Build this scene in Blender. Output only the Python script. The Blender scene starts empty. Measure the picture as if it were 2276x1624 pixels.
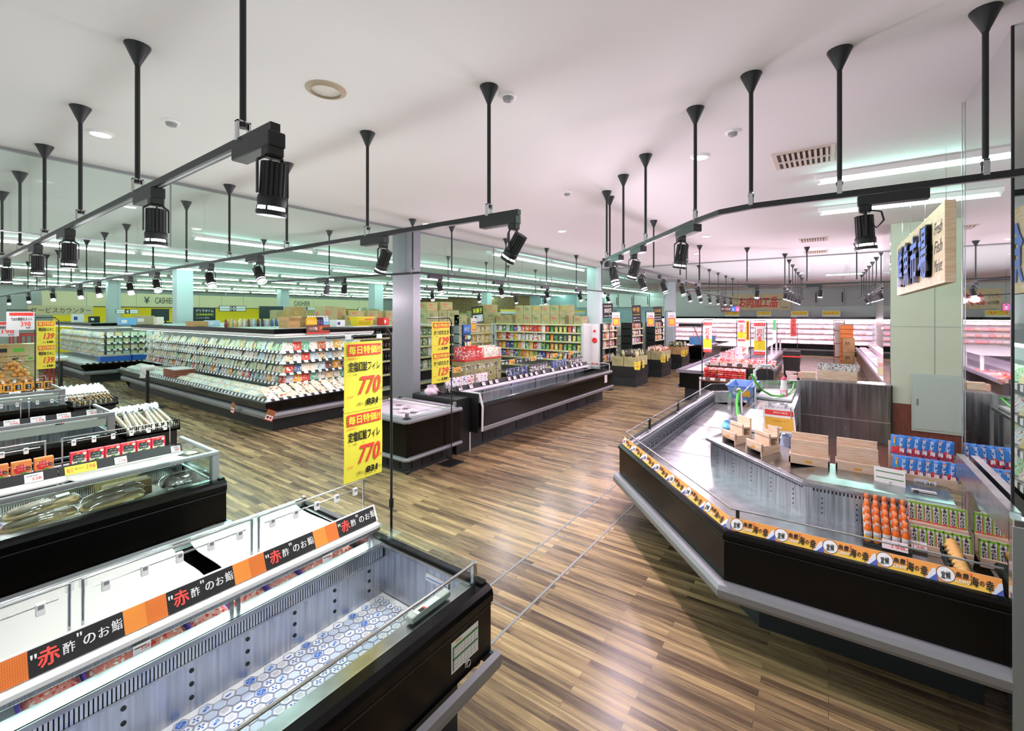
import bpy, bmesh, math, random
from mathutils import Vector, Matrix
rnd = random.Random(7)
C = bpy.context.scene.collection
PI = math.pi

# ------------------------------------------------------------------ camera, world, exposure
YAW = 0.61885                       # viewing direction, measured from the X axis of the shop
F_PX, HORIZON, EYE = 987.5, 699.4, 2.25
cam_d = bpy.data.cameras.new('camera'); cam = bpy.data.objects.new('camera', cam_d); C.objects.link(cam)
cam.location = (0, 0, EYE); cam.rotation_euler = (PI/2, 0, YAW - PI/2)
cam_d.sensor_width = 36; cam_d.lens = F_PX/2276*36; cam_d.shift_y = -(812-HORIZON)/2276
cam_d.clip_start = .05; cam_d.clip_end = 200
sc = bpy.context.scene; sc.camera = cam
sc.view_settings.view_transform = 'Standard'; sc.view_settings.look = 'None'
sc.view_settings.exposure = 0.3; sc.view_settings.gamma = 1; sc.view_settings.use_curve_mapping = False
w = bpy.data.worlds.new('world'); sc.world = w; w.use_nodes = True
w.node_tree.nodes['Background'].inputs[0].default_value = (.93, .97, 1, 1)
w.node_tree.nodes['Background'].inputs[1].default_value = 0.8
sc.cycles.max_bounces = 6; sc.cycles.diffuse_bounces = 3; sc.cycles.glossy_bounces = 4
sc.cycles.transmission_bounces = 4; sc.cycles.transparent_max_bounces = 12
sc.cycles.caustics_reflective = False; sc.cycles.caustics_refractive = False
sc.cycles.sample_clamp_indirect = 4.0; sc.cycles.blur_glossy = 0.5

# ------------------------------------------------------------------ colours and materials
def L(c):
    c /= 255.0
    return c/12.92 if c <= .04045 else ((c+.055)/1.055)**2.4
def rgb(r, g, b): return (L(r), L(g), L(b), 1)
def hx(h): return rgb(int(h[0:2], 16), int(h[2:4], 16), int(h[4:6], 16))
M = {}
def mat(name, col, rough=.5, metal=0, emit=0, spec=.5, coat=0):
    if name in M: return M[name]
    m = bpy.data.materials.new(name); m.use_nodes = True; M[name] = m
    p = m.node_tree.nodes['Principled BSDF']
    c = hx(col) if isinstance(col, str) else col
    p.inputs['Base Color'].default_value = c; p.inputs['Roughness'].default_value = rough
    p.inputs['Metallic'].default_value = metal; p.inputs['Specular IOR Level'].default_value = spec
    if coat: p.inputs['Coat Weight'].default_value = coat; p.inputs['Coat Roughness'].default_value = .08
    if emit:
        p.inputs['Emission Color'].default_value = c; p.inputs['Emission Strength'].default_value = emit
    m.diffuse_color = c
    return m
def nodes(m): return m.node_tree.nodes, m.node_tree.links, m.node_tree.nodes['Principled BSDF']
def N(m, t, **kw):
    n = m.node_tree.nodes.new(t)
    for k, v in kw.items():
        if k.startswith('i_'): n.inputs[k[2:].replace('_', ' ')].default_value = v
        else: setattr(n, k, v)
    return n
def ramp(m, cols, pos=None, interp='CONSTANT'):
    r = N(m, 'ShaderNodeValToRGB'); r.color_ramp.interpolation = interp
    e = r.color_ramp.elements; n = len(cols)
    while len(e) < n: e.new(1)
    for i, c in enumerate(cols):
        e[i].position = pos[i] if pos else (i/n if interp == 'CONSTANT' else i/max(1, n-1))
        e[i].color = hx(c) if isinstance(c, str) else c
    return r
def glass(name, tint=(.93, .98, .96, 1), refl=.12, rough=.02):
    m = bpy.data.materials.new(name); m.use_nodes = True; M[name] = m
    t = m.node_tree; t.nodes.clear()
    out = t.nodes.new('ShaderNodeOutputMaterial'); mx = t.nodes.new('ShaderNodeMixShader')
    tr = t.nodes.new('ShaderNodeBsdfTransparent'); gl = t.nodes.new('ShaderNodeBsdfGlossy')
    lw = t.nodes.new('ShaderNodeLayerWeight'); pw = t.nodes.new('ShaderNodeMath'); pw.operation = 'POWER'; pw.inputs[1].default_value = 3.5
    ml = t.nodes.new('ShaderNodeMath'); ml.operation = 'MULTIPLY_ADD'; ml.inputs[1].default_value = .55; ml.inputs[2].default_value = refl*.35
    t.links.new(lw.outputs['Facing'], pw.inputs[0]); t.links.new(pw.outputs[0], ml.inputs[0])
    tr.inputs[0].default_value = tint; gl.inputs['Roughness'].default_value = rough
    t.links.new(ml.outputs[0], mx.inputs[0]); t.links.new(tr.outputs[0], mx.inputs[1]); t.links.new(gl.outputs[0], mx.inputs[2])
    t.links.new(mx.outputs[0], out.inputs[0])
    return m
def noisecol(m, a, b, scale=(1, 1, 1), ns=5, coord='Object', detail=3, lo=.35, hi=.65):
    """base colour of m varies between a and b with a stretched noise"""
    nd, lk, p = nodes(m)
    tc = N(m, 'ShaderNodeTexCoord'); mp = N(m, 'ShaderNodeMapping'); mp.inputs['Scale'].default_value = scale
    no = N(m, 'ShaderNodeTexNoise', i_Scale=ns, i_Detail=detail)
    r = ramp(m, [a, b], [lo, hi], 'LINEAR')
    lk.new(tc.outputs[coord], mp.inputs[0]); lk.new(mp.outputs[0], no.inputs['Vector']); lk.new(no.outputs[0], r.inputs[0])
    lk.new(r.outputs[0], p.inputs['Base Color'])
    return m
def steel(name, col, rough, scale=(1, 1, 40), var=.12):
    m = mat(name, col, rough, 1)
    nd, lk, p = nodes(m)
    tc = N(m, 'ShaderNodeTexCoord'); mp = N(m, 'ShaderNodeMapping'); mp.inputs['Scale'].default_value = scale
    no = N(m, 'ShaderNodeTexNoise', i_Scale=6, i_Detail=4)
    mr = N(m, 'ShaderNodeMapRange'); mr.inputs[3].default_value = rough-var; mr.inputs[4].default_value = rough+var
    lk.new(tc.outputs['Object'], mp.inputs[0]); lk.new(mp.outputs[0], no.inputs['Vector']); lk.new(no.outputs[0], mr.inputs[0])
    lk.new(mr.outputs[0], p.inputs['Roughness'])
    a = hx(col); cr = ramp(m, [tuple(q*.62 for q in a[:3])+(1,), tuple(min(1, q*1.15) for q in a[:3])+(1,)], [.3, .7], 'LINEAR'); lk.new(no.outputs[0], cr.inputs[0]); lk.new(cr.outputs[0], p.inputs['Base Color'])
    return m
def printed(name, cols, white=.35, scale=9, rough=.35, seed_noise=True, accents=None):
    """packaging print: each copy takes its own colour; a blocky pattern of pale and dark patches lies on it"""
    m = mat(name, cols[0], rough); nd, lk, p = nodes(m)
    oi = N(m, 'ShaderNodeObjectInfo'); r = ramp(m, cols)
    lk.new(oi.outputs['Random'], r.inputs[0])
    tc = N(m, 'ShaderNodeTexCoord'); no = N(m, 'ShaderNodeTexNoise', i_Scale=scale*1.9, i_Detail=3)
    no.noise_dimensions = '4D'
    mul = N(m, 'ShaderNodeMath', operation='MULTIPLY'); mul.inputs[1].default_value = 50
    lk.new(oi.outputs['Random'], mul.inputs[0]); lk.new(mul.outputs[0], no.inputs['W'])
    lk.new(tc.outputs['Object'], no.inputs['Vector'])
    sz = N(m, 'ShaderNodeSeparateXYZ'); lk.new(tc.outputs['Generated'], sz.inputs[0])      # print sits in the middle band of the pack, plain colour at top and foot
    b1 = N(m, 'ShaderNodeMath', operation='COMPARE'); b1.inputs[1].default_value = .5; b1.inputs[2].default_value = .27; lk.new(sz.outputs[2], b1.inputs[0])
    st = N(m, 'ShaderNodeMath', operation='GREATER_THAN'); st.inputs[1].default_value = .66-white*.25
    lk.new(no.outputs[0], st.inputs[0]); st0 = st; st = N(m, 'ShaderNodeMath', operation='MULTIPLY'); lk.new(st0.outputs[0], st.inputs[0]); lk.new(b1.outputs[0], st.inputs[1])
    mx = N(m, 'ShaderNodeMix', data_type='RGBA'); mx.inputs['B'].default_value = hx('f4f2ec')
    lk.new(st.outputs[0], mx.inputs['Factor']); lk.new(r.outputs[0], mx.inputs['A'])
    if accents:
        oi2 = N(m, 'ShaderNodeMath', operation='FRACT'); m2 = N(m, 'ShaderNodeMath', operation='MULTIPLY'); m2.inputs[1].default_value = 7.31
        lk.new(oi.outputs['Random'], m2.inputs[0]); lk.new(m2.outputs[0], oi2.inputs[0])
        r2 = ramp(m, accents); lk.new(oi2.outputs[0], r2.inputs[0])
        st2 = N(m, 'ShaderNodeMath', operation='LESS_THAN'); st2.inputs[1].default_value = .42
        lk.new(no.outputs[0], st2.inputs[0])
        mx2 = N(m, 'ShaderNodeMix', data_type='RGBA')
        lk.new(st2.outputs[0], mx2.inputs['Factor']); lk.new(mx.outputs['Result'], mx2.inputs['A']); lk.new(r2.outputs[0], mx2.inputs['B'])
        lk.new(mx2.outputs['Result'], p.inputs['Base Color'])
    else: lk.new(mx.outputs['Result'], p.inputs['Base Color'])
    return m

# ------------------------------------------------------------------ lettering
_txt = {}
def text_geo(s, bold=0.0, shear=0.0):
    """vertices (2D) and triangles of a line of lettering with unit height, starting at x=0"""
    k = (s, bold, shear)
    if k in _txt: return _txt[k]
    cu = bpy.data.curves.new('lettering', 'FONT'); cu.body = s; cu.resolution_u = 2; cu.offset = bold; cu.shear = shear
    o = bpy.data.objects.new('lettering', cu); C.objects.link(o)
    dg = bpy.context.evaluated_depsgraph_get(); me = bpy.data.meshes.new_from_object(o.evaluated_get(dg))
    v = [(p.co.x, p.co.y) for p in me.vertices]; f = [tuple(p.vertices) for p in me.polygons]
    bpy.data.objects.remove(o); bpy.data.curves.remove(cu); bpy.data.meshes.remove(me)
    if v:
        x0 = min(p[0] for p in v); x1 = max(p[0] for p in v); y0 = min(p[1] for p in v); y1 = max(p[1] for p in v)
        v = [(a-x0, b-y0) for a, b in v]; dim = (x1-x0, y1-y0)
    else: dim = (1, 1)
    _txt[k] = (v, f, dim)
    return _txt[k]

# ------------------------------------------------------------------ mesh builder
class MB:
    def __init__(s): s.v = []; s.f = []; s.mi = []; s.m = []; s.sm = []
    def _m(s, m):
        if m not in s.m: s.m.append(m)
        return s.m.index(m)
    def face(s, pts, m, smooth=False):
        b = len(s.v); s.v += [tuple(p) for p in pts]; s.f.append(tuple(range(b, b+len(pts)))); s.mi.append(s._m(m)); s.sm.append(smooth); return s
    def mesh(s, vs, fs, m, smooth=False):
        b = len(s.v); s.v += [tuple(p) for p in vs]; k = s._m(m)
        for f in fs: s.f.append(tuple(i+b for i in f)); s.mi.append(k); s.sm.append(smooth)
        return s
    def box(s, x0, y0, z0, x1, y1, z1, m, bev=0):
        if bev:
            bv = bev; X = (x0, x1); Y = (y0, y1)
            ring = lambda i, z: [(x0+bv, y0+i, z), (x1-bv, y0+i, z), (x1-i, y0+bv, z), (x1-i, y1-bv, z), (x1-bv, y1-i, z), (x0+bv, y1-i, z), (x0+i, y1-bv, z), (x0+i, y0+bv, z)]
            vs = ring(bv*.9, z0)+ring(0, z0+bv)+ring(0, z1-bv)+ring(bv*.9, z1)
            fs = [tuple(reversed(range(8))), tuple(range(24, 32))]
            for r in range(3):
                for i in range(8): fs.append((r*8+i, r*8+(i+1) % 8, (r+1)*8+(i+1) % 8, (r+1)*8+i))
            return s.mesh(vs, fs, m)
        vs = [(x0, y0, z0), (x1, y0, z0), (x1, y1, z0), (x0, y1, z0), (x0, y0, z1), (x1, y0, z1), (x1, y1, z1), (x0, y1, z1)]
        return s.mesh(vs, [(3, 2, 1, 0), (4, 5, 6, 7), (0, 1, 5, 4), (1, 2, 6, 5), (2, 3, 7, 6), (3, 0, 4, 7)], m)
    def prism(s, poly, axis, lo, hi, m, smooth=False, caps=True):
        """poly of (a,b) swept along axis: 'x' -> (a,b)=(y,z), 'y' -> (x,z), 'z' -> (x,y)"""
        P = {'x': lambda a, b, t: (t, a, b), 'y': lambda a, b, t: (a, t, b), 'z': lambda a, b, t: (a, b, t)}[axis]
        n = len(poly); vs = [P(a, b, lo) for a, b in poly]+[P(a, b, hi) for a, b in poly]
        fs = [(i, (i+1) % n, n+(i+1) % n, n+i) for i in range(n)]
        s.mesh(vs, fs, m, smooth)
        if caps: s.mesh(vs, [tuple(reversed(range(n))), tuple(range(n, 2*n))], m)
        return s
    def sweep(s, path, prof, m, closed=False, smooth=False, caps=True):
        """prof [(offset to the right of travel, z)] swept along a plan path [(x,y)] with mitred corners"""
        n = len(path); rows = []
        for i in range(n):
            p = Vector(path[i])
            a = (p-Vector(path[i-1])).normalized() if (i > 0 or closed) else None
            b = (Vector(path[(i+1) % n])-p).normalized() if (i < n-1 or closed) else None
            if a is None: a = b
            if b is None: b = a
            na = Vector((a.y, -a.x)); nb = Vector((b.y, -b.x)); nn = na+nb
            nn = nn/max(.2, nn.dot(na)) if nn.length > 1e-6 else na
            rows.append([(p.x+nn.x*o, p.y+nn.y*o, z) for o, z in prof])
        k = len(prof); vs = [q for r in rows for q in r]; fs = []
        for i in range(n if closed else n-1):
            j = (i+1) % n
            for t in range(k-1): fs.append((i*k+t, j*k+t, j*k+t+1, i*k+t+1))
        s.mesh(vs, fs, m, smooth)
        if caps and not closed and k > 2: s.mesh(vs, [tuple(range(k)), tuple(reversed(range((n-1)*k, n*k)))], m)
        return s
    def tube(s, pts, r, m, n=8, closed=False, caps=True):
        pts = [Vector(p) for p in pts]; vs = []; fs = []; N_ = len(pts); up0 = None
        for i, p in enumerate(pts):
            if closed: d = pts[(i+1) % N_]-pts[i-1]
            else: d = pts[min(i+1, N_-1)]-pts[max(i-1, 0)]
            d.normalize()
            ref = Vector((0, 0, 1)) if abs(d.z) < .95 else Vector((1, 0, 0))
            if up0 is not None:
                u = up0-d*up0.dot(d)
                u = u.normalized() if u.length > 1e-4 else d.cross(ref).normalized()
            else: u = d.cross(ref).normalized()
            up0 = u; v = d.cross(u); rr = r[i] if isinstance(r, (list, tuple)) else r
            for k in range(n): a = 2*PI*k/n; vs.append(p+u*math.cos(a)*rr+v*math.sin(a)*rr)
        for i in range(N_ if closed else N_-1):
            j = (i+1) % N_
            for k in range(n): fs.append((i*n+k, i*n+(k+1) % n, j*n+(k+1) % n, j*n+k))
        s.mesh(vs, fs, m, n > 5)
        if caps and not closed: s.mesh(vs, [tuple(reversed(range(n))), tuple(range((N_-1)*n, N_*n))], m)
        return s
    def lathe(s, prof, m, n=16, c=(0, 0, 0), smooth=True, caps=True):
        vs = []; fs = []; k = len(prof)
        for r, z in prof:
            for i in range(n): a = 2*PI*i/n; vs.append((c[0]+r*math.cos(a), c[1]+r*math.sin(a), c[2]+z))
        for j in range(k-1):
            for i in range(n): fs.append((j*n+i, j*n+(i+1) % n, (j+1)*n+(i+1) % n, (j+1)*n+i))
        s.mesh(vs, fs, m, smooth)
        if caps: s.mesh(vs, [tuple(reversed(range(n))), tuple(range((k-1)*n, k*n))], m)
        return s
    def grid(s, fn, nu, nv, m, smooth=True):
        vs = [fn(i/nu, j/nv) for j in range(nv+1) for i in range(nu+1)]
        fs = [(j*(nu+1)+i, j*(nu+1)+i+1, (j+1)*(nu+1)+i+1, (j+1)*(nu+1)+i) for j in range(nv) for i in range(nu)]
        return s.mesh(vs, fs, m, smooth)
    def text(s, t, o, ux, uy, h, m, w=None, bold=0, shear=0, al='l', off=.0015, maxw=None):
        """a line of lettering of height h with its lower left (or centre) at o, running along ux with its top towards uy"""
        v, f, (dw, dh) = text_geo(t, 0, shear); ux = Vector(ux).normalized(); uy = Vector(uy).normalized(); nz = ux.cross(uy)
        sy = h/dh; sx = (w/dw) if w else sy
        if maxw and dw*sx > maxw: sx = maxw/dw
        W = dw*sx; o = Vector(o)+nz*off
        if al == 'c': o = o-ux*W/2
        if al == 'r': o = o-ux*W
        sh = ((0, 0),) if bold < .01 else ((-1, 0), (1, 0), (0, 0), (0, 1), (0, -1)) if bold > .025 else ((-.7, 0), (.7, 0))
        for i, (p, q) in enumerate(sh):
            oo = o+ux*(p*bold*.9*sx)+uy*(q*bold*.7*sy)+nz*(i*.00012); s.mesh([oo+ux*(a*sx)+uy*(b*sy) for a, b in v], f, m)
        return s
    def add(s, other, fn=lambda p: p):
        b = len(s.v); s.v += [tuple(fn(Vector(p))) for p in other.v]
        for f, k, sm in zip(other.f, other.mi, other.sm): s.f.append(tuple(i+b for i in f)); s.mi.append(s._m(other.m[k])); s.sm.append(sm)
        return s
    def build(s, name, parent=None, world=True, base=None):
        me = bpy.data.meshes.new(name)
        off = Vector((0, 0, 0))
        if world:
            q = parent
            while q is not None: off += q.location; q = q.parent
        if base is not None: off += Vector(base)
        me.from_pydata([(x-off.x, y-off.y, z-off.z) for x, y, z in s.v], [], s.f)
        for m in s.m: me.materials.append(m)
        me.polygons.foreach_set('material_index', s.mi); me.polygons.foreach_set('use_smooth', s.sm)
        me.update()
        o = bpy.data.objects.new(name, me); C.objects.link(o)
        if base is not None and parent is None: o.location = base
        elif base is not None: o.location = base
        if parent is not None: o.parent = parent
        return o
def fix(o):
    """outward normals"""
    bm = bmesh.new(); bm.from_mesh(o.data); bmesh.ops.recalc_face_normals(bm, faces=bm.faces); bm.to_mesh(o.data); bm.free(); return o
def rot_z(a, o=(0, 0, 0)):
    ca, sa = math.cos(a), math.sin(a)
    return lambda p: Vector((o[0]+p.x*ca-p.y*sa, o[1]+p.x*sa+p.y*ca, o[2]+p.z))
def tag(o, label=None, cat=None, group=None, kind=None):
    if label: o['label'] = label
    if cat: o['category'] = cat
    if group: o['group'] = group
    if kind: o['kind'] = kind
    return o
def thing(name, label, cat, loc=(0, 0, 0), group=None, rz=0):
    o = bpy.data.objects.new(name, None); C.objects.link(o); o.location = loc; o.rotation_euler = (0, 0, rz); o.empty_display_size = .1
    return tag(o, label, cat, group)
def kids(o): return [c for c in bpy.data.objects if c.parent is o]
_kid = {}
def dup(o, loc=None, rz=None, label=None, group=None, parent=None, rot=None, scale=None):
    r = o.copy(); C.objects.link(r)
    if parent is not None: r.parent = parent
    if loc is not None: r.location = loc
    if rz is not None: r.rotation_euler = (0, 0, rz)
    if rot is not None: r.rotation_euler = rot
    if scale is not None: r.scale = scale if isinstance(scale, tuple) else (scale,)*3
    if label: r['label'] = label
    if group: r['group'] = group
    ch = _kid.get(o.name)
    if ch is None: ch = _kid[o.name] = list(o.children)
    for c in ch: dup(c, parent=r)
    return r
ORD = 'first second third fourth fifth sixth seventh eighth ninth tenth eleventh twelfth thirteenth fourteenth fifteenth sixteenth seventeenth eighteenth nineteenth twentieth twenty-first twenty-second twenty-third twenty-fourth'.split()
def struct(name, mb): return tag(mb.build(name), kind='structure')
# ================================================================== materials
WHITE = mat('white_paint', 'e6e8e2', .6); BLACK = mat('black_gloss', '080808', .2, spec=.22); BLK = mat('black_matt', '111312', .55)
BLK2 = mat('black_metal', '14181a', .4, 0); CHAR = mat('charcoal_kick', '202629', .5); ALU = steel('aluminium', 'b9bcc0', .38, (40, 1, 1))
GREY = mat('grey_trim', '8f9394', .45, .3); BUMP = mat('bumper_grey', '8b8c90', .4, .25); CHROME = mat('chrome', 'dfe3e6', .12, 1)
STEEL = steel('brushed_steel', 'd8dce4', .33, (9, 9, .35)); STEELX = steel('brushed_steel_long', 'c4c6ca', .25, (1, 1, 1), .05); STEELD = steel('brushed_steel_dark', 'a2a2a4', .24, (4, 4, .2), .1); COVER = mat('night_cover', 'bcbeb9', .8)
LAMP = mat('lamp_glow', 'f4f6ff', .5, emit=14); TUBE = mat('tube_glow', rgb(196, 255, 240), .5, emit=30); DOWN = mat('downlight_glow', rgb(225, 255, 250), .5, emit=3.0)
CASEGLOW = mat('case_lamp_glow', rgb(225, 255, 248), .5, emit=4); DECKGLOW = mat('deck_lamp_glow', rgb(222, 255, 246), .5, emit=9); BINGLOW = mat('bin_fill_glow', rgb(235, 255, 250), .5, emit=14); PINKGLOW = mat('meat_lamp_glow', rgb(255, 226, 250), .5, emit=6)
WHT = mat('white_plastic', 'f3f3f1', .45); PAPER = mat('paper', 'f6f5f2', .7); YEL = mat('yellow_card', 'f8ee4c', .6); RED = mat('red_ink', 'e63b35', .6)
INK = mat('black_ink', '121212', .6); SOFTRED = mat('price_red', 'f0524a', .6); ORANGE = mat('orange_card', 'f0883a', .6); NAVY = mat('navy_ink', '2b3f9e', .6); GREEN = mat('green_ink', '4a8a54', .6)
LABELW = mat('label_white', 'eeeeee', .55); TAGBLK = mat('price_rail_black', '1b1b1c', .5); BLUE = mat('blue_plastic', '7fa9ee', .4); GOLD = mat('gold_ink', 'e8b23c', .55)
PINE = noisecol(mat('pale_wood', 'e7c9ae', .6), 'dcb795', 'efd9c3', (3, 3, 40), 3); KRAFT = noisecol(mat('kraft_board', 'b9a471', .75), 'a6935f', 'c6b382', (1, 1, 1), 2)
OAK = noisecol(mat('sign_wood', 'e3cfa6', .55), 'd9c294', 'ead9b8', (2, 2, 14), 3); BROWNW = noisecol(mat('wainscot_brown', '7c4334', .55), '6a3529', '8a4c3b', (30, 30, 1.5), 3)
GLASS = glass('clear_glass'); GLASS2 = glass('barrier_glass', (.90, .955, .935, 1), .1); ACRYL = glass('acrylic', (.95, .96, .97, 1), .2)
FILM = glass('film', (.93, .95, .95, 1), .35, .12)
MIRROR = mat('mirror', 'e9eeec', .015, 1); CREAM = mat('cream_panel', 'd8dcc6', .5); WALLW = mat('wall_white', 'd9dedc', .6)

# ================================================================== floor
def floor_mat():
    m = mat('wood_floor', '8a6b48', .32); nd, lk, p = nodes(m)
    tc = N(m, 'ShaderNodeTexCoord'); mp = N(m, 'ShaderNodeMapping'); mp.inputs['Rotation'].default_value = (0, 0, PI/2)
    br = N(m, 'ShaderNodeTexBrick', i_Scale=1.0); br.offset = .37; br.offset_frequency = 2
    br.inputs['Mortar Size'].default_value = .0012; br.inputs['Brick Width'].default_value = .92; br.inputs['Row Height'].default_value = .062; br.inputs['Bias'].default_value = 0
    br.inputs['Color1'].default_value = (0, 0, 0, 1); br.inputs['Color2'].default_value = (1, 1, 1, 1); br.inputs['Mortar'].default_value = (.3, .3, .3, 1)
    lk.new(tc.outputs['Object'], mp.inputs[0]); lk.new(mp.outputs[0], br.inputs['Vector'])
    m2 = N(m, 'ShaderNodeMapping'); m2.inputs['Scale'].default_value = (16, .9, 1); lk.new(tc.outputs['Object'], m2.inputs[0])
    n1 = N(m, 'ShaderNodeTexNoise', i_Scale=1.6, i_Detail=5, i_Roughness=.62); n1.noise_dimensions = '4D'; lk.new(m2.outputs[0], n1.inputs['Vector'])
    sp = N(m, 'ShaderNodeSeparateColor'); lk.new(br.outputs['Color'], sp.inputs[0])
    w4 = N(m, 'ShaderNodeMath', operation='MULTIPLY'); w4.inputs[1].default_value = 9; lk.new(sp.outputs[0], w4.inputs[0]); lk.new(w4.outputs[0], n1.inputs['W'])
    a = N(m, 'ShaderNodeMath', operation='MULTIPLY_ADD'); a.inputs[1].default_value = 1.5; a.inputs[2].default_value = -.48; lk.new(n1.outputs[0], a.inputs[0])
    b = N(m, 'ShaderNodeMath', operation='MULTIPLY_ADD'); b.inputs[1].default_value = .5; lk.new(sp.outputs[0], b.inputs[0]); lk.new(a.outputs[0], b.inputs[2])
    r = ramp(m, ['45362b', '665340', '887154', 'aa8e66', 'c8ad80'], [.05, .3, .5, .72, .95], 'LINEAR'); lk.new(b.outputs[0], r.inputs[0])
    mo = N(m, 'ShaderNodeMix', data_type='RGBA'); mo.inputs['B'].default_value = hx('3a2c20'); lk.new(br.outputs['Fac'], mo.inputs['Factor'])
    lk.new(r.outputs[0], mo.inputs['A']); lk.new(mo.outputs['Result'], p.inputs['Base Color'])
    rr = N(m, 'ShaderNodeMapRange'); rr.inputs[3].default_value = .19; rr.inputs[4].default_value = .36; lk.new(n1.outputs[0], rr.inputs[0]); lk.new(rr.outputs[0], p.inputs['Roughness'])
    return m
FLOORM = floor_mat()
mb = MB(); mb.box(-3, -7, -.1, 36, 42, 0, FLOORM); struct('floor', mb)
TRIMM = mat('trench_edge', '9a9d9e', .45, .6)
# steel edging of the service trench that crosses the floor between the two counters
mb = MB()
for y in (2.29, 1.88): mb.box(1.2, y-.010, -.01, 9.0, y+.010, .0025, TRIMM)
for k in range(13): mb.box(2.15+.602*k-.006, 1.88, -.01, 2.15+.602*k+.006, 2.29, .002, TRIMM)
for k in range(12): mb.lathe([(.014, -.01), (.014, .003)], GREY, 10, (2.53+.602*k, 2.335, 0))
struct('trim_1', mb)
H = 3.8
CEIL = mat('ceiling_white', 'e4e6e5', .8)
mb = MB(); mb.box(-3, -7, H, 36, 42, H+.1, CEIL); struct('ceiling', mb)

# ================================================================== walls far away
TILEW = mat('white_tile', 'dcdfdf', .35); TEALT = mat('teal_tile', 'a3bfc4', .4)
def tilemat(m, c1, c2, mo, bw, rh):
    nd, lk, p = nodes(m); tc = N(m, 'ShaderNodeTexCoord'); mp = N(m, 'ShaderNodeMapping'); mp.inputs['Rotation'].default_value = (PI/2, 0, PI/2)
    br = N(m, 'ShaderNodeTexBrick', i_Scale=1.0); br.inputs['Brick Width'].default_value = bw; br.inputs['Row Height'].default_value = rh; br.inputs['Mortar Size'].default_value = .006; br.offset = 0
    for k, c in (('Color1', c1), ('Color2', c2), ('Mortar', mo)): br.inputs[k].default_value = hx(c)
    sx = N(m, 'ShaderNodeSeparateXYZ'); cb = N(m, 'ShaderNodeCombineXYZ'); ad = N(m, 'ShaderNodeMath', operation='ADD')
    lk.new(tc.outputs['Object'], sx.inputs[0]); lk.new(sx.outputs[0], ad.inputs[0]); lk.new(sx.outputs[1], ad.inputs[1]); lk.new(ad.outputs[0], cb.inputs[0]); lk.new(sx.outputs[2], cb.inputs[1])
    lk.new(cb.outputs[0], br.inputs['Vector']); lk.new(br.outputs[0], p.inputs['Base Color']); return m
tilemat(TILEW, 'dadede', 'e2e5e5', 'b9bebe', .2, .2); tilemat(TEALT, 'a3bcc2', 'abc4c8', '83a0a6', .2, .2)
BRICKW = tilemat(mat('tan_brick', 'a98762', .7), 'b08f69', '97764f', '6e563c', .22, .09)
mb = MB(); mb.box(30.6, -7, 0, 30.8, 9.8, H, WALLW); struct('wall_far', mb)
mb = MB(); mb.box(30.6, 9.8, 0, 30.8, 20, H, TEALT); struct('wall_tiled', mb)
mb = MB(); mb.box(30.6, 20, 0, 30.8, 42, H, BRICKW); struct('wall_brick', mb)
mb = MB(); mb.box(-3, 36, 0, 30.6, 36.2, H, WALLW); struct('wall_cashier', mb)
mb = MB(); mb.box(11.2, -2.2, 0, 30.6, -2.0, H, TILEW); struct('wall_right', mb)

# pillars
PILL = mat('pillar_grey', '8d9097', .45); PILL2 = mat('pillar_pale', 'c9d3d6', .45)
def pillar(n, x0, y0, x1, y1, m=PILL2, skirt=True):
    mb = MB(); mb.box(x0, y0, 0, x1, y1, H, m, .006)
    if skirt: mb.box(x0-.008, y0-.008, 0, x1+.008, y1+.008, .12, CHAR)
    for z in (1.9,): mb.box(x0-.002, y0-.002, z, x1+.002, y1+.002, z+.004, GREY)
    return struct('pillar_%d' % n, mb)
pillar(1, 5.4, 6.0, 5.58, 6.56, PILL)
pillar(2, 13.4, 6.05, 13.62, 6.5, PILL2)
pillar(3, 5.55, 17.6, 6.02, 18.0); pillar(4, 5.85, 26.9, 6.3, 27.3); pillar(5, 21.2, 5.85, 21.55, 6.3); pillar(6, 13.6, 17.8, 14.1, 18.3); pillar(7, 13.8, 27, 14.3, 27.5)
pillar(8, 1.0, 18.6, 1.3, 19.0); pillar(9, 22.5, 18, 23, 18.5)
# hanging smoke barriers of clear glass under the ceiling
for n, (x0, x1) in enumerate(((-3, 1.9), (1.905, 5.4), (5.58, 8.0), (8.005, 10.6), (10.605, 13.4), (13.62, 21.2))):
    mb = MB(); mb.box(x0, 6.2, 3.03, x1, 6.208, H, GLASS2); mb.box(x0, 6.19, 3.022, x1, 6.218, 3.032, ALU); mb.box(x0, 6.185, 3.77, x1, 6.223, H, GREY)
    if n in (0, 1, 2, 3): mb.box(x1-.006, 6.19, 3.03, x1+.002, 6.218, H, GREY)
    struct('glass_partition_%d' % (n+1), mb)
mb = MB(); mb.box(14.0, -2, 3.25, 14.008, 6.2, H, GLASS2); mb.box(13.985, -2, 3.77, 14.023, 6.2, H, GREY); struct('glass_partition_7', mb)

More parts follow.
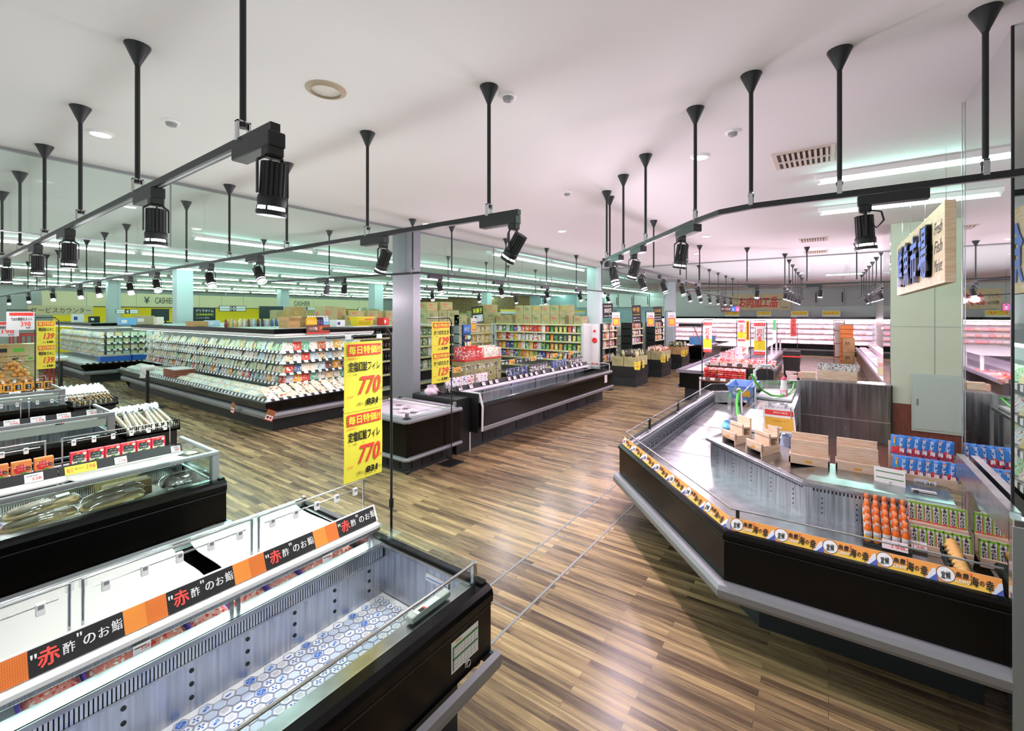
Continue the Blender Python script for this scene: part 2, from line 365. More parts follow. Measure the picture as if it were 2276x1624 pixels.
# mirror-clad column at the right counter and the cream column behind it
mb = MB(); mb.box(3.5, -1.9, 0, 4.56, -.805, H, MIRROR)
for x, y in ((3.5, -.805),): mb.box(x-.006, y-.006, 0, x+.006, y+.006, H, BLK)
mb.box(4.553, -.8, 0, 4.562, -.795, H, ALU)
struct('pillar_10', mb)
mb = MB(); mb.box(9.95, -2.0, .75, 11.2, -.87, H, CREAM)
mb.box(9.945, -2.0, 0, 11.2, -.868, .75, BROWNW)
mb.box(9.944, -1.42, .75, 9.952, -1.416, H, GREY); mb.box(9.944, -2, 2.05, 9.952, -.87, 2.054, GREY)
mb.box(9.96, -.872, .75, 11.15, -.862, H, MIRROR); struct('pillar_11', mb)
t = thing('electrical_panel', 'pale grey electrical cabinet door set low in the cream column', 'cabinet', (9.94, -1.5, .33))
mb = MB(); mb.box(9.91, -1.98, .32, 9.945, -1.13, 1.27, mat('panel_grey', 'c3cec6', .45), .004); mb.build('frame', t)
mb = MB(); mb.box(9.9, -1.95, .36, 9.912, -1.16, 1.23, M['panel_grey'], .003); d = mb.build('door', t)
mb = MB(); mb.box(9.893, -1.215, .75, 9.9, -1.19, .86, GREY, .003); mb.build('handle', d)
# staff floor inside the fish counter
mb = MB(); mb.box(4.9, -.8, 0, 10.0, 1.0, .012, noisecol(mat('staff_floor', '8a4433', .35), '7b3a2c', '955042', (1, 14, 1), 3)); mb.box(9.9, -2, 0, 9.95, -.8, .012, M['staff_floor']); struct('floor_staff', mb)

# ================================================================== ceiling fittings
def downlight(x, y, on=True, r=.085):
    t = thing('downlight', None, 'downlight', (x, y, H))
    mb = MB(); mb.lathe([(r*.82, -.02), (r*.82, -.004), (r*1.1, -.006), (r*1.12, 0)], WHT if on else mat('rim_brass', 'b6a68c', .5), 24, (x, y, H), caps=False); mb.build('rim', t)
    mb = MB(); mb.lathe([(.001, -.003), (r*.84, -.003)], DOWN if on else mat('lamp_off', 'd6d3c9', .4), 24, (x, y, H), caps=False); mb.build('lens', t)
    return t
dl = [(1.05, 5.05, 1, 'lit round downlight nearest the left side of the ceiling'), (1.75, 2.82, 0, 'large unlit brass rimmed downlight in the front of the ceiling'), (2.0, 8.1, 1, 'lit downlight beyond the glass smoke barrier on the left'),
      (5.3, 5.55, 1, 'lit downlight in front of the grey pillar'), (4.6, 1.02, 1, 'lit downlight above the fish counter corner'), (9.3, 1.95, 1, 'second lit downlight behind the one over the fish counter'), (7.2, 4.0, 1, 'lit downlight over the long black chiller'),
      (11.8, 2.7, 1, 'lit downlight above the sausage table'), (13.2, 1.4, 1, 'lit downlight above the middle of the meat island'), (16.5, 2.2, 1, 'lit downlight above the far half of the meat island'), (3.2, 9.2, 1, 'lit downlight in front of the refrigerated island'), (19.5, .8, 1, 'lit downlight above the black cart')]
for x, y, on, lb in dl: tag(downlight(x, y, on, .12 if not on else .085), lb)
for i, (x, y, lb) in enumerate(((2.55, 1.85, 'round smoke detector in the middle of the ceiling'), (1.32, 4.3, 'round smoke detector just in front of the glass barrier'), (5.0, 2.7, 'small smoke detector behind the long chiller track'), (4.15, .66, 'white sprinkler plate near the curved track'))):
    t = thing('smoke_detector', lb, 'detector', (x, y, H)); mb = MB(); mb.lathe([(.05, -.012), (.06, -.01), (.06, 0)], WHT, 20, (x, y, H)); mb.build('base', t)
    mb = MB(); mb.lathe([(.02, -.04), (.034, -.034), (.04, -.012)], GREY, 16, (x, y, H)); mb.build('sensor', t)
def vent(x, y, lx, ly, lb):
    t = thing('ceiling_vent', lb, 'vent', (x, y, H)); mb = MB(); mb.box(x, y, H-.012, x+lx, y+ly, H, mat('vent_frame', 'cfc4b6', .6)); mb.build('frame', t)
    mb = MB(); mb.box(x+.04, y+.04, H-.014, x+lx-.04, y+ly-.04, H-.011, mat('vent_dark', '2a2420', .8))
    n = 9
    for k in range(n): yy = y+.05+k*(ly-.1)/n; mb.box(x+.04, yy, H-.024, x+lx-.04, yy+.022, H-.013, M['vent_frame'])
    mb.box(x+lx/2-.015, y+.04, H-.026, x+lx/2+.015, y+ly-.04, H-.013, M['vent_frame']); mb.build('louvre', t)
vent(4.95, -.05, .55, .5, 'slatted air vent in the ceiling behind the curved track'); vent(10.8, 0, .5, .5, 'slatted air vent farther back over the meat aisle'); vent(4.7, -1.9, .55, .5, 'slatted air vent beside the mirrored column')
vent(13.0, .0, .5, .5, 'farthest slatted air vent over the meat aisle')

# fluorescent battens
t0 = thing('fluorescent_lamp', None, 'lamp', (0, 0, H), 'fluorescent battens')
mb = MB(); mb.box(-1.22, -.05, -.06, 1.22, .05, 0, WHT, .006); mb.build('housing', t0, False)
mb = MB(); mb.tube([(-1.19, 0, -.085), (1.19, 0, -.085)], .02, TUBE, 10); mb.box(-1.2, -.02, -.1, -1.17, .02, -.06, WHT); mb.box(1.17, -.02, -.1, 1.2, .02, -.06, WHT); mb.build('tube', t0, False)
first = True
rowlab = {6.62: 'nearest the hanging glass barrier', 9.9: 'over the front of the refrigerated island', 13.4: 'over the middle of the refrigerated island', 16.9: 'over the far end of the refrigerated island', 20.4: 'over the rear dry goods aisles', 23.9: 'second nearest the tills', 27.6: 'nearest the tills', 31: 'over the tills'}
for y, x0, x1 in ((6.62, 9.7, 13), (9.9, 4.6, 30), (13.4, 2.2, 30), (16.9, 4.8, 30), (20.4, 2.4, 30), (23.9, 4.8, 30), (27.6, 2.5, 30), (31, 2.5, 30)):
    x = x0
    while x < x1:
        o = t0 if first else dup(t0); first = False
        o.location = (x, y, H); o['label'] = 'white fluorescent batten in the ceiling row '+rowlab[y]; o['group'] = 'battens in the row '+rowlab[y]; x += 2.52
for x, y, lb in ((6.0, -1.1, 'fluorescent batten on the ceiling in front of the fish market board'), (7.85, -1.1, 'fluorescent batten on the ceiling behind the fish market board')):
    o = dup(t0, (x, y, H), PI/2, lb, 'battens near the fish sign')
# ================================================================== lighting tracks and spotlights
def hanger(mb, x, y, z, ang):
    mb.tube([(x, y, H-.1), (x, y, z+.1)], .013, BLK2, 8)
def track(name, label, pts, z, rods, simple=False):
    t = thing('lighting_track', label, 'lighting track', (pts[0][0], pts[0][1], z))
    mb = MB(); mb.sweep(pts, [(.018, z-.017), (.018, z+.017), (-.018, z+.017), (-.018, z-.017), (.018, z-.017)], BLK2)
    mb.sweep(pts, [(.006, z-.0175), (-.006, z-.0175)], GREY, caps=False); mb.build('rail', t)
    for x, y in rods:
        mb = MB(); mb.tube([(x, y, H-.1), (x, y, z+.075)], .013, BLK2, 8); h = mb.build('hanger_rod', t)
        h.data.materials
        mb = MB(); mb.lathe([(.015, -.115), (.018, -.105), (.063, -.004), (.063, 0)], BLK2, 18 if not simple else 10, (x, y, H)); mb.build('ceiling_cup', h)
        if not simple:
            mb = MB()
            for d in (-1, 1): mb.box(x-.004+d*.022, y-.012, z+.005, x+.004+d*.022, y+.012, z+.085, CHROME)
            mb.box(x-.026, y-.012, z+.08, x+.026, y+.012, z+.087, CHROME); mb.lathe([(.018, .06), (.018, .08)], BLK2, 8, (x, y, z)); mb.build('clip', h)
    return t
# the spotlight: driver box along local X, the lamp hangs below its end at the origin
sp = thing('track_spotlight', None, 'spotlight', (0, 0, 0))
mb = MB(); mb.box(-.27, -.032, -.075, .035, .032, -.018, BLK2, .004); mb.box(-.03, -.03, -.11, .03, .03, -.07, BLK, .006); mb.build('driver_box', sp, False)
mb = MB()
for d in (-1, 1): mb.box(-.006, d*.055-.0025, -.25, .006, d*.055+.0025, -.13, BLK2); mb.tube([(0, d*.055, -.13), (0, d*.028, -.11)], .006, BLK2, 6)
mb.box(-.012, -.035, -.114, .012, .035, -.106, BLK2); mb.build('yoke', sp, False)
hd0 = MB(); hd = MB(); prof = []
for k in range(48):
    a = 2*PI*k/48; r = .062 if k % 3 else .054; prof.append((r*math.cos(a), r*math.sin(a)))
hd.prism(prof, 'z', -.03, .14, BLK); hd.lathe([(.066, -.085), (.070, -.05), (.066, -.03), (.05, -.028)], BLK, 24, caps=False)
hd.lathe([(.071, -.13), (.073, -.128), (.073, -.105), (.069, -.103)], BLK, 24, caps=False)
for k in range(4): a = PI/4+k*PI/2; hd.box(.069*math.cos(a)-.004, .069*math.sin(a)-.004, -.11, .069*math.cos(a)+.004, .069*math.sin(a)+.004, -.08, BLK)
hd0.add(hd, lambda p: p*.72); head = hd0.build('lamp_head', sp, False); head.location = (0, 0, -.232)
mb = MB(); mb.lathe([(.001, -.075), (.022, -.076), (.043, -.068), (.046, -.05)], LAMP, 24, caps=False); lens = mb.build('lens', head, False)
mb = MB(); mb.tube([(-.02, 0, -.1), (-.07, .03, -.12), (-.08, .04, -.17), (-.05, .035, -.21), (-.02, .02, -.17)], .005, BLK, 6); mb.build('cable', sp, False)
ld = bpy.data.lights.new('spot_beam', 'SPOT'); ld.energy = 60; ld.spot_size = 1.35; ld.spot_blend = .6; ld.shadow_soft_size = .05; ld.color = (1, 1, .98); ld3 = bpy.data.lights.new('spot_beam_cool', 'SPOT'); ld3.energy = 120; ld3.spot_size = 1.45; ld3.spot_blend = .6; ld3.shadow_soft_size = .05; ld3.color = (.60, 1, .88)
ld2 = bpy.data.lights.new('spot_beam_pink', 'SPOT'); ld2.energy = 60; ld2.spot_size = 1.35; ld2.spot_blend = .6; ld2.shadow_soft_size = .05; ld2.color = (1, .84, .95)
lo = bpy.data.objects.new('spot_beam', ld); C.objects.link(lo); lo.parent = head; lo.location = (0, 0, -.105)
lp = bpy.data.lights.new('spot_fill', 'POINT'); lp.energy = 12.5; lp.shadow_soft_size = .06; lp.color = (.97, .985, 1)      # fill added below each lamp head to lighten the ceiling, standing for ring spill
lp2 = bpy.data.lights.new('spot_fill_pink', 'POINT'); lp2.energy = 24; lp2.shadow_soft_size = .06; lp2.color = (1, .80, .95)  # pink fill added to tint and lighten the ceiling
lo = bpy.data.objects.new('spot_fill', lp); C.objects.link(lo); lo.parent = head; lo.location = (0, 0, -.14)
SPOT_USED = [False]
def spot(x, y, z, rz, tilt, label, pink=False, head_rz=0, cool=False):
    o = sp if not SPOT_USED[0] else dup(sp); SPOT_USED[0] = True
    o.location = (x, y, z); o.rotation_euler = (0, 0, rz); o['label'] = label; o['group'] = 'track spotlights'
    for c in o.children:
        if c.name.startswith('lamp_head'):
            c.rotation_euler = (0, tilt, head_rz)
            for g in c.children:
                if g.type == 'LIGHT':
                    if cool and g.data.type == 'SPOT': g.data = ld3
                    if pink: g.data = ld2 if g.data.type == 'SPOT' else lp2
    return o
Z = 2.945
def runrods(n, f): return [f(k) for k in range(n)]
track('t', 'long ceiling lighting track nearest the left edge, over the front ends of the chest freezers', [(.833, 1.67), (.833, 26)], Z, [(.833, 1.93+1.31*k) for k in range(14)])
track('t', 'long ceiling lighting track second from the left, over the aisle end of the freezers', [(2.37, 1.63), (2.37, 26)], Z-.03, [(2.37, 1.88+1.32*k) for k in range(14)])
def Xon(px, Y): r = (px-1138)/F_PX; c, s = math.cos(YAW), math.sin(YAW); return Y*(c+s*r)/(s-c*r)
def Yon(px, X): r = (px-1138)/F_PX; c, s = math.cos(YAW), math.sin(YAW); return X*(s-c*r)/(c+s*r)
for k, px in enumerate((602, 343, 150, 80, 11, -40, -75)):
    spot(.833, Yon(px+4, .833), Z, -PI/2, (.12, 0, 0, 0, .05, 0, 0)[k], ('black spotlight %s along the track nearest the left edge' % ORD[k]))
for k, (px, tl, hz) in enumerate(((1150, .62, 0), (860, .5, 0), (585, .7, PI), (476, .6, PI), (357, .6, PI), (298, .55, PI), (228, .6, PI), (187, .5, PI), (126, .5, PI), (72, .5, PI), (28, .5, PI))):
    spot(2.37, Yon(px-8, 2.37), Z-.03, -PI/2, tl, 'black spotlight %s along the track second from the left' % ORD[k], head_rz=hz if hz else 0, cool=k > 0)
# L-shaped track over the black chiller
x0, y0 = 5.15, 5.93
track('t', 'angled lighting track that turns in front of the grey pillar', [(4.45, 10.0), (4.95, 5.35), (12.6, 5.35)], Z-.02, [(4.5, 9.5), (4.72, 7.5), (4.94, 5.5), (5.7, 5.35), (7.3, 5.35), (8.9, 5.35), (10.4, 5.35), (12, 5.35)])
for k, px in enumerate((978, 1115, 1217, 1290, 1352)):
    spot(Xon(px, 5.35), 5.35, Z-.02, 0, .35, 'spotlight %s from the grey pillar on the angled track over the black chiller' % ORD[k], True, PI/2)
spot(4.7, 7.55, Z-.02, -PI/2, .4, 'spotlight on the short arm of the angled track left of the grey pillar')
spot(4.76, 7.1, Z-.02, -PI/2, .2, 'pink glowing spotlight on the short arm left of the grey pillar', True)
track('t', 'lighting track behind the glass barrier, over the dry goods shelves', [(6.6, 8.2), (13.2, 8.2)], Z-.02, [(6.9, 8.2), (8.6, 8.2), (10.2, 8.2), (11.3, 8.2), (12.9, 8.2)], True)
for k, px in enumerate((961, 1065, 1147, 1212, 1308)): spot(Xon(px, 8.2), 8.2, Z-.02, 0, .25, 'spotlight %s along the track behind the glass barrier' % ORD[k], False, PI/2)
# the track ring around the fish counter
track('t', 'curved lighting track above the fish counter ending at the mirrored column', [(3.235, -2.1), (3.235, .4), (3.3, .6), (3.5, .8), (5.28, 2.3), (5.28, 2.34)], Z+.005, [(3.235, -.65), (3.235, -.053), (3.235, .407), (3.52, .815), (4.27, 1.447), (4.75, 1.86), (5.24, 2.27)])
spot(3.235, -.17, Z, PI/2, .05, 'black spotlight hanging under the curved track above the fish counter front', True)
for k, px in enumerate((1514, 1408, 1364)):
    r = (px-1138)/F_PX; tt = 0
    best = min(range(0, 101), key=lambda i: abs(((.5801*(3.5+1.78*i/100)-.8145*(.8+1.5*i/100))/(.8145*(3.5+1.78*i/100)+.5801*(.8+1.5*i/100)))-r))/100
    spot(3.5+1.78*best, .8+1.5*best, Z, PI/4*.9, (-.18, -.35, .3)[k], '%s spotlight on the sloping run of the curved track, counted from the camera' % ('nearest', 'middle', 'farthest')[k], True, .6)
track('t', 'lighting track running from the curved track end along the meat aisle', [(5.4, 2.34), (10.6, 2.34), (12.2, .9), (12.2, -1.6)], Z, [(5.5, 2.34), (7.3, 2.34), (8.9, 2.34), (10.5, 2.34), (11.5, 1.53), (12.2, .4), (12.2, -.5), (12.2, -1.3)], True)
for k, px in enumerate((1366, 1428, 1476, 1517, 1553)): spot(Xon(px, 2.34), 2.34, Z, 0, (.4, .4, .35, .3, .3)[k], 'spotlight %s along the straight track over the aisle beside the meat island' % ORD[k], True, PI/2)
spot(12.2, .15, Z, -PI/2, .1, 'spotlight on the track crossing in front of the red meat banner', True); spot(11.7, 1.35, Z, -PI/4, .1, 'spotlight at the bend of the track before the meat island', True)
track('t', 'lighting track ring over the long side of the meat island', [(12.8, 3.3), (22, 3.3), (23.5, 1.8), (23.5, .9), (13.0, .9), (12.4, 1.5), (12.4, 2.9), (12.8, 3.3)], Z, [(13.2+1.5*k, 3.3) for k in range(6)]+[(13.2+1.5*k, .9) for k in range(7)]+[(23.5, 1.4)], True)
for k in range(6): spot(13.6+1.35*k, 3.3, Z, 0, .2, '%s spotlight on the aisle side of the meat island ring track' % ORD[k], True, PI/2)
for k in range(7): spot(13.4+1.1*k, .9, Z, 0, .2, '%s spotlight on the wall side of the meat island ring track' % ORD[k], True, -PI/2)
track('t', 'lighting track with a close row of spotlights by the cream column', [(12.6, -1.05), (24, -1.05)], Z-.02, [(12.8+1.3*k, -1.05) for k in range(8)], True)
for k in range(6): spot(14.0+.42*k, -1.05, Z-.02, 0, .5, '%s of the close row of spotlights above the wall meat counter' % ORD[k], True, PI/2)
for k, x in enumerate((17.2, 19.0)): spot(x, -1.05, Z-.02, 0, .5, '%s spotlight beyond the close row above the wall meat counter' % ORD[k], True, PI/2)
# ================================================================== double-sided chest islands on the left
HEXBG = mat('hex_white', 'f4f7fb', .45); HEXL = mat('hex_line', '5f6f96', .5); HEXB = mat('hex_blue', '3f6fc4', .5); HEXP = mat('hex_pale', 'c6d6ec', .5)
def hex_floor(mb, x0, x1, y0, y1, z):
    """bin liner printed with blue hexagons, each with its own figure"""
    R = .0315; dx = R*1.5; dy = R*math.sqrt(3); i = 0; x = x0+R
    mb.box(x0, y0, z-.01, x1, y1, z, HEXBG)
    def poly(cx, cy, r, m, dz, a0=0, n=6): mb.face([(cx+r*math.cos(a0+2*PI*k/n), cy+r*math.sin(a0+2*PI*k/n), z+dz) for k in range(n)], m)
    def ring(cx, cy, r, t, m, dz):
        o = [(cx+r*math.cos(PI*k/3), cy+r*math.sin(PI*k/3), z+dz) for k in range(6)]; q = [(cx+(r-t)*math.cos(PI*k/3), cy+(r-t)*math.sin(PI*k/3), z+dz) for k in range(6)]
        for k in range(6): mb.face([o[k], o[(k+1) % 6], q[(k+1) % 6], q[k]], m)
    while x < x1-R*.8:
        j = 0; y = y0+dy*.5+(dy/2 if i % 2 else 0)
        while y < y1-dy*.4:
            t = (i*5+j*3+(i*j) % 4) % 6; ring(x, y, R*.985, .0022, HEXL, .0006); ring(x, y, R*.86, .0013, HEXL, .0006)
            if t == 0: poly(x, y, R*.72, HEXB, .0005); [mb.face([(x+a, y+b-.002, z+.0008), (x+a+.011, y+b-.001, z+.0008), (x+a+.010, y+b+.001, z+.0008), (x+a, y+b+.0005, z+.0008)], HEXBG) for a, b in ((-.014, .008), (-.004, .002), (-.012, -.006), (.003, -.012), (.002, .012))]
            elif t == 1: poly(x, y, R*.74, HEXP, .0005)
            elif t == 2:
                mb.face([(x-.018, y-.004, z+.0008), (x-.006, y-.009, z+.0008), (x+.006, y-.006, z+.0008), (x+.019, y+.012, z+.0008), (x+.012, y+.004, z+.0008), (x, y+.001, z+.0008), (x-.012, y+.002, z+.0008)], HEXB)
            elif t == 3:
                for q in range(5):
                    yy = y-.012+q*.006; mb.face([(x-.015, yy, z+.0008), (x+.015, yy+.001, z+.0008), (x+.015, yy+.0022, z+.0008), (x-.015, yy+.0014, z+.0008)], HEXL)
            elif t == 4:
                poly(x, y, R*.72, HEXP, .0005); mb.face([(x-.014, y-.012, z+.0008), (x-.002, y-.012, z+.0008), (x+.002, y, z+.0008), (x-.010, y+.001, z+.0008)], HEXB)
                for q in range(3): mb.face([(x-.004+q*.006, y-.006, z+.0009), (x+q*.006, y-.006, z+.0009), (x+.006+q*.004, y+.014, z+.0009), (x+.004+q*.004, y+.014, z+.0009)], HEXB)
            else:
                for q in range(4):
                    a = q*PI/2+.3; mb.face([(x, y, z+.0008), (x+.014*math.cos(a-.35), y+.014*math.sin(a-.35), z+.0008), (x+.016*math.cos(a), y+.016*math.sin(a), z+.0008), (x+.014*math.cos(a+.35), y+.014*math.sin(a+.35), z+.0008)], HEXB)
            y += dy; j += 1
        x += dx; i += 1
XL = -1.2
def clip_row(mb, x0, x1, y, z, step=.2):
    x = x0
    while x < x1: mb.box(x-.014, y-.012, z-.035, x+.014, y+.006, z+.012, WHT, .003); mb.box(x-.008, y-.014, z-.008, x+.008, y-.011, z+.006, GREY); x += step
def island(yn, xe, label, glass_h=.105, first=False, hexf=False, name='chest_freezer'):
    """front nose line at y=yn, aisle end at x=xe"""
    D = 1.7; yr = yn+.9; yb = yn+D
    t = thing(name, label, 'freezer', (xe-.9, yn+D/2, 0))
    mb = MB(); y = yn; xo = xe+.04
    nose = [(y, .8), (y-.055, .797), (y-.08, .78), (y-.087, .755), (y-.085, .715), (y-.07, .70), (y-.07, .44), (y-.02, .40), (y+.02, .34), (y+.2, .34), (y+.2, .46), (y, .78)]
    mb.prism(nose, 'x', XL, xo, BLACK, False); mb.box(XL, y-.074, .69, xo, y-.069, .698, CHAR)
    mb.prism([(2*y+D-a, b) for a, b in nose], 'x', XL, xo, BLACK); mb.build('front_panel', t)
    mb = MB(); mb.box(xe, yn, .34, xo, yb, .80, BLACK, .004); mb.box(xe-.008, yn-.04, .792, xo+.004, yb+.04, .812, BLACK, .006); mb.build('end_panel', t)
    mb = MB()
    for yy, sgn in ((yn, 1), (yb, -1)):
        pr = [(yy-sgn*q, z) for q, z in ((.09, .44), (.118, .425), (.122, .39), (.118, .36), (.09, .345))]
        mb.prism(pr, 'x', XL, xo+.03, BUMP)
    mb.box(xo, yn-.1, .35, xo+.03, yb+.1, .435, BUMP, .01); mb.build('bumper', t)
    mb = MB(); mb.box(XL, yn+.08, 0, xe-.06, yb-.08, .345, CHAR); mb.build('kick_plate', t)
    # stainless bin, open at the top
    mb = MB(); yi = yn+.11; zf = .48
    mb.box(XL, yn, .70, xe, yi-.03, .79, STEELX); mb.face([(XL, yi-.03, .79), (xe, yi-.03, .79), (xe, yi+.03, zf), (XL, yi+.03, zf)], STEELX)
    mb.box(XL, yr-.14, zf-.02, xe, yr-.125, .715, STEEL); mb.box(xe-.012, yn, zf-.02, xe, yb, .79, STEEL); mb.box(xe-.035, yn+.02, .785, xe+.004, yb-.02, .797, STEELX)
    mb.box(XL, yi, zf-.03, xe, yr-.12, zf-.005, STEEL)
    mb.box(XL, yr-.145, .785, xe, yr-.05, .80, STEELX); mb.box(XL, yr-.125, zf, xe, yr-.06, .785, CHAR)
    mb.box(XL, yr-.152, .705, xe, yr-.138, .716, STEELX); mb.box(XL, yr-.152, .776, xe, yr-.138, .80, STEELX)
    mb.build('bin', t)
    mb = MB()
    for k in range(10):
        hx_ = xe-.12-.235*k
        for q in range(3):
            b = MB(); b.lathe([(.0095, 0), (.0095, .003)], BLK, 12); mb.add(b, lambda p, hx_=hx_, q=q: Vector((hx_+p.x, yr-.1405-p.z, .545+.06*q+p.y)))
    mb.build('vent_grille', t)
    mb = MB(); nx = 165
    for k in range(nx):
        x = xe-.03-k*.0135; mb.box(x-.0045, yr-.149, .716, x+.0045, yr-.141, .776, CHROME)
    mb.box(XL, yr-.138, .716, xe-.01, yr-.13, .776, BLK); mb.build('air_grille', t)
    # back half of the bin
    mb = MB(); mb.box(XL, yr+.05, zf-.02, xe, yb-.1, zf, STEEL); mb.face([(XL, yb-.1, zf), (xe, yb-.1, zf), (xe, yb, .79), (XL, yb, .79)], STEELX); mb.build('rear_bin', t)
    # glass screens and rails
    mb = MB(); zg = .80+glass_h
    mb.box(XL, yn+.004, .8, xe-.03, yn+.010, zg, GLASS); mb.box(xe-.006, yn+.02, .8, xe, yr-.08, zg, GLASS); mb.build('glass_screen', t)
    mb = MB()
    if glass_h < .15:
        mb.tube([(XL, yn+.007, zg+.003), (xe-.02, yn+.007, zg+.003)], .008, CHROME, 8)
        mb.box(xe-.016, yn-.004, .79, xe+.012, yn+.032, zg+.012, CHROME, .008); mb.box(xe-.008, yn+.02, zg-.003, xe+.002, yr-.08, zg+.003, ACRYL)
    else:
        mb.box(XL, yn-.012, zg, xe+.01, yn+.03, zg+.035, GREY, .006); mb.box(xe-.05, yn-.008, .79, xe+.012, yn+.05, zg+.03, GREY, .008); mb.box(xe-.025, yn+.03, zg, xe+.012, yr-.06, zg+.032, GREY, .006)
        mb.tube([(XL, yn+.0, .9), (xe-.06, yn+.0, .9)], .006, ACRYL, 6)
    mb.box(XL, yb-.015, .84, xe, yb+.01, .86, CHROME, .004); mb.box(xe-.02, yb-.015, .79, xe, yb+.015, .87, CHROME); mb.build('screen_rail', t)
    # ridge: lamp housing on posts
    mb = MB()
    for x in [xe-.02-.8*k for k in range(4)]: mb.box(x-.03, yr-.08, .79, x-.012, yr-.06, .89, STEELX); mb.box(x-.06, yr-.08, .79, x-.042, yr-.06, .89, STEELX)
    mb.box(XL, yr-.06, .878, xe+.01, yr+.04, .90, WHT, .005); mb.box(XL, yr-.085, .852, xe+.01, yr-.055, .89, ALU, .006); mb.box(XL, yr-.09, .872, xe+.01, yr-.06, .902, WHT, .006); mb.box(XL, yr+.03, .85, xe, yr+.045, .9, WHT)
    mb.build('ridge_shelf', t)
    mb = MB(); mb.box(XL, yr-.03, .868, xe-.02, yr+.02, .8775, CASEGLOW); mb.build('case_lamp', t)
    return t
def fence(t, yr, spans, z0=.9, z1=1.175):
    for a, b in spans:
        mb = MB(); mb.tube([(a, yr+.02, z0), (a, yr+.02, z1)], .006, CHROME, 6); mb.tube([(b, yr+.02, z0), (b, yr+.02, z1)], .006, CHROME, 6)
        mb.tube([(a, yr+.02, z1), (b, yr+.02, z1)], .005, CHROME, 6); mb.tube([(a+.03, yr+.02, z1-.045), (b-.03, yr+.02, z1-.045)], .003, CHROME, 6)
        for x in (a, b): mb.box(x-.012, yr+.008, z1-.03, x+.012, yr+.03, z1+.006, ACRYL, .003); mb.box(x-.02, yr-.02, z0-.005, x+.02, yr+.03, z0+.01, WHT, .003)
        f = mb.build('sign_rail', t); x = a+.07
        while x < b-.02:
            mb = MB(); clip_row(mb, x, x+.01, yr+.02, z1-.045, 1); mb.build('sign_clip', f); x += .13
def cover(t, x0, x1, y0, z0, y1, z1, sag=.05):
    def fn(u, v): return (x0+(x1-x0)*u-.01*math.sin(v*9), y0+(y1-y0)*v, z0+(z1-z0)*v-sag*math.sin(PI*v))
    mb = MB(); mb.grid(fn, 2, 14, COVER); mb.grid(lambda u, v: tuple(Vector(fn(u, v))-Vector((0, 0, .003))), 2, 14, COVER)
    mb.box(x0, y1-.012, z1-.008, x1, y1+.012, z1+.008, ALU, .003); return mb.build('night_cover', t)

# ---------------- nearest island: sushi case with the blue hexagon liner
YA, XA = 1.553, 1.845
A = island(YA, XA, 'nearest chest freezer island, empty bin lined with blue hexagon print, sushi banner along it')
mb = MB(); hex_floor(mb, -.15, XA-.015, YA+.15, YA+.765, .481); mb.build('bin_liner', A)
YR = YA+.9
fence(A, YR, ((.46, 1.11), (1.145, 1.80), (-.25, .42)))
cover(A, -.6, 1.0, YR+.05, .885, YA+1.69, .85); cover(A, 1.09, 1.76, YR+.05, .885, YA+1.69, .85)
# sushi banner of repeating black and orange cards in a sloping clear holder
t = thing('sushi_banner', 'long black and orange banner repeating white brush lettering along the nearest freezer ridge', 'banner', (1, YR-.04, .885))
ORH = mat('orange_dots', 'f39a3c', .55); ORH2 = mat('orange_dots_dark', 'd9702a', .55)
y0, z0, y1, z1 = YR-.05, .905, YR-.012, .992; dirv = Vector((0, y1-y0, z1-z0)).normalized()
def bpt(x, v): return Vector((x, y0+(y1-y0)*v, z0+(z1-z0)*v))
mb = MB(); mb.mesh([bpt(-.6, -.05)+Vector((0, .006, 0)), bpt(XA+.02, -.05)+Vector((0, .006, 0)), bpt(XA+.02, 1.03)+Vector((0, .006, 0)), bpt(-.6, 1.03)+Vector((0, .006, 0)), bpt(-.6, -.05)+Vector((0, .012, 0)), bpt(XA+.02, -.05)+Vector((0, .012, 0)), bpt(XA+.02, 1.03)+Vector((0, .012, 0)), bpt(-.6, 1.03)+Vector((0, .012, 0))], [(0, 1, 2, 3), (7, 6, 5, 4), (0, 4, 5, 1), (1, 5, 6, 2), (2, 6, 7, 3), (3, 7, 4, 0)], WHT); mb.build('holder', t)
for k in range(6):
    xb = .302-.426*2+.426*k
    xe_ = min(xb+.426, XA-.01)
    mb = MB(); fl = lambda a, b, v0, v1, m, e=0.0: mb.face([bpt(a, v0)-Vector((0, e, 0)), bpt(b, v0)-Vector((0, e, 0)), bpt(b, v1)-Vector((0, e, 0)), bpt(a, v1)-Vector((0, e, 0))], m)
    fl(xb, xb+.275 if k < 5 else xb+.27, 0, 1, INK)
    if xe_ > xb+.28:
        for q in range(2):
            a = xb+.275+q*.075; b = min(a+.075, xe_)
            if b > a:
                fl(a, b, 0, 1, ORH if q == 0 else ORH2)
                for i in range(int((b-a)/.0062)):
                    for j in range(11): fl(a+.001+i*.0062, a+.0045+i*.0062, .01+j*.089, .06+j*.089, ORANGE, .0006)
    up = dirv; nrm = Vector((0, -1, 0))
    def put(s, x, v, h, m, w=None, b=.012): mb.text(s, bpt(x, v), (1, 0, 0), up, h, m, w, b)
    put('"', xb+.006, .62, .016, LABELW); put('赤', xb+.024, .2, .062, SOFTRED, .058, .03); put('酢', xb+.092, .3, .04, LABELW, .034, .02)
    put('"', xb+.133, .75, .014, LABELW); put('の', xb+.15, .32, .036, LABELW, .036, .025); put('お', xb+.195, .34, .036, LABELW, .034, .02); put('鮨', xb+.236, .34, .042, LABELW, .034, .016)
    c = mb.build('card', t)
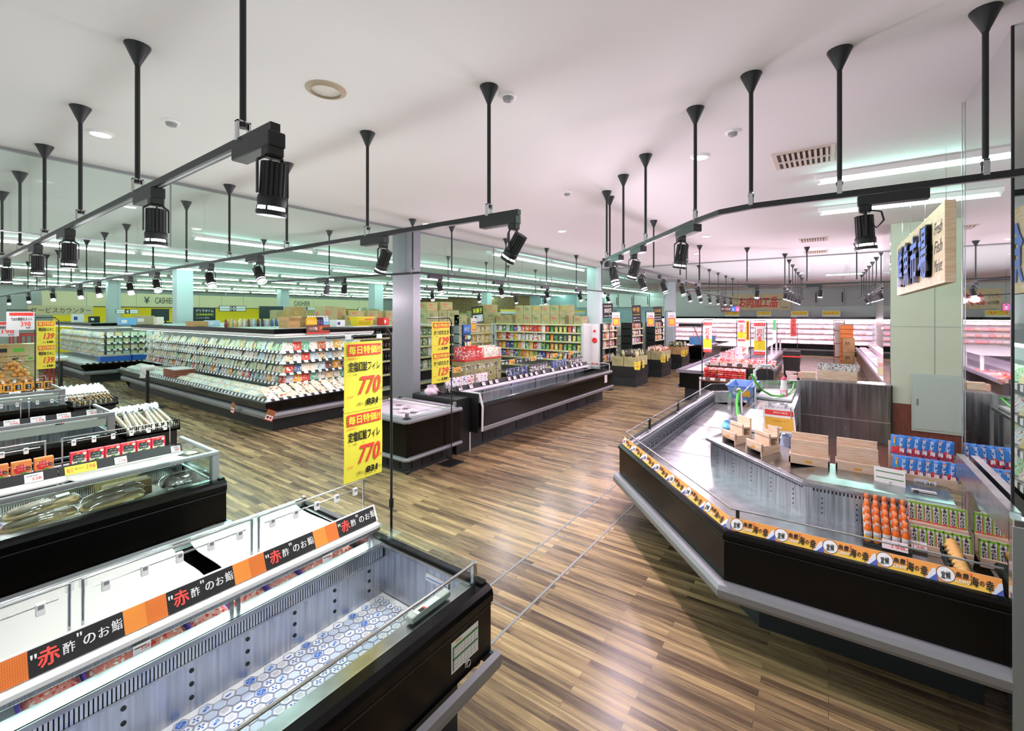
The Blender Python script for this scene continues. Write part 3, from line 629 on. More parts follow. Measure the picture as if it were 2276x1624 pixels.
# thermometer box, schedule sheet, hook and sticker of the nearest island
mb = MB(); mb.box(1.42, YA+.03, .80, 1.68, YA+.075, .832, mat('gauge_grey', 'c9cfcb', .4), .004); mb.box(1.45, YA+.027, .833, 1.6, YA+.06, .835, LABELW); mb.box(1.47, YA+.028, .8352, 1.5, YA+.05, .8356, BLK); mb.box(1.5, YA+.028, .8352, 1.51, YA+.05, .8356, SOFTRED); mb.build('thermometer', A)
mb = MB(); mb.box(XA-.02, 1.74, .70, XA-.0125, 1.92, .735, LABELW); mb.box(XA-.0215, 1.75, .715, XA-.0195, 1.91, .72, mat('sky_ink', '4b86d8', .6)); mb.build('maker_plate', A)
t = thing('schedule_sheet', 'white check sheet with green table bands taped to the nearest freezer front', 'paper', (1.69, YA-.074, .64))
mb = MB(); x0, x1, z0, z1 = 1.575, 1.775, .515, .665; yy = YA-.0735; mb.box(x0, yy, z0, x1, yy+.002, z1, PAPER)
for za, zb in ((.628, .64), (.572, .582)): mb.box(x0+.008, yy-.0006, za, x1-.004, yy, zb, GREEN)
mb.box(x0+.008, yy-.0006, .525, x0+.016, yy, .632, GREEN); mb.box(x0+.03, yy-.0006, .65, x0+.07, yy, .658, GOLD)
for k in range(7): mb.box(x0+.02+k*.025, yy-.0006, .525, x0+.021+k*.025, yy, .632, GREY)
for k in range(6): mb.box(x0+.01, yy-.0006, .53+k*.017, x1-.004, yy, .531+k*.017, GREY)
mb.build('sheet', t)
t = thing('hook_ring', 'small chrome ring hook under the check sheet on the nearest freezer', 'hook', (1.69, YA-.075, .5)); mb = MB(); mb.box(1.67, YA-.078, .485, 1.69, YA-.07, .515, CHROME, .002); mb.build('plate', t); mb = MB(); mb.tube([(1.69+.014*math.cos(a), YA-.082, .502+.016*math.sin(a)) for a in [2*PI*k/14 for k in range(14)]], .003, CHROME, 6, True); mb.build('ring', t)
# pink packs seen in the slot under the ridge, and price tags
PORK = printed('salmon_pack', ['f2938b', 'ee8f80', 'f4a79c', 'e8857b'], .25, 30, .3, accents=['d9443f', 'f7c9c2'])
PURP = mat('purple_lining', '7a5bd0', .5)
pk = thing('sliced_fish_pack', None, 'food pack', (0, 0, 0))
mb = MB(); mb.grid(lambda u, v: (-.085+.17*u, -.06+.12*v, .02+.035*(math.sin(PI*u)*math.sin(PI*v))**.5), 8, 6, PORK); mb.build('film_top', pk, False)
mb = MB(); mb.box(-.09, -.065, 0, .09, .065, .02, WHT, .004); mb.build('tray', pk, False)
mb = MB(); mb.box(-.098, -.055, .0, -.091, .055, .045, PURP); mb.build('side_band', pk, False)
for k in range(8):
    o = pk if k == 0 else dup(pk); o.location = (1.72-.19*k, YR+.17, .672); o.rotation_euler = (.05, 0, 0); o['label'] = 'pink fish pack in the slot under the sushi banner'; o['group'] = 'pink packs under the sushi banner'
mb = MB(); mb.box(-1.2, YR+.04, .48, XA-.02, YR+.45, .66, mat('riser_white', 'dcdde0', .5)); mb.build('pack_riser', A)
tg = thing('price_tag', None, 'price tag', (0, 0, 0))
mb = MB(); mb.box(-.03, -.001, -.018, .03, .001, .018, LABELW); mb.text('128', (0, -.001, -.006), (1, 0, 0), (0, 0, 1), .014, SOFTRED, None, .02, al='l'); mb.box(-.025, -.0022, .006, .015, -.001, .009, INK); mb.build('card', tg, False)
mb = MB(); mb.box(-.02, .001, -.01, .02, .006, .02, ACRYL); mb.build('holder', tg, False)
tg.location = (.62, YR-.1, .85); tg['label'] = 'white price card clipped under the left part of the sushi banner'
dup(tg, (1.47, YR-.1, .85), 0, 'white price card clipped under the right part of the sushi banner')
# ================================================================== second, third and fourth islands with their goods
XB, YB = 1.69, 4.395
B = island(YB, XB, 'second chest freezer island with packs of whole fish behind a tall glass screen', .215)
YR = YB+.9
def price_rail(t, yr, x0, x1, gaps=()):
    mb = MB(); mb.prism([(yr-.085, .905), (yr-.08, .905), (yr-.045, .975), (yr-.05, .978)], 'x', x0, x1, TAGBLK); mb.box(x0, yr-.06, .90, x1, yr+.035, .93, TAGBLK)
    for g in gaps: mb.box(g-.003, yr-.088, .9, g+.003, yr-.04, .98, LABELW)
    return mb.build('price_rail', t)
price_rail(B, YR, XL, .82); price_rail(B, YR, .825, XB+.0)
fence(B, YR, ((-.2, .76), (.86, 1.62)), z1=1.2)
cover(B, .86, 1.62, YR-.05, .89, YB+.06, 1.03, .03); 
mb = MB(); mb.box(XL, YR-.20, .875, .86, YR-.05, .895, WHT, .005); mb.box(1.25, YB-.02, 1.03, 1.33, YB-.008, 1.055, ACRYL); mb.build('ridge_lip', B); mb = MB(); mb.box(XL, YR-.12, .866, XB-.05, YR-.07, .8745, BINGLOW); mb.build('bin_fill_light', B)  # extra glowing strip added under the lip to brighten the fish bin
def card(w, h, texts, m=LABELW):
    """a price card in the local XZ plane facing -Y, tilted back by its owner"""
    mb = MB(); mb.box(0, 0, 0, w, .002, h, m)
    for s_, x, z, hh, mm, ww in texts: mb.text(s_, (x*w, 0, z*h), (1, 0, 0), (0, 0, 1), hh*h, mm, ww*w if ww else None, .012, 0)
    return mb
def tagcard(name, x, y, z, w, h, texts, label, m=LABELW, group=None, tilt=-.45, rz=0):
    t = card(w, h, texts, m).build(name, None, False); t.location = (x, y, z); t.rotation_euler = (tilt, 0, rz)
    return tag(t, label, 'price tag', group)
def price(n): return [('●●●●', .12, .62, .16, INK, .6), (n, .35, .22, .3, SOFTRED, .5), ('本体', .06, .1, .1, INK, .18)]
def wprice(n): return [('広告の品', .12, .66, .16, INK, .6), (n, .38, .24, .3, SOFTRED, .5), ('円', .88, .2, .1, INK, .08)]
tagcard('price_card', .63, YR-.088, .905, .105, .07, wprice('228'), 'white 228 price card left of the yellow card on the second freezer')
tagcard('price_card', 1.18, YR-.089, .907, .085, .062, wprice('158'), 'white 158 price card on the second freezer')
tagcard('price_card', 1.60, YR-.089, .907, .075, .062, wprice('462'), 'white price card at the aisle end of the second freezer')
tagcard('price_card', .86, YR-.091, .903, .2, .07, [('毎日', .05, .2, .6, SOFTRED, .2), ('紅ぶんど', .32, .45, .3, INK, .3), ('298', .65, .3, .5, SOFTRED, .3)], 'yellow 298 price card on the black rail of the second freezer', YEL)
# boxed seasoning mixes standing on the ridge
def foodbox(name, w, h, d, body, paint):
    t = thing(name, None, 'food box', (0, 0, 0)); mb = MB(); mb.box(-w/2, 0, 0, w/2, d, h, body, .003); mb.build('carton', t, False)
    mb = MB(); paint(mb, w, h); mb.build('front_print', t, False); return t
BOXR = mat('box_red', 'e0354a', .5); BOXO = mat('box_orange', 'f08a4a', .5); LEAF = mat('leaf_green', '5fae3c', .6); DKG = mat('slate_green', '2c3a34', .6); TOM = mat('tomato_red', 'd9302e', .5); CRM = mat('cream_print', 'f5ead8', .6)
def disc(mb, x, z, r, m, y=-.001, n=16, sx=1, sz=1): mb.face([(x+r*sx*math.cos(2*PI*k/n), y, z+r*sz*math.sin(2*PI*k/n)) for k in range(n)], m)
def p_red(mb, w, h):
    mb.face([(-w*.42, -.001, .002), (w*.42, -.001, .002), (w*.42, -.001, h*.5), (w*.2, -.001, h*.62), (-w*.2, -.001, h*.62), (-w*.42, -.001, h*.5)], CRM)
    mb.box(-w*.36, -.0018, h*.44, w*.3, -.001, h*.84, DKG); mb.text('チーズ', (-w*.2, -.0018, h*.68), (1, 0, 0), (0, 0, 1), h*.1, LABELW); mb.text('パン粉焼き', (-w*.33, -.0018, h*.5), (1, 0, 0), (0, 0, 1), h*.12, LABELW, w*.58)
    disc(mb, w*.32, h*.86, w*.11, CRM, -.002); disc(mb, -w*.05, h*.92, w*.1, GOLD, -.002, sz=.4)
    for i in range(9): disc(mb, rnd.uniform(-.25, .25)*w, rnd.uniform(.2, .36)*h, w*.09, LEAF if i % 3 else DKG, -.0015-.0001*i, 7)
    disc(mb, w*.3, h*.2, w*.1, TOM, -.0026, 10); disc(mb, -w*.2, h*.08, w*.2, BOXO, -.0026, 10, 1, .4)
def p_org(mb, w, h):
    disc(mb, -w*.04, h*.58, w*.34, TOM, -.001, 20, 1, .95); mb.text('ムニエル', (-w*.4, -.0018, h*.66), (1, 0, 0), (0, 0, 1), h*.14, LABELW, w*.62, .02, .3); mb.text('つくろ', (-w*.2, -.0018, h*.5), (1, 0, 0), (0, 0, 1), h*.1, LABELW)
    disc(mb, -w*.3, h*.88, w*.14, GOLD, -.002, 12, 1, .4); disc(mb, w*.33, h*.56, w*.12, INK, -.002, 14); mb.text('OK', (w*.26, -.003, h*.53), (1, 0, 0), (0, 0, 1), h*.06, LABELW)
    mb.face([(-w*.48, -.0008, .002), (w*.48, -.0008, .002), (w*.48, -.0008, h*.35), (-w*.48, -.0008, h*.3)], CRM)
    for i in range(8): disc(mb, w*(.15+rnd.uniform(-.15, .22)), h*rnd.uniform(.2, .38), w*.09, LEAF, -.002-.0001*i, 7)
    disc(mb, -w*.12, h*.16, w*.26, BOXO, -.003, 14, 1, .4)
fb = foodbox('breading_mix_box', .108, .138, .045, BOXR, p_red)
for k in range(6):
    o = fb if k == 0 else dup(fb); o.location = (.955+.1115*k, YR-.035, .932); o['label'] = 'red cheese breading mix box with a green panel on the second freezer ridge'; o['group'] = 'red breading mix boxes'
fb = foodbox('meuniere_mix_box', .112, .145, .045, BOXO, p_org)
for k in range(4):
    o = fb if k == 0 else dup(fb); o.location = (.745-.125*k, YR-.035, .932); o['label'] = 'orange meuniere mix box with a red disc on the second freezer ridge'; o['group'] = 'orange meuniere mix boxes'
# whole fish on trays
FISH = noisecol(mat('fish_skin', 'b9ae98', .35), 'a3967e', 'd8cfba', (6, 20, 6), 2); TRAYG = mat('tray_straw', 'd8bd82', .5)
ft = thing('whole_fish_pack', None, 'fish pack', (0, 0, 0))
mb = MB(); mb.prism([(-.17, -.05), (.17, -.05), (.19, -.03), (.19, .03), (.17, .05), (-.17, .05), (-.19, .03), (-.19, -.03)], 'z', 0, .018, TRAYG); mb.build('tray', ft, False)
mb = MB(); mb.grid(lambda u, v: (-.17+.33*u+.0, (.036*math.sin(PI*min(1, u*1.25+.05))**.6+.004)*math.cos(2*PI*v), .04+(.026*math.sin(PI*min(1, u*1.25+.05))**.6+.003)*math.sin(2*PI*v)), 12, 10, FISH); mb.mesh([(.155, 0, .04), (.185, .03, .042), (.18, 0, .04), (.185, -.03, .042)], [(0, 1, 2), (0, 2, 3)], FISH); mb.build('fish', ft, False)
mb = MB(); mb.grid(lambda u, v: (-.2+.4*u, -.06+.12*v, .02+.052*(math.sin(PI*u)*math.sin(PI*v))**.4+.004*math.sin(u*40+v*9)*math.sin(PI*u)), 16, 8, FILM); mb.build('film', ft, False)
mb = MB(); mb.box(.07, -.035, .07, .14, .01, .072, LABELW); mb.build('weigh_label', ft, False)
lev = ('lowest', 'middle', 'topmost'); n = 0
spots_f = [(.62, YB+.19, 3), (1.02, YB+.20, 2), (1.06, YB+.36, 2), (1.32, YB+.22, 1)]
for i, (x, y, c) in enumerate(spots_f):
    for k in range(c):
        o = ft if n == 0 else dup(ft); n += 1; o.location = (x+.015*k, y+.03*k, .685+.078*k); o.rotation_euler = (.12, -.06, rnd.uniform(-.06, .06))
        o['label'] = '%s fish tray of the %s stack from the left in the second freezer' % (lev[k] if c == 3 else ('lower' if k == 0 else 'upper') if c == 2 else 'single', ORD[i])
        o['group'] = 'whole fish packs'
mb = MB(); mb.box(XL, YB+.12, .475, XB-.02, YR-.14, .68, mat('false_floor', 'b8b6ae', .5)); mb.build('deck_plate', B)
t = thing('carton', 'low cardboard box behind the fish trays in the second freezer', 'box', (1.12, YR-.3, .685)); mb = MB(); mb.box(1.05, YR-.40, .682, 1.36, YR-.26, .80, KRAFT, .003); mb.build('body', t)
DARKBAG = noisecol(mat('squid_grey', '7b6f68', .35), '574b46', 'b5aca4', (9, 9, 9), 3)
for k in range(4):
    t = thing('frozen_pack', ('dark wrapped seafood bag lowest at the aisle end of the second freezer', 'dark wrapped seafood bag lying by the corner post of the second freezer', 'dark wrapped seafood bag on top at the aisle end of the second freezer', 'dark wrapped seafood bag leaning at the back of the second freezer end')[k], 'frozen pack', (1.47+.06*(k % 2), YB+.2+.1*(k//2), .69+.07*(k > 1)))
    bx, by, bz = t.location; mb = MB(); mb.grid(lambda u, v: (bx-.11+.22*u, by-.07+.14*v, bz+.01+.075*(math.sin(PI*u)*math.sin(PI*v))**.5*(1+.25*math.sin(9*u+k)*math.cos(8*v))), 10, 8, DARKBAG); mb.box(bx-.1, by-.06, bz-.005, bx+.1, by+.06, bz+.012, WHT); mb.build('seafood', t)
    mb = MB(); mb.grid(lambda u, v: (bx-.13+.26*u, by-.085+.17*v, bz+.015+.09*(math.sin(PI*u)*math.sin(PI*v))**.5+.006*math.sin(30*u+11*v)), 12, 8, FILM); mb.build('wrap', t); mb = MB(); mb.box(bx-.03, by-.04, bz+.1, bx+.02, by-.01, bz+.102, LABELW); mb.build('weigh_label', t)
SAL = mat('salmon_flesh', 'e89c8a', .4)
for k in range(4):
    o = dup(pk, (.2+.12*k, YB+.17+.05*k, .685+.045*(k//2)), .1, 'pink fish pack at the left of the whole fish trays'); o['group'] = 'pink packs by the whole fish'

# ---------------- third and fourth islands
def island_lite(yn, xe, label):
    t = thing('chest_freezer', label, 'freezer', (xe-.9, yn+.85, 0)); yr = yn+.9; yb = yn+1.7
    mb = MB(); mb.prism([(yn, .8), (yn-.055, .797), (yn-.085, .75), (yn-.07, .70), (yn-.07, .34), (yn+.08, .34), (yn+.08, .78)], 'x', XL, xe+.02, BLACK); mb.box(XL, yb, .34, xe, yb+.07, .8, BLACK); mb.box(xe-.02, yn, .34, xe+.02, yb, .8, BLACK); mb.build('front_panel', t)
    mb = MB(); mb.box(XL, yn-.12, .345, xe+.03, yn-.07, .435, BUMP, .012); mb.box(xe+.02, yn-.1, .345, xe+.05, yb+.1, .435, BUMP, .01); mb.build('bumper', t)
    mb = MB(); mb.box(XL, yn+.08, 0, xe-.06, yb-.08, .345, CHAR); mb.build('kick_plate', t)
    mb = MB(); mb.box(XL, yn+.08, .46, xe-.02, yr-.12, .48, STEEL); mb.box(XL, yr-.14, .46, xe-.02, yr-.12, .87, STEEL); mb.box(XL, yr, .46, xe-.02, yb, .48, STEEL); mb.box(xe-.03, yn+.03, .46, xe-.02, yb, .8, STEEL); mb.build('bin', t)
    mb = MB(); mb.box(XL, yn+.004, .8, xe-.05, yn+.01, 1.01, GLASS); mb.box(xe-.01, yn+.03, .8, xe-.004, yr, 1.01, GLASS); mb.build('glass_screen', t)
    mb = MB(); mb.box(XL, yn-.012, 1.01, xe+.01, yn+.03, 1.05, GREY, .006); mb.box(xe-.06, yn-.008, .79, xe+.012, yn+.03, 1.04, GREY, .008); mb.box(xe-.02, yn+.03, 1.015, xe+.012, yr, 1.045, GREY, .005); mb.build('screen_rail', t)
    mb = MB(); mb.box(XL, yr-.09, .88, xe, yr+.04, .905, WHT, .005); mb.box(XL, yr-.16, .84, xe, yr-.06, .885, WHT, .008); mb.build('ridge_shelf', t)
    mb = MB(); mb.box(XL, yr-.03, .868, xe-.02, yr+.02, .879, CASEGLOW); mb.build('case_lamp', t)
    price_rail(t, yr, XL, xe); fence(t, yr, ((.2, .95), (1.02, 1.58)), z1=1.2)
    mb = MB(); mb.box(XL, yn+.012, .9, xe-.07, yn+.016, .985, mat('grey_flyer', 'c8c9c3', .6)); mb.build('inner_baffle', t)
    return t
XC, YC = 1.62, 7.2; YRC = YC+.9
island_lite(YC, XC, 'third chest freezer island with an empty grey bin and bread crates at its end')
XD, YD = 1.66, 10.1; YRD = YD+.9
island_lite(YD, XD, 'fourth and farthest chest freezer island below the onion heap')
for x, n, lb in ((.62, '228', 'first'), (.80, '298', 'second'), (1.02, '198', 'third'), (1.25, '100', 'fourth'), (1.53, '95', 'fifth')): tagcard('price_card', x, YRC-.09, .905, .13 if x < 1.5 else .1, .085, wprice(n), 'white price card %s from the left on the third freezer rail' % lb)
for x, n, lb in ((1.15, '158', 'left'), (1.42, '98', 'right')): tagcard('price_card', x, YRD-.09, .905, .13, .085, wprice(n), '%s white price card on the farthest freezer rail' % lb)
t = thing('thermometer', 'white strip thermometer stuck inside the third freezer', 'thermometer', (1.3, YRC-.165, .86)); mb = MB(); mb.box(1.2, YRC-.172, .855, 1.45, YRC-.16, .88, LABELW); mb.box(1.22, YRC-.174, .86, 1.28, YRC-.171, .875, BLK); mb.box(1.28, YRC-.174, .86, 1.3, YRC-.171, .875, SOFTRED); mb.build('strip', t)
t = thing('frozen_pack', 'flat wrapped meat pack lying in the left of the third freezer', 'frozen pack', (.9, YC+.25, .48)); mb = MB(); mb.box(.72, YC+.2, .482, .98, YC+.36, .54, SAL, .01); mb.build('meat', t); mb = MB(); mb.box(.71, YC+.19, .481, .76, YC+.37, .56, TAGBLK); mb.build('dark_label', t)
# pouches on the farthest ridge
PCH = mat('pouch_amber', 'e9a02e', .45)
def p_sauce(mb, w, h):
    mb.box(-w*.35, -.0018, h*.42, w*.3, -.001, h*.92, INK); mb.text('塩', (-w*.1, -.0018, h*.7), (1, 0, 0), (0, 0, 1), h*.16, LABELW); mb.text('焼', (-w*.1, -.0018, h*.48), (1, 0, 0), (0, 0, 1), h*.16, LABELW); disc(mb, 0, h*.2, w*.38, CRM, -.001, 14, 1, .5)
fb = foodbox('sauce_pouch', .1, .17, .03, PCH, p_sauce)
for k in range(7):
    o = fb if k == 0 else dup(fb); o.location = (1.6-.115*k, YRD-.04, .932); o['label'] = 'amber sauce pouch with a black panel on the farthest freezer ridge'; o['group'] = 'amber sauce pouches'
# onions in net bags heaped behind the farthest ridge
ONION = noisecol(mat('onion_skin', 'd49a4a', .4), 'c3843a', 'e6b566', (4, 4, 2), 4); NET = glass('net_plastic', (.99, .97, .92, 1), .02, .4)
on = MB()
for z, r in (): pass
onm = MB(); onm.lathe([(.004, -.036), (.022, -.032), (.038, -.015), (.042, .002), (.034, .022), (.016, .034), (.006, .045), (.003, .055)], ONION, 14); on0 = None; n = 0
t0 = thing('onion_bag', None, 'onion bag', (0, 0, 0)); pos = [(-.08, -.04, .04), (0, -.05, .04), (.08, -.04, .04), (-.05, .04, .04), (.04, .04, .04), (-.04, -.01, .105), (.04, -.02, .105), (0, .03, .11)]
for k, p_ in enumerate(pos):
    if on0 is None: o = onm.build('onion', t0, False); on0 = o
    else: o = on0.copy(); C.objects.link(o); o.parent = t0
    o.location = p_; o.rotation_euler = (rnd.uniform(-1, 1), rnd.uniform(-1, 1), rnd.uniform(0, 6))
mb = MB(); mb.grid(lambda u, v: (.15*math.cos(2*PI*u)*(1 if v < .55 else max(.03, 1-(v-.55)*2.2)), .1*math.sin(2*PI*u)*(1 if v < .55 else max(.03, 1-(v-.55)*2.2)), .005+.22*v), 14, 8, NET); mb.build('net', t0, False)
n = 0; rowsb = [(0, 0, 5), (.0, .12, 5), (.22, .06, 4), (.22, .18, 3), (.1, .34, 2)]
mb = MB(); mb.box(-1.2, YRD+.06, .8, 1.62, YRD+.75, .9, mat('crate_brown', '8a6a42', .7)); t = thing('display_tray', 'brown tray holding the heap of onions on the farthest freezer', 'tray', (1, YRD+.4, .8)); mb.build('tray', t)
for ri, (dy, dz, c) in enumerate(((.12, 0, 6), (.32, .13, 5), (.42, .27, 4), (.5, .38, 2))):
    for k in range(c):
        o = t0 if n == 0 else dup(t0); n += 1; o.location = (1.45-.27*k-.06*ri, YRD+.06+dy, .902+dz); o.rotation_euler = (.15, 0, rnd.uniform(-.4, .4)); o['label'] = 'net bag of yellow onions in the heap on the farthest freezer'; o['group'] = 'onion bags in the heap'
# black crates of long breads and of skewers at the ends of the third and fourth islands
BREAD = noisecol(mat('baguette', 'c9a36a', .6), 'a97f48', 'ddc294', (8, 8, 2), 4); BAGW = glass('bread_bag', (.97, .97, .96, 1), .6, .25); BAGF = mat('bag_frost', 'eef0f0', .35)
def crate(x0, x1, y0, y1, z, lb):
    t = thing('plastic_crate', lb, 'crate', ((x0+x1)/2, (y0+y1)/2, 0)); h = .14
    mb = MB(); mb.box(x0, y0, z, x1, y1, z+.02, BLK); mb.box(x0, y0, z, x0+.015, y1, z+.06, BLK); mb.box(x1-.015, y0, z, x1, y1, z+.06, BLK); mb.box(x0, y1-.015, z, x1, y1, z+.06, BLK); mb.box(x0, y0, z, x1, y0+.015, z+.05, BLK); mb.build('base_tray', t)
    mb = MB(); n = 9
    for yy in (y0, y1-.012):
        for k in range(n):
            a = x0+(x1-x0)*k/n; w = (x1-x0)/n; mb.tube([(a+w*.15, yy+.006, z+.05), (a+w*.15, yy+.006, z+h-.02), (a+w*.35, yy+.006, z+h), (a+w*.65, yy+.006, z+h), (a+w*.85, yy+.006, z+h-.02), (a+w*.85, yy+.006, z+.05)], .007, BLK, 5)
    for xx in (x0, x1-.012):
        for k in range(n):
            a = y0+(y1-y0)*k/n; w = (y1-y0)/n; mb.tube([(xx+.006, a+w*.15, z+.05), (xx+.006, a+w*.15, z+h-.02), (xx+.006, a+w*.5, z+h), (xx+.006, a+w*.85, z+h-.02), (xx+.006, a+w*.85, z+.05)], .007, BLK, 5)
    mb.build('lattice', t)
    mb = MB(); mb.box(x0+.03, y0+.03, 0, x1-.03, y1-.03, z, BLK); mb.build('plinth', t); return t
crate(1.76, 2.36, 7.35, 8.25, .66, 'black lattice crate full of bagged long breads at the end of the third freezer'); crate(1.78, 2.38, 10.3, 11.3, .66, 'black lattice crate full of skewer bags at the end of the farthest freezer')
bt = thing('bread_bag', None, 'bread', (0, 0, 0)); mb = MB(); mb.grid(lambda u, v: (.03*math.cos(2*PI*v)*math.sin(PI*min(.97, max(.03, u)))**.35, -.28+.56*u, .03+.028*math.sin(2*PI*v)*math.sin(PI*min(.97, max(.03, u)))**.35+.004*math.sin(u*30)), 14, 8, BREAD); mb.build('loaf', bt, False)
mb = MB(); mb.grid(lambda u, v: ((.045-.02*u)*math.cos(2*PI*v)*(1 if u < .9 else 1.6), -.30+.78*u, .03+(.04-.022*u)*math.sin(2*PI*v)), 10, 8, BAGW); mb.build('bag', bt, False)
mb = MB(); mb.grid(lambda u, v: ((-.05+.1*u)*(1+.3*v), .34+.16*v, .03+.02*math.sin(u*9+v*7)), 5, 4, BAGF); mb.build('bag_end', bt, False)
for k in range(9):
    o = bt if k == 0 else dup(bt); o.location = (1.82+.059*k, 7.66+.02*(k % 2), .74+.01*(k % 3)); o.rotation_euler = (.32, 0, rnd.uniform(-.08, .12)); o['label'] = 'bagged baguette standing aslant in the crate of the third freezer'; o['group'] = 'bagged baguettes'
SKEW = mat('skewer_wood', 'b98f5a', .6)
st = thing('skewer_bag', None, 'snack', (0, 0, 0)); mb = MB(); mb.tube([(0, -.35, 0), (0, .22, .0)], .007, SKEW, 6); mb.build('skewer', st, False)
mb = MB(); mb.grid(lambda u, v: ((-.04+.08*u), .05+.32*v, .03*math.sin(PI*u)*(.5+v)+.01*math.sin(v*9+u*7)), 6, 6, BAGF); mb.build('bag', st, False)
for k in range(22):
    o = st if k == 0 else dup(st); o.location = (1.83+.05*(k % 11), 10.72+.05*(k//11), .78+.04*(k//11)); o.rotation_euler = (.33, 0, rnd.uniform(.0, .3)); o['label'] = 'wooden skewer in a frosted bag in the crate of the farthest freezer'; o['group'] = 'bagged skewers'
# hanging price banners on black stands at the left
def banner_stand(name, label, px, py, z, arm_dir, arm, base=True, rodr=.009, zb0=0):
    t = thing(name, label, 'banner stand', (px, py, 0)); ad = Vector((arm_dir[0], arm_dir[1], 0)).normalized()
    mb = MB(); mb.tube([(px, py, zb0), (px, py, z-.06), Vector((px, py, z))+ad*.05, Vector((px, py, z))+ad*arm], rodr, BLK2, 8); mb.build('pole', t)
    mb = MB(); mb.lathe([(.016, zb0+.9 if zb0 == 0 else zb0+.3), (.016, zb0+.96 if zb0 == 0 else zb0+.36)], BLK, 10, (px, py, 0)); mb.build('knob', t)
    if base: mb = MB(); mb.box(px-.15, py-.13, 0, px+.15, py+.13, .012, BLK, .004); mb.build('base_plate', t)
    return t
# ================================================================== fish counter (right): a ring of chilled cases round a staff area
OUT = [(10.25, -.86), (10.25, .62), (9.15, 1.86), (4.80, 1.885), (3.30, .557), (3.335, -.745)]
F = thing('fish_counter', 'large angular black fish display counter with stainless bins and orange sea food strip', 'display counter', (6, .6, 0))
mb = MB(); mb.sweep(OUT, [(-.02, .79), (0, .80), (.03, .796), (.05, .775), (.05, .75), (.035, .738), (.035, .46), (.035, .34), (-.30, .33)], BLACK); mb.sweep(OUT, [(.0365, .735), (.0365, .729)], CHAR); mb.build('front_panel', F)
mb = MB(); mb.sweep(OUT, [(.035, .465), (.085, .452), (.102, .425), (.1, .385), (.085, .36), (.035, .345)], BUMP); mb.build('bumper', F)
mb = MB(); mb.sweep(OUT, [(-.34, .34), (-.34, 0)], CHAR); mb.build('kick_plate', F)
RID = [(9.0, 1.05), (5.37, 1.08), (4.43, .155), (4.45, -.745)]
INN = [(10.1, -.86), (10.1, .56), (9.08, 1.74), (4.86, 1.77), (3.42, .50), (3.455, -.745)]
mb = MB(); mb.sweep(OUT, [(-.02, .79), (-.05, .775), (-.12, .585)], STEELX, caps=False)
zf = .58
for q in ([INN[5], INN[4], RID[2], RID[3]], [INN[4], INN[3], RID[1], RID[2]], [INN[3], INN[2], RID[0], RID[1]]): mb.face([(x, y, zf) for x, y in reversed(q)], STEELX)
for k in range(5): x = 5.6+.75*k; mb.box(x-.004, 1.08, zf, x+.004, 1.74, zf+.004, CHROME)
mb.build('bin_floor', F)
mb = MB(); mb.sweep(list(reversed(RID)), [(0, zf), (0, .835)], STEEL, caps=False)
def along(p, q, d): return Vector((p[0]+(q[0]-p[0])*d, p[1]+(q[1]-p[1])*d))
for (p, q, n) in ((RID[1], RID[2], 5), (RID[2], RID[3], 4)):
    P, Q = Vector(p), Vector(q); dr = (Q-P).normalized(); out = Vector((dr.y, -dr.x))
    if out.dot(Vector((-1, .3))) < 0: out = -out
    for k in range(n):
        c = P.lerp(Q, (k+.5)/n)
        for z in (.63, .67, .71, .75): 
            b = MB(); b.lathe([(.006, 0), (.006, .002)], BLK, 8); mb.add(b, lambda v, c=c, out=out, dr=dr, z=z: Vector((c.x+dr.x*v.x+out.x*(v.z+.001), c.y+dr.y*v.x+out.y*(v.z+.001), z+v.y)))
mb.build('rear_panel_grille', F)
mb = MB()
for (p, q) in ((RID[1], RID[2]), (RID[2], RID[3])):
    P, Q = Vector(p), Vector(q); Lh = (Q-P).length; dr = (Q-P)/Lh; out = Vector((dr.y, -dr.x))
    if out.dot(Vector((-1, .3))) < 0: out = -out
    k = .05
    while k < Lh-.04:
        a = P+dr*k; b = a+dr*.012; mb.face([(a.x+out.x*.003, a.y+out.y*.003, .80), (b.x+out.x*.003, b.y+out.y*.003, .80), (b.x+out.x*.003, b.y+out.y*.003, .828), (a.x+out.x*.003, a.y+out.y*.003, .828)], BLK); k += .025
mb.build('air_grille', F)
rev = list(reversed(RID[1:]))    # travelling away from the mirror, outside (bin side) on the left
mb = MB(); mb.sweep(rev, [(.0, .835), (-.05, .838), (-.055, .872), (-.03, .885), (.0, .882), (.34, .955), (.36, .95), (.36, .0)], STEELX); mb.sweep(rev, [(-.052, .846), (-.058, .852), (-.058, .868), (-.05, .874)], ALU); mb.build('ridge_top', F)
mb = MB(); mb.sweep([(5.5, 1.07), (9.0, 1.04)], [(0, .6), (0, .86), (.08, .86), (.08, .1)], STEELX); mb.build('inner_wall', F)
mb = MB(); mb.sweep(rev, [(-.036, .8365), (-.008, .8365)], mat('ridge_led', rgb(255, 232, 250), .5, emit=6), caps=False); mb.build('case_lamp', F)
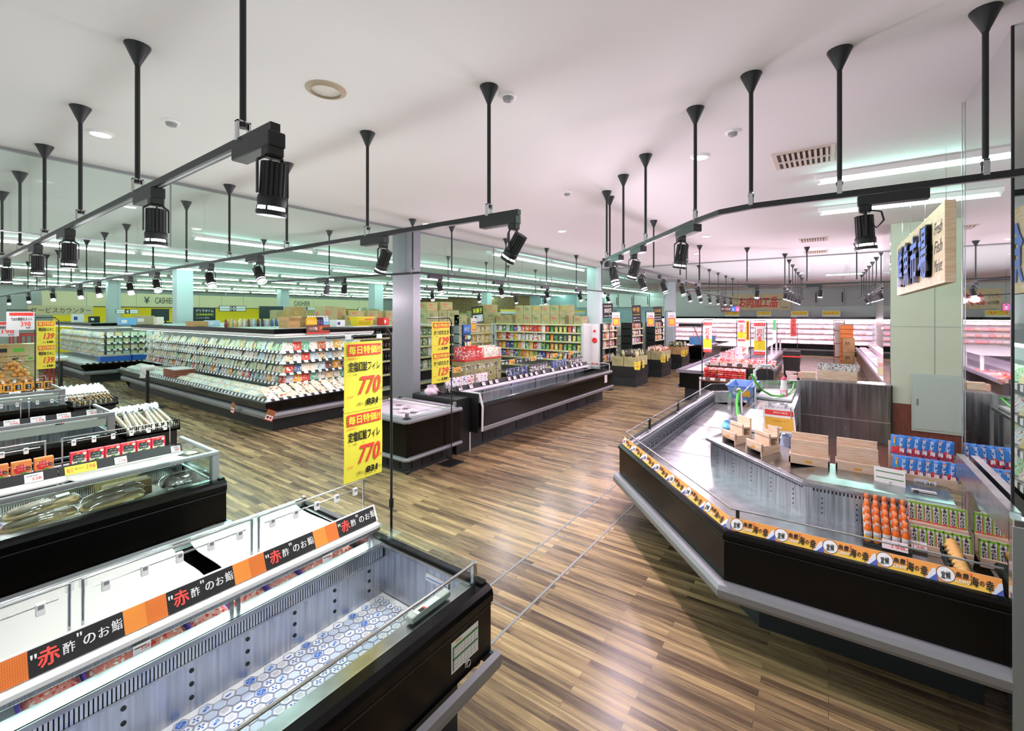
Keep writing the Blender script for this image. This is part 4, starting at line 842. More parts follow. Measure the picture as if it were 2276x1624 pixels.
# glass round the outside with its rails and dividers
mb = MB(); mb.sweep(OUT, [(-.035, .80), (-.035, .925)], GLASS, caps=False); mb.build('glass_screen', F)
mb = MB(); mb.sweep(OUT, [(-.04, .925), (-.04, .933), (-.03, .933), (-.03, .925), (-.04, .925)], ALU); 
for x in (5.6, 6.9, 8.1): mb.box(x-.006, 1.83, .8, x+.006, 1.86, .94, CHAR)
mb.box(3.325, .49, .8, 3.345, .51, .93, CHAR); mb.build('screen_rail', F)
mb = MB(); mb.sweep([(9.0, 1.735), (4.9, 1.76)], [(0, .6), (0, .78), (.02, .79), (.03, .8)], mat('basket_grey', '8f9298', .4, .6))
for k in range(26): x = 5.0+.155*k; mb.box(x, 1.725, .66, x+.10, 1.733, .68, CHAR); mb.box(x, 1.725, .70, x+.10, 1.733, .72, CHAR)
mb.tube([(5.0, 1.78, .81), (9.0, 1.755, .81)], .012, CHROME, 8); mb.build('inner_basket_grille', F)
# end frame against the mirrored column
mb = MB(); mb.box(3.30, -.79, 1.10, 4.45, -.747, 1.255, STEELX); mb.box(3.24, -.80, 0, 3.31, -.747, 1.235, CHROME, .004); mb.box(3.235, -.803, 0, 3.245, -.745, 1.2, GREY); mb.build('end_frame', F)
# orange strip cards on the nose
SEA = mat('strip_orange', 'f2a24c', .5); SEA2 = mat('strip_yellow', 'f6c64c', .5); WAVE = mat('wave_blue', '4a5fb0', .5); PALEB = mat('wave_pale', 'dfe6f2', .5)
def strip_card(p, q, n, label):
    P, Q = Vector(p), Vector(q); Lh = (Q-P).length; dr = (Q-P)/Lh; ux = Vector((dr.x, dr.y, 0)); out = Vector((dr.y, -dr.x, 0)); up = (Vector((0, 0, 1))-out*.45).normalized()
    t = thing('sea_food_strip', label, 'banner', (P.x, P.y, .8)); o0 = Vector((P.x, P.y, .803)); w = Lh/n; h = .082
    for k in range(n):
        o = o0+ux*(k*w); S = lambda a, b, e=0.0: o+ux*a+up*b+out*(.002+e); mb = MB()
        qd = lambda pts, m, e: mb.face([S(a*w, b*h, e) for a, b in pts], m)
        mb.face([S(0, 0, -.002), S(0, h, -.002), S(w, h, -.002), S(w, 0, -.002)], WHT)
        qd([(0, 0), (1, 0), (1, 1), (0, 1)], SEA, 0); qd([(.2, 0), (.8, 0), (.85, .35), (.55, .45), (.3, .3)], SEA2, .0004); qd([(.82, 0), (1, 0), (1, .75), (.95, .7)], PALEB, .0005); qd([(.88, 0), (1, 0), (1, .4)], WAVE, .0007); qd([(0, .5), (.04, 0), (0, 0)], WAVE, .0007)
        r = h*.47; c = S(.155*w, h*.52)
        for rr, m, e in ((r, INK, .001), (r*.93, LABELW, .0014)): mb.face([c+ux*rr*math.cos(2*PI*i/22)+up*rr*math.sin(2*PI*i/22)+out*e for i in range(22)], m)
        T = lambda s_, a, b, hh, m, ww=None, bb=.03: mb.text(s_, S(a*w, b*h, .0016), ux, up, hh*h, m, ww*w if ww else None, bb, .15)
        T('宜', .075, .25, .42, INK, .075); T('候', .155, .28, .42, INK, .075); T('魚豊', .30, .5, .33, INK, .21); T('こだわり', .29, .2, .2, LABELW, .22, .06); T('こだわり', .29, .2, .2, INK, .22, .01)
        T('海', .52, .2, .55, INK, .13); T('の', .66, .3, .3, INK, .07); T('幸', .75, .1, .62, INK, .12); T('•', .53, .8, .1, SOFTRED)
        mb.build('card', t)
    return t
strip_card((3.292, .54), (3.325, -.735), 5, 'orange sea food strip with round brush logos along the front of the fish counter')
strip_card((4.79, 1.893), (3.30, .573), 7, 'orange sea food strip along the slanting side of the fish counter')
# ---------------- goods on the ridge and in the bin
def stand(name, label, x, y, w, rz, steps, tagc=None):
    """stepped pale wood stand facing local -X"""
    t = thing(name, label, 'display stand', (x, y, .93), rz=rz)
    mb = MB(); mb.box(.0, -w/2, -.0, .02, w/2, .08, PINE, .002)
    for i, (d, hh) in enumerate(steps): mb.box(d, -w/2+.01, 0, d+.02, w/2-.01, hh, PINE, .002); mb.box(d-.09, -w/2+.01, hh*.55 if i else .0, d, w/2-.01, hh*.55+.015 if i else .015, PINE)
    mb.box(.0, -w/2, -.05, steps[-1][0]+.02, -w/2+.012, .06, PINE); mb.box(.0, w/2-.012, -.05, steps[-1][0]+.02, w/2, .06, PINE); mb.build('planks', t, False)
    mb = MB(); mb.mesh([(-.001, .03*math.cos(2*PI*i/16), .03+.011*math.sin(2*PI*i/16)) for i in range(16)], [tuple(range(15, -1, -1))], GOLD)
    mb.text('広告の品', (-.0012, .022, .026), (0, -1, 0), (0, 0, 1), .008, SOFTRED, .044); mb.build('sticker', t, False); return t
stand('wooden_stand', 'wide pale wooden stepped stand left of its twin on the fish counter ridge', 4.68, .14, .30, 0, ((.10, .19), (.2, .235)))
stand('wooden_stand', 'wide pale wooden stepped stand right of its twin on the fish counter ridge', 4.69, -.20, .30, 0, ((.10, .19), (.2, .235)))
stand('wooden_stand', 'small pale wooden stand nearer the sign stand at the corner of the fish counter', 4.93, .60, .22, -PI/4, ((.09, .17), (.18, .23)))
stand('wooden_stand', 'small pale wooden stand farthest along the slanting fish counter ridge', 5.20, .87, .22, -PI/4, ((.09, .17), (.18, .23)))
# plum bags
UMEB = mat('plum_bag_blue', '2f86dd', .3); UMER = mat('plum_red', 'd23a40', .4)
um = thing('pickled_plum_bag', None, 'snack bag', (0, 0, 0)); w, h = .105, .165
def pil(u, v, d): return (-(d)*(math.sin(PI*u)*math.sin(PI*v))**.4, (.5-u)*w, v*h)
mb = MB(); mb.grid(lambda u, v: pil(u, v, .014), 8, 8, UMEB); mb.grid(lambda u, v: pil(1-u, v, -.014), 8, 8, UMEB); mb.build('bag', um, False)
mb = MB(); mb.grid(lambda u, v: (pil(u, v*(.32+.12*math.sin(PI*u)), .0165)[0]-.0006, pil(u, 0, 0)[1]*.96, .004+v*h*(.32+.12*math.sin(PI*u))), 10, 4, UMER)
X_ = -.0185
mb.text('梅', (X_, -.012, .03), (0, -1, 0), (0, 0, 1), .036, LABELW, .03, .03); mb.text('干', (X_, -.008, .068), (0, -1, 0), (0, 0, 1), .026, LABELW, .02, .03); mb.text('し', (X_, -.012, .094), (0, -1, 0), (0, 0, 1), .024, LABELW, .02, .03); mb.text('甘', (X_, -.010, .12), (0, -1, 0), (0, 0, 1), .026, LABELW, .022, .03)
mb.mesh([(X_, .03, .075), (X_, .012, .065), (X_, .01, .085), (X_, .022, .09)], [(3, 2, 1, 0)], LEAF); mb.mesh([(X_, .035, .14), (X_, .012, .135), (X_, .012, .147), (X_, .035, .152)], [(0, 1, 2, 3)], ORANGE); mb.mesh([(X_, .03, .095), (X_, .018, .093), (X_, .018, .13), (X_, .03, .132)], [(0, 1, 2, 3)], GOLD); mb.build('front_print', um, False)
t = thing('wooden_stand', 'two tier pale wooden stand holding blue plum bags beside the mirrored column', 'display stand', (4.75, -.62, .92))
mb = MB(); mb.box(4.70, -.80, .91, 4.72, -.44, .985, PINE); mb.box(4.72, -.80, .925, 4.92, -.44, .94, PINE); mb.box(4.86, -.80, .94, 4.88, -.44, 1.085, PINE); mb.box(4.88, -.80, 1.06, 5.0, -.44, 1.075, PINE); mb.box(4.99, -.80, .94, 5.0, -.42, 1.17, PINE); mb.build('planks', t)
for row in range(2):
    for k in range(7):
        o = um if (row == 0 and k == 0) else dup(um); o.location = (4.745+.006*(k % 2)+.15*row, -.475-.047*k, .942+.137*row); o.rotation_euler = (0, .12, -.32+rnd.uniform(-.05, .05))
        o['label'] = 'blue pickled plum bag in the %s row of the wooden stand by the mirror' % ('upper' if row else 'lower'); o['group'] = 'blue plum bags, %s row' % ('upper' if row else 'lower')
t = card(.13, .085, [('138', .38, .18, .38, INK, .5)], LABELW).build('price_card', None, False); t.location = (4.682, -.55, .90); t.rotation_euler = (-.3, 0, -PI/2); tag(t, 'white 138 price card in front of the blue plum bags', 'price tag')
me = t.data; mb = MB(); mb.face([(.0, -.0008, .05), (.13, -.0008, .05), (.13, -.0008, .085), (0, -.0008, .085)], PALEB); mb.mesh([(.1+.024*math.cos(2*PI*i/16), -.0014, .068+.011*math.sin(2*PI*i/16)) for i in range(16)], [tuple(range(16))], GOLD)
for k in range(9): mb.box(.01+.004*k, -.0012, .014, .012+.004*k, -.0008, .045, INK)
mb.build('card_print', t, False)
t = thing('schedule_sheet', 'white check sheet with green bands standing on the fish counter ridge', 'paper', (4.6, -.42, .9)); mb = MB()
o = Vector((4.60, -.30, .905)); ux = Vector((-.15, -1, 0)).normalized(); up = Vector((.35, 0, 1)).normalized(); nz = ux.cross(up)
Sx = lambda a, b, e=0: o+ux*a+up*b+nz*e
mb.mesh([Sx(0, 0), Sx(.19, 0), Sx(.19, .13), Sx(0, .13), Sx(0, 0, -.002), Sx(.19, 0, -.002), Sx(.19, .13, -.002), Sx(0, .13, -.002)], [(0, 1, 2, 3), (7, 6, 5, 4), (0, 4, 5, 1), (1, 5, 6, 2), (2, 6, 7, 3), (3, 7, 4, 0)], PAPER)
for b in (.092, .045): mb.face([Sx(.012, b, .0006), Sx(.18, b, .0006), Sx(.18, b+.008, .0006), Sx(.012, b+.008, .0006)], GREEN)
mb.build('sheet', t); mb = MB(); mb.box(4.59, -.42, .895, 4.61, -.39, .93, CHROME, .003); mb.build('clip', t)
t = thing('shelf_thermometer', 'white strip thermometer lying on the fish counter ridge below the plum bags', 'thermometer', (4.55, -.55, .905)); mb = MB(); mb.box(4.54, -.66, .905, 4.575, -.52, .918, LABELW); mb.box(4.538, -.56, .908, 4.545, -.53, .916, BLK); mb.build('strip', t)
# sauce bottles
BO = mat('sauce_orange', 'f0752a', .25); BY = mat('sauce_label_gold', 'eeb83c', .4)
bo = thing('sauce_bottle', None, 'bottle', (0, 0, 0)); mb = MB(); mb.lathe([(.02, 0), (.023, .01), (.023, .085), (.018, .11), (.0115, .125), (.0105, .165)], BO, 16); mb.build('body', bo, False)
mb = MB(); mb.lathe([(.0126, .162), (.0126, .182), (.011, .185)], mat('cap_orange', 'f58a4a', .35), 14); mb.build('cap', bo, False); mb = MB(); mb.lathe([(.0235, .015), (.0236, .018), (.0236, .045)], BY, 16, caps=False); mb.lathe([(.0236, .045), (.0236, .08)], LABELW, 16, caps=False); mb.text('ほんしお', (-.0242, .016, .05), (0, -1, 0), (0, 0, 1), .014, INK, .03, .02); mb.lathe([(.0135, .128), (.0135, .15)], mat('neck_label', 'f8c9b0', .4), 12, caps=False); mb.build('label_band', bo, False)
t = thing('bottle_rack', 'dark stepped rack under the orange sauce bottles in the fish counter', 'rack', (4.25, -.34, .585)); mb = MB()
for k in range(4): mb.box(4.12+.058*k, -.475, .582, 4.178+.058*k, -.205, .60+.034*k, CHAR)
mb.build('steps', t)
for row in range(4):
    for k in range(5):
        o = bo if (row == 0 and k == 0) else dup(bo); o.location = (4.148+.058*row, -.235-.052*k, .602+.034*row)
        o['label'] = 'orange sauce bottle with a gold label in the stepped rack of the fish counter'; o['group'] = 'orange sauce bottles'
# wasabi pouches
WB = mat('wasabi_green', '8fc63d', .4); WW = mat('wasabi_white', 'f2f0ee', .45)
wa = thing('wasabi_pouch', None, 'seasoning pouch', (0, 0, 0)); mb = MB(); mb.box(-.008, -.021, 0, .008, .021, .135, WW, .002); mb.build('carton', wa, False)
mb = MB(); X_ = -.0085; mb.face([(X_, -.012, .0), (X_, -.021, .0), (X_, -.021, .135), (X_, -.012, .135)], WB); mb.face([(X_, .021, .118), (X_, -.021, .118), (X_, -.021, .135), (X_, .021, .135)], WB); mb.face([(X_, .021, .0), (X_, -.012, .0), (X_, -.012, .012), (X_, .021, .006)], SOFTRED); mb.face([(X_, .021, .0), (X_, .018, 0), (X_, .018, .1), (X_, .021, .1)], SOFTRED)
for i, c_ in enumerate('本わさび'): mb.text(c_, (X_-.0002, .014, .088-.026*i), (0, -1, 0), (0, 0, 1), .022, INK, .022, .04)
mb.mesh([(X_-.0004, .004+.006*math.cos(i), .114+.008*math.sin(i)) for i in (0, 1, 2, 3, 4, 5)], [(0, 1, 2, 3, 4, 5)], mat('root_brown', '7a6a45', .6)); mb.build('front_print', wa, False)
t = thing('wooden_stand', 'pale wooden two step stand under the green wasabi pouches', 'display stand', (4.3, -.62, .585)); mb = MB(); mb.box(4.20, -.79, .582, 4.215, -.478, .64, PINE); mb.box(4.215, -.79, .60, 4.33, -.478, .612, PINE); mb.box(4.33, -.79, .582, 4.345, -.478, .745, PINE); mb.box(4.345, -.79, .733, 4.42, -.478, .745, PINE); mb.build('planks', t)
for row in range(2):
    for k in range(7):
        o = wa if (row == 0 and k == 0) else dup(wa); o.location = (4.245+.125*row, -.502-.044*k, .614+.133*row); o.rotation_euler = (0, .1, 0)
        o['label'] = 'green and white wasabi pouch in the %s row of the fish counter stand' % ('upper' if row else 'lower'); o['group'] = 'wasabi pouches, %s row' % ('upper' if row else 'lower')
tagcard('price_card', 4.185, -.44, .60, .12, .06, wprice('128'), 'white 128 price card in front of the wasabi pouches', rz=-PI/2); bpy.data.objects['price_card.%03d' % 0] if False else None
tagcard('price_card', 4.09, -.31, .60, .14, .06, wprice('198'), 'pink printed price card in front of the sauce bottles', mat('card_pink', 'f6dfe2', .6), rz=-PI/2)
# twisted ochre garland in its dark tray next to the mirror
t = thing('garland_tray', 'twisted ochre paper garland in a dark tray next to the mirrored column', 'decoration', (3.85, -.71, .62)); mb = MB()
mb.grid(lambda u, v: (4.12-.6*u, -.665-.012*math.sin(u*70)+.028*math.cos(2*PI*v), .72-.05*u+.028*math.sin(2*PI*v)+.01*math.cos(u*70)), 60, 8, mat('ochre_paper', 'd8a860', .6)); mb.build('garland', t)
mb = MB(); mb.box(3.5, -.74, .6, 4.14, -.62, .66, BLK, .01); mb.grid(lambda u, v: (4.12-.6*u, -.62+.01*math.sin(u*70), .66-.05*u+.05*v), 60, 1, BLK); mb.build('tray', t)
# sign stand with the red and orange notice
t = thing('notice_stand', 'white notice with red and orange panels clipped to a thin stand in the fish counter', 'sign', (5.16, .28, .95))
mb = MB(); mb.tube([(5.16, .28, .93), (5.12, .3, 1.34)], .006, CHROME, 8); mb.lathe([(.04, 0), (.04, .006)], CHROME, 16, (5.16, .28, .945)); mb.build('pole', t)
o = Vector((5.05, .52, 1.10)); ux = Vector((.12, -.99, -.02)).normalized(); up = Vector((.3, .1, .95)).normalized(); nz = ux.cross(up); w, h = .27, .27
Sx = lambda a, b, e=0.0: o+ux*(a*w)+up*(b*h)+nz*(e-.02*math.sin(PI*a))
mb = MB(); fl = lambda a0, a1, b0, b1, m, e: mb.grid(lambda u, v: tuple(Sx(a0+(a1-a0)*u, b0+(b1-b0)*v, e)), 8, 1, m)
fl(0, 1, 0, 1, PAPER, 0); fl(0, 1, 0, 1, PAPER, -.002); fl(.07, .97, .62, .80, RED, .001); fl(.05, .95, .08, .54, GOLD, .001)
mb.text('お客様へのお願い', Sx(.08, .86, .024), ux, up, .07*h, NAVY, .8*w); mb.text('鮮魚の発送', Sx(.34, .67, .024), ux, up, .07*h, LABELW, .45*w); mb.text('調理承ります', Sx(.3, .38, .024), ux, up, .06*h, mat('brown_ink', '9a6a1c', .6), .5*w)
mb.grid(lambda u, v: tuple(Sx(.1+.5*u, .18+(.05*math.sin(PI*u)**.5)*(2*v-1)*(.3 if .35 < u < .5 else 1), .0025)), 12, 2, PAPER); mb.build('sheet', t)
mb = MB()
for a in (.25, .78):
    p = Sx(a, 1.02, 0); mb.box(p.x-.008, p.y-.015, p.z-.02, p.x+.012, p.y+.015, p.z+.02, CHROME, .003); mb.tube([p+Vector((0, -.012, .02)), p+Vector((-.01, -.012, .045)), p+Vector((-.01, .012, .045)), p+Vector((0, .012, .02))], .0025, CHROME, 5)
mb.build('bulldog_clips', t)
# staff side: bench, chopping boards, basin, bottle, hose, acrylic guards
SB = thing('staff_bench', 'stainless staff bench with shelves inside the fish counter ring', 'bench', (7.5, .7, 0))
mb = MB(); mb.box(5.9, .42, .80, 9.8, 1.02, .84, STEELX); mb.box(5.95, .98, .1, 9.8, 1.0, .8, STEELX); mb.build('worktop', SB)
for k, x in enumerate((5.95, 7.45, 8.3, 9.75)): mb = MB(); mb.box(x-.02, .44, 0, x+.02, .48, .8, CHROME); mb.build('leg', SB)
mb = MB(); mb.box(5.95, .46, .25, 9.75, .98, .27, STEELX); mb.build('undershelf', SB)
BRD = mat('board_white', 'eef2f0', .5)
def slab(name, lb, x0, y0, x1, y1, z0, z1, m, cat): t = thing(name, lb, cat, ((x0+x1)/2, (y0+y1)/2, z0)); mb = MB(); mb.box(x0, y0, z0, x1, y1, z1, m, .008); mb.build('board', t); return t
slab('chopping_board', 'large white chopping board farther back under the pink bottle', 8.45, .48, 9.75, .98, .842, .885, BRD, 'chopping board'); slab('chopping_board', 'white chopping board nearer the wooden stands in the fish counter', 6.0, .46, 7.3, .93, .842, .885, BRD, 'chopping board')
t = thing('spray_bottle', 'white and pink squeeze bottle standing on the far chopping board', 'bottle', (8.75, .61, .886)); mb = MB(); mb.lathe([(.05, 0), (.055, .01), (.055, .10), (.052, .1)], mat('pink_liquid', 'ee6f93', .3), 18, (8.75, .61, .886)); mb.lathe([(.055, .10), (.055, .16), (.045, .19), (.048, .23), (.035, .27), (.025, .28)], WHT, 18, (8.75, .61, .886), caps=False); mb.build('body', t); mb = MB(); mb.lathe([(.04, .268), (.042, .3), (.02, .315), (.012, .34)], mat('cap_pink', 'e8607f', .35), 16, (8.75, .61, .886)); mb.build('cap', t); mb = MB(); mb.box(8.694, .575, .91, 8.70, .645, .97, LABELW); mb.build('label', t)
t = thing('blue_basin', 'pale blue plastic basin with a yellow label on the fish counter', 'basin', (8.35, 1.25, .86)); mb = MB(); x0, x1, y0, y1 = 8.0, 8.75, 1.0, 1.35
def rect(i, z): return [(x0+i, y0+i, z), (x1-i, y0+i, z), (x1-i, y1-i, z), (x0+i, y1-i, z)]
vs = rect(.05, .87)+rect(-.01, 1.09)+rect(-.03, 1.09)+rect(-.03, 1.105)+rect(.005, 1.1)+rect(.06, .885); fs = [(3, 2, 1, 0), (20, 21, 22, 23)]
for r in range(5):
    for i in range(4): fs.append((r*4+i, r*4+(i+1) % 4, (r+1)*4+(i+1) % 4, (r+1)*4+i))
mb.mesh(vs, fs, BLUE); mb.build('tub', t); mb = MB(); mb.face([(8.008, 1.09, .93), (8.008, 1.02, .93), (7.985, 1.02, 1.03), (7.985, 1.2, 1.03), (8.005, 1.2, .93)], GOLD); mb.build('label', t)
HOSE = mat('hose_green', '5ee04e', .35)
t = thing('water_hose', 'bright green hose looping over the far chopping board', 'hose', (8.6, .9, .89)); mb = MB(); mb.tube([(8.0, 1.0, 1.3), (8.1, .95, 1.16), (8.25, .87, 1.02), (8.4, .76, .93), (8.55, .66, .905), (8.9, .56, .905), (9.4, .52, .93), (9.8, .52, .99)], .016, HOSE, 8); mb.build('tube', t)
t = thing('water_hose', 'short green hose hanging down behind the nearer acrylic guard', 'hose', (6.55, 1.0, .9)); mb = MB(); mb.tube([(6.85, 1.0, 1.2), (6.75, 1.01, 1.16), (6.6, 1.0, 1.08), (6.4, .96, .95), (6.3, .9, .89)], .018, HOSE, 8); mb.build('tube', t)
t = thing('tap', 'chrome tap with a curved spout at the far end of the staff bench', 'tap', (8.3, .98, .84)); mb = MB(); mb.tube([(8.2, .98, .84), (8.2, .98, 1.34), (8.28, .9, 1.41), (8.42, .78, 1.41), (8.46, .74, 1.34)], .022, CHROME, 10); mb.build('spout', t); mb = MB(); mb.box(8.1, .94, 1.2, 8.18, 1.02, 1.25, CHROME, .01); mb.build('handle', t)
t = thing('tap', 'chrome tap behind the nearer acrylic guard', 'tap', (6.9, 1.0, .84)); mb = MB(); mb.tube([(6.95, 1.0, .84), (6.95, 1.0, 1.18), (6.85, 1.02, 1.22), (6.75, 1.04, 1.2)], .02, CHROME, 10); mb.build('spout', t); mb = MB(); mb.tube([(6.95, .98, 1.15), (7.5, .92, 1.24)], .008, CHROME, 6); mb.build('lever', t)
for lb, x, y in (('clear acrylic splash guard nearer the wooden stands', 6.3, 1.06), ('clear acrylic splash guard behind the blue basin', 8.0, 1.06)):
    t = thing('splash_guard', lb, 'splash guard', (x, y, .84)); mb = MB(); mb.prism([(x-.0, .84), (x+.7, .84), (x+.7, 1.24), (x+.15, 1.24), (x, 1.14)], 'y', y, y+.006, ACRYL); mb.box(x-.02, y, .84, x, y+.05, .88, CHROME); mb.build('panel', t)
PB = glass('plastic_bag', (.86, .90, .97, 1), .8, .25)
def bag(lb, x, y, z, r, h, m): 
    t = thing('plastic_bag', lb, 'bag', (x, y, z)); mb = MB(); mb.grid(lambda u, v: (x+r*(1+.18*math.sin(6*u*2*PI+v*7))*math.cos(2*PI*u)*(.55+.45*math.sin(PI*min(1, v+.25))), y+r*(1+.18*math.cos(8*u*PI+v*9))*math.sin(2*PI*u)*(.55+.45*math.sin(PI*min(1, v+.25))), z+h*v), 18, 9, m); mb.build('bag', t)
    return t
bag('crumpled pale blue plastic bag hanging by the notice stand', 5.32, .33, .6, .12, .42, mat('bag_blue', 'b9c6e6', .3)); bag('blue plastic bag beside the farthest wooden stand', 5.56, .93, .95, .075, .09, mat('bag_cyan', '76c4ec', .3))
t = thing('folded_paper', 'white folded paper on the ridge beside the farthest wooden stand', 'paper', (5.62, 1.05, .95)); mb = MB(); mb.box(5.5, .98, .95, 5.75, 1.12, .965, PAPER); mb.build('sheet', t)
# stainless partition at the back of the ring and the goods on it
t = thing('staff_screen', 'tall brushed stainless screen closing the far side of the fish counter', 'screen', (9.88, .2, 0))
mb = MB(); mb.box(9.86, -.86, .013, 9.895, .42, 1.03, STEELD); mb.box(9.853, -.86, .40, 9.86, .42, .415, CHROME); mb.build('far_panel', t); mb = MB(); mb.sweep([(9.86, .42), (9.3, 1.2)], [(0, .013), (0, 1.03), (.02, 1.03)], STEELD); mb.build('side_panel', t); mb = MB(); mb.box(9.85, -.87, 1.03, 10.24, .42, 1.05, STEELX); mb.box(9.85, -.885, .1, 9.91, -.866, 1.05, BLK); mb.build('cap_shelf', t)
# hanging sign board
t = thing('market_sign_board', 'hanging pale wood board with raised blue brush lettering for the fresh fish market', 'sign', (7.2, -.85, 2.54))
mb = MB(); mb.box(5.5, -.925, 2.54, 8.9, -.85, 3.28, OAK, .003); mb.build('board', t)
BLB = mat('sign_blue', '5b86dd', .5); yf = -.849
for i, c_ in enumerate('鮮魚市場'):
    x = 8.35-.6*i; mb = MB()
    v, f, (dw, dh) = text_geo(c_, .03, .0); sx, sy = .5/dw, (.56+.0*i)/dh
    for e in range(5): mb.mesh([(x-a*sx, yf+.008+.009*e, 2.62+b*sy) for a, b in v], f, BLK)
    mb.mesh([(x-a*sx, yf+.05, 2.62+b*sy) for a, b in text_geo(c_, .012, 0)[0]], text_geo(c_, .012, 0)[1], BLB); mb.build('raised_letter', t)
mb = MB()
for s_, z in (('Fresh', 3.02), ('Fish', 2.84), ('Market', 2.66)): mb.text(s_, (5.98, yf, z), (-1, 0, 0), (0, 0, 1), .12, CHAR, .38, 0, .3)
for s_, z in (('活', 3.0), ('き', 2.85), ('一番', 2.68)): mb.text(s_, (8.8, yf, z), (-1, 0, 0), (0, 0, 1), .1, CHAR, .22, 0, .1)
mb.build('small_lettering', t)
for x in (5.7, 6.8, 7.9, 8.7): mb = MB(); mb.tube([(x, -.89, 3.28), (x, -.89, H)], .003, CHROME, 5); mb.lathe([(.008, 0), (.012, .03), (.004, .06)], WHT, 8, (x, -.89, 3.28)); mb.build('hanging_wire', t)
# ================================================================== long black chiller in the middle with its end chest
YM, XM0, XM1 = 4.70, 5.66, 11.05
t = thing('display_chiller', 'long low black chiller with a glass edge in the middle of the shop', 'display chiller', (8.3, 5.2, 0)); CH = t
mb = MB(); y = YM; mb.prism([(y, .8), (y-.055, .797), (y-.085, .75), (y-.07, .70), (y-.055, .40), (y+.1, .36), (y+.1, .7), (y, .78)], 'x', XM0, XM1, BLACK); mb.box(XM1-.04, y, .36, XM1, y+1.1, .8, BLACK); mb.box(XM0, y+1.05, .0, XM1, y+1.1, .86, BLACK); mb.build('front_panel', t)
mb = MB(); mb.box(XM0, y-.10, .335, XM1+.03, y-.05, .41, BUMP, .012); mb.box(XM1, y-.1, .335, XM1+.03, y+1.1, .41, BUMP, .01); mb.build('bumper', t)
mb = MB(); mb.box(XM0, y+.2, 0, XM1-.02, y+1.0, .36, CHAR)
for k in range(5): 
    x = 6.0+1.02*k; mb.box(x, y+.193, .05, x+.55, y+.2, .30, BLK)
    for q in range(3): mb.box(x+.18*q, y+.188, .05, x+.18*q+.012, y+.194, .30, CHAR)
mb.build('kick_plate', t)
mb = MB(); mb.box(XM0, y+.1, .5, XM1-.04, y+.72, .52, STEELX); mb.face([(XM0, y, .79), (XM1-.04, y, .79), (XM1-.04, y+.1, .52), (XM0, y+.1, .52)], STEELX); mb.box(XM0, y+.72, .5, XM1-.04, y+.74, .86, STEEL)
for k in range(5): x = 6.6+.95*k; mb.box(x, y+.705, .55, x+.03, y+.72, .86, CHROME)
mb.build('bin', t)
mb = MB(); mb.box(XM0+.02, y+.004, .8, XM1, y+.01, .94, GLASS); mb.box(XM1-.008, y+.01, .8, XM1, y+1.0, .96, GLASS); mb.build('glass_screen', t)
mb = MB(); mb.box(XM0, y, .938, XM1, y+.014, .948, ALU); mb.box(XM1-.012, y, .80, XM1+.006, y+.016, .97, LABELW); mb.box(XM1-.01, y, .958, XM1+.004, y+.75, .97, LABELW); mb.box(8.75, y-.002, .8, 8.77, y+.016, .95, BLK); mb.build('screen_rail', t)
mb = MB(); mb.prism([(y-.07, .34), (y-.08, .74), (y-.02, .95), (y+.3, .95), (y+.3, .965), (y-.03, .965), (y-.10, .75), (y-.09, .34)], 'x', XM0-.03, XM0, LABELW); mb.box(XM0-.035, y+.0, .30, XM0, y+1.05, .945, BLK); mb.build('end_frame', t)
YR = y+.74
mb = MB(); mb.box(XM0, YR-.1, .86, XM1, YR+.1, .89, mat('lamp_housing', 'ece4ee', .45), .006); mb.box(XM0, YR-.16, .84, XM1, YR-.1, .875, M['lamp_housing'], .008); mb.build('ridge_shelf', t)
mb = MB(); mb.box(XM0+.05, YR-.1, .848, XM1-.05, YR-.02, .858, PINKGLOW); mb.build('case_lamp', t)
price_rail(t, YR-.01, XM0-.2, XM1); 
fence(t, YR+.02, ((5.65, 6.35), (6.42, 7.15), (7.3, 8.1), (8.17, 9.0), (9.1, 9.95), (10.02, 10.8)), .9, 1.30)
t = thing('pedestal', 'black pedestal box joining the end chest to the long chiller', 'cabinet', (5.5, 5.3, 0)); mb = MB(); mb.box(5.29, 4.86, 0, 5.62, 5.9, .885, BLK, .006); mb.build('body', t); mb = MB(); mb.box(5.60, 4.852, .0, 5.625, 4.87, .3, LABELW); mb.build('trim', t)
# tags on the chiller rail
for k, px in enumerate((1000, 1022, 1046, 1074, 1090, 1103, 1131, 1143, 1157, 1169, 1180, 1191, 1208, 1228, 1247, 1257, 1271, 1281, 1291)):
    x = Xon(px, YR-.09); o = (tg if False else dup(tg)); o.location = (x, YR-.105, .94); o.rotation_euler = (-.45, 0, 0); o.scale = (1.6, 1, 1.9)
    o['label'] = 'small white price tag on the black rail of the long chiller'; o['group'] = 'price tags on the long chiller rail'
BAGB = printed('pack_black_blue', ['20242e', '26324c', '1d2a60'], .2, 14, .3, accents=['4f7fd8', '8fb0e8', 'd9dde6']); BAGR = printed('pack_white_red', ['f0eef2', 'ece6ea'], .3, 16, .4, accents=['c9343c', '3a3c7a']); BAGK = printed('pack_black_white', ['1b1b1f', '242228'], .55, 22, .35)
def pouch_proto(name, w, h, d, m, nu=5, nv=5, foot=True):
    """a filled pouch standing on its foot, front towards local -Y"""
    mb = MB(); f = lambda sgn: (lambda u, v: ((u-.5)*w*(1-.06*math.sin(PI*v)), sgn*d/2*((math.sin(PI*u)**.6)*(1-v)**.35 if foot else (math.sin(PI*u)*math.sin(PI*v))**.45), v*h))
    mb.grid(f(-1), nu, nv, m); g = f(1); mb.grid(lambda u, v: g(1-u, v), nu, nv, m); o = mb.build(name, None, False); return o
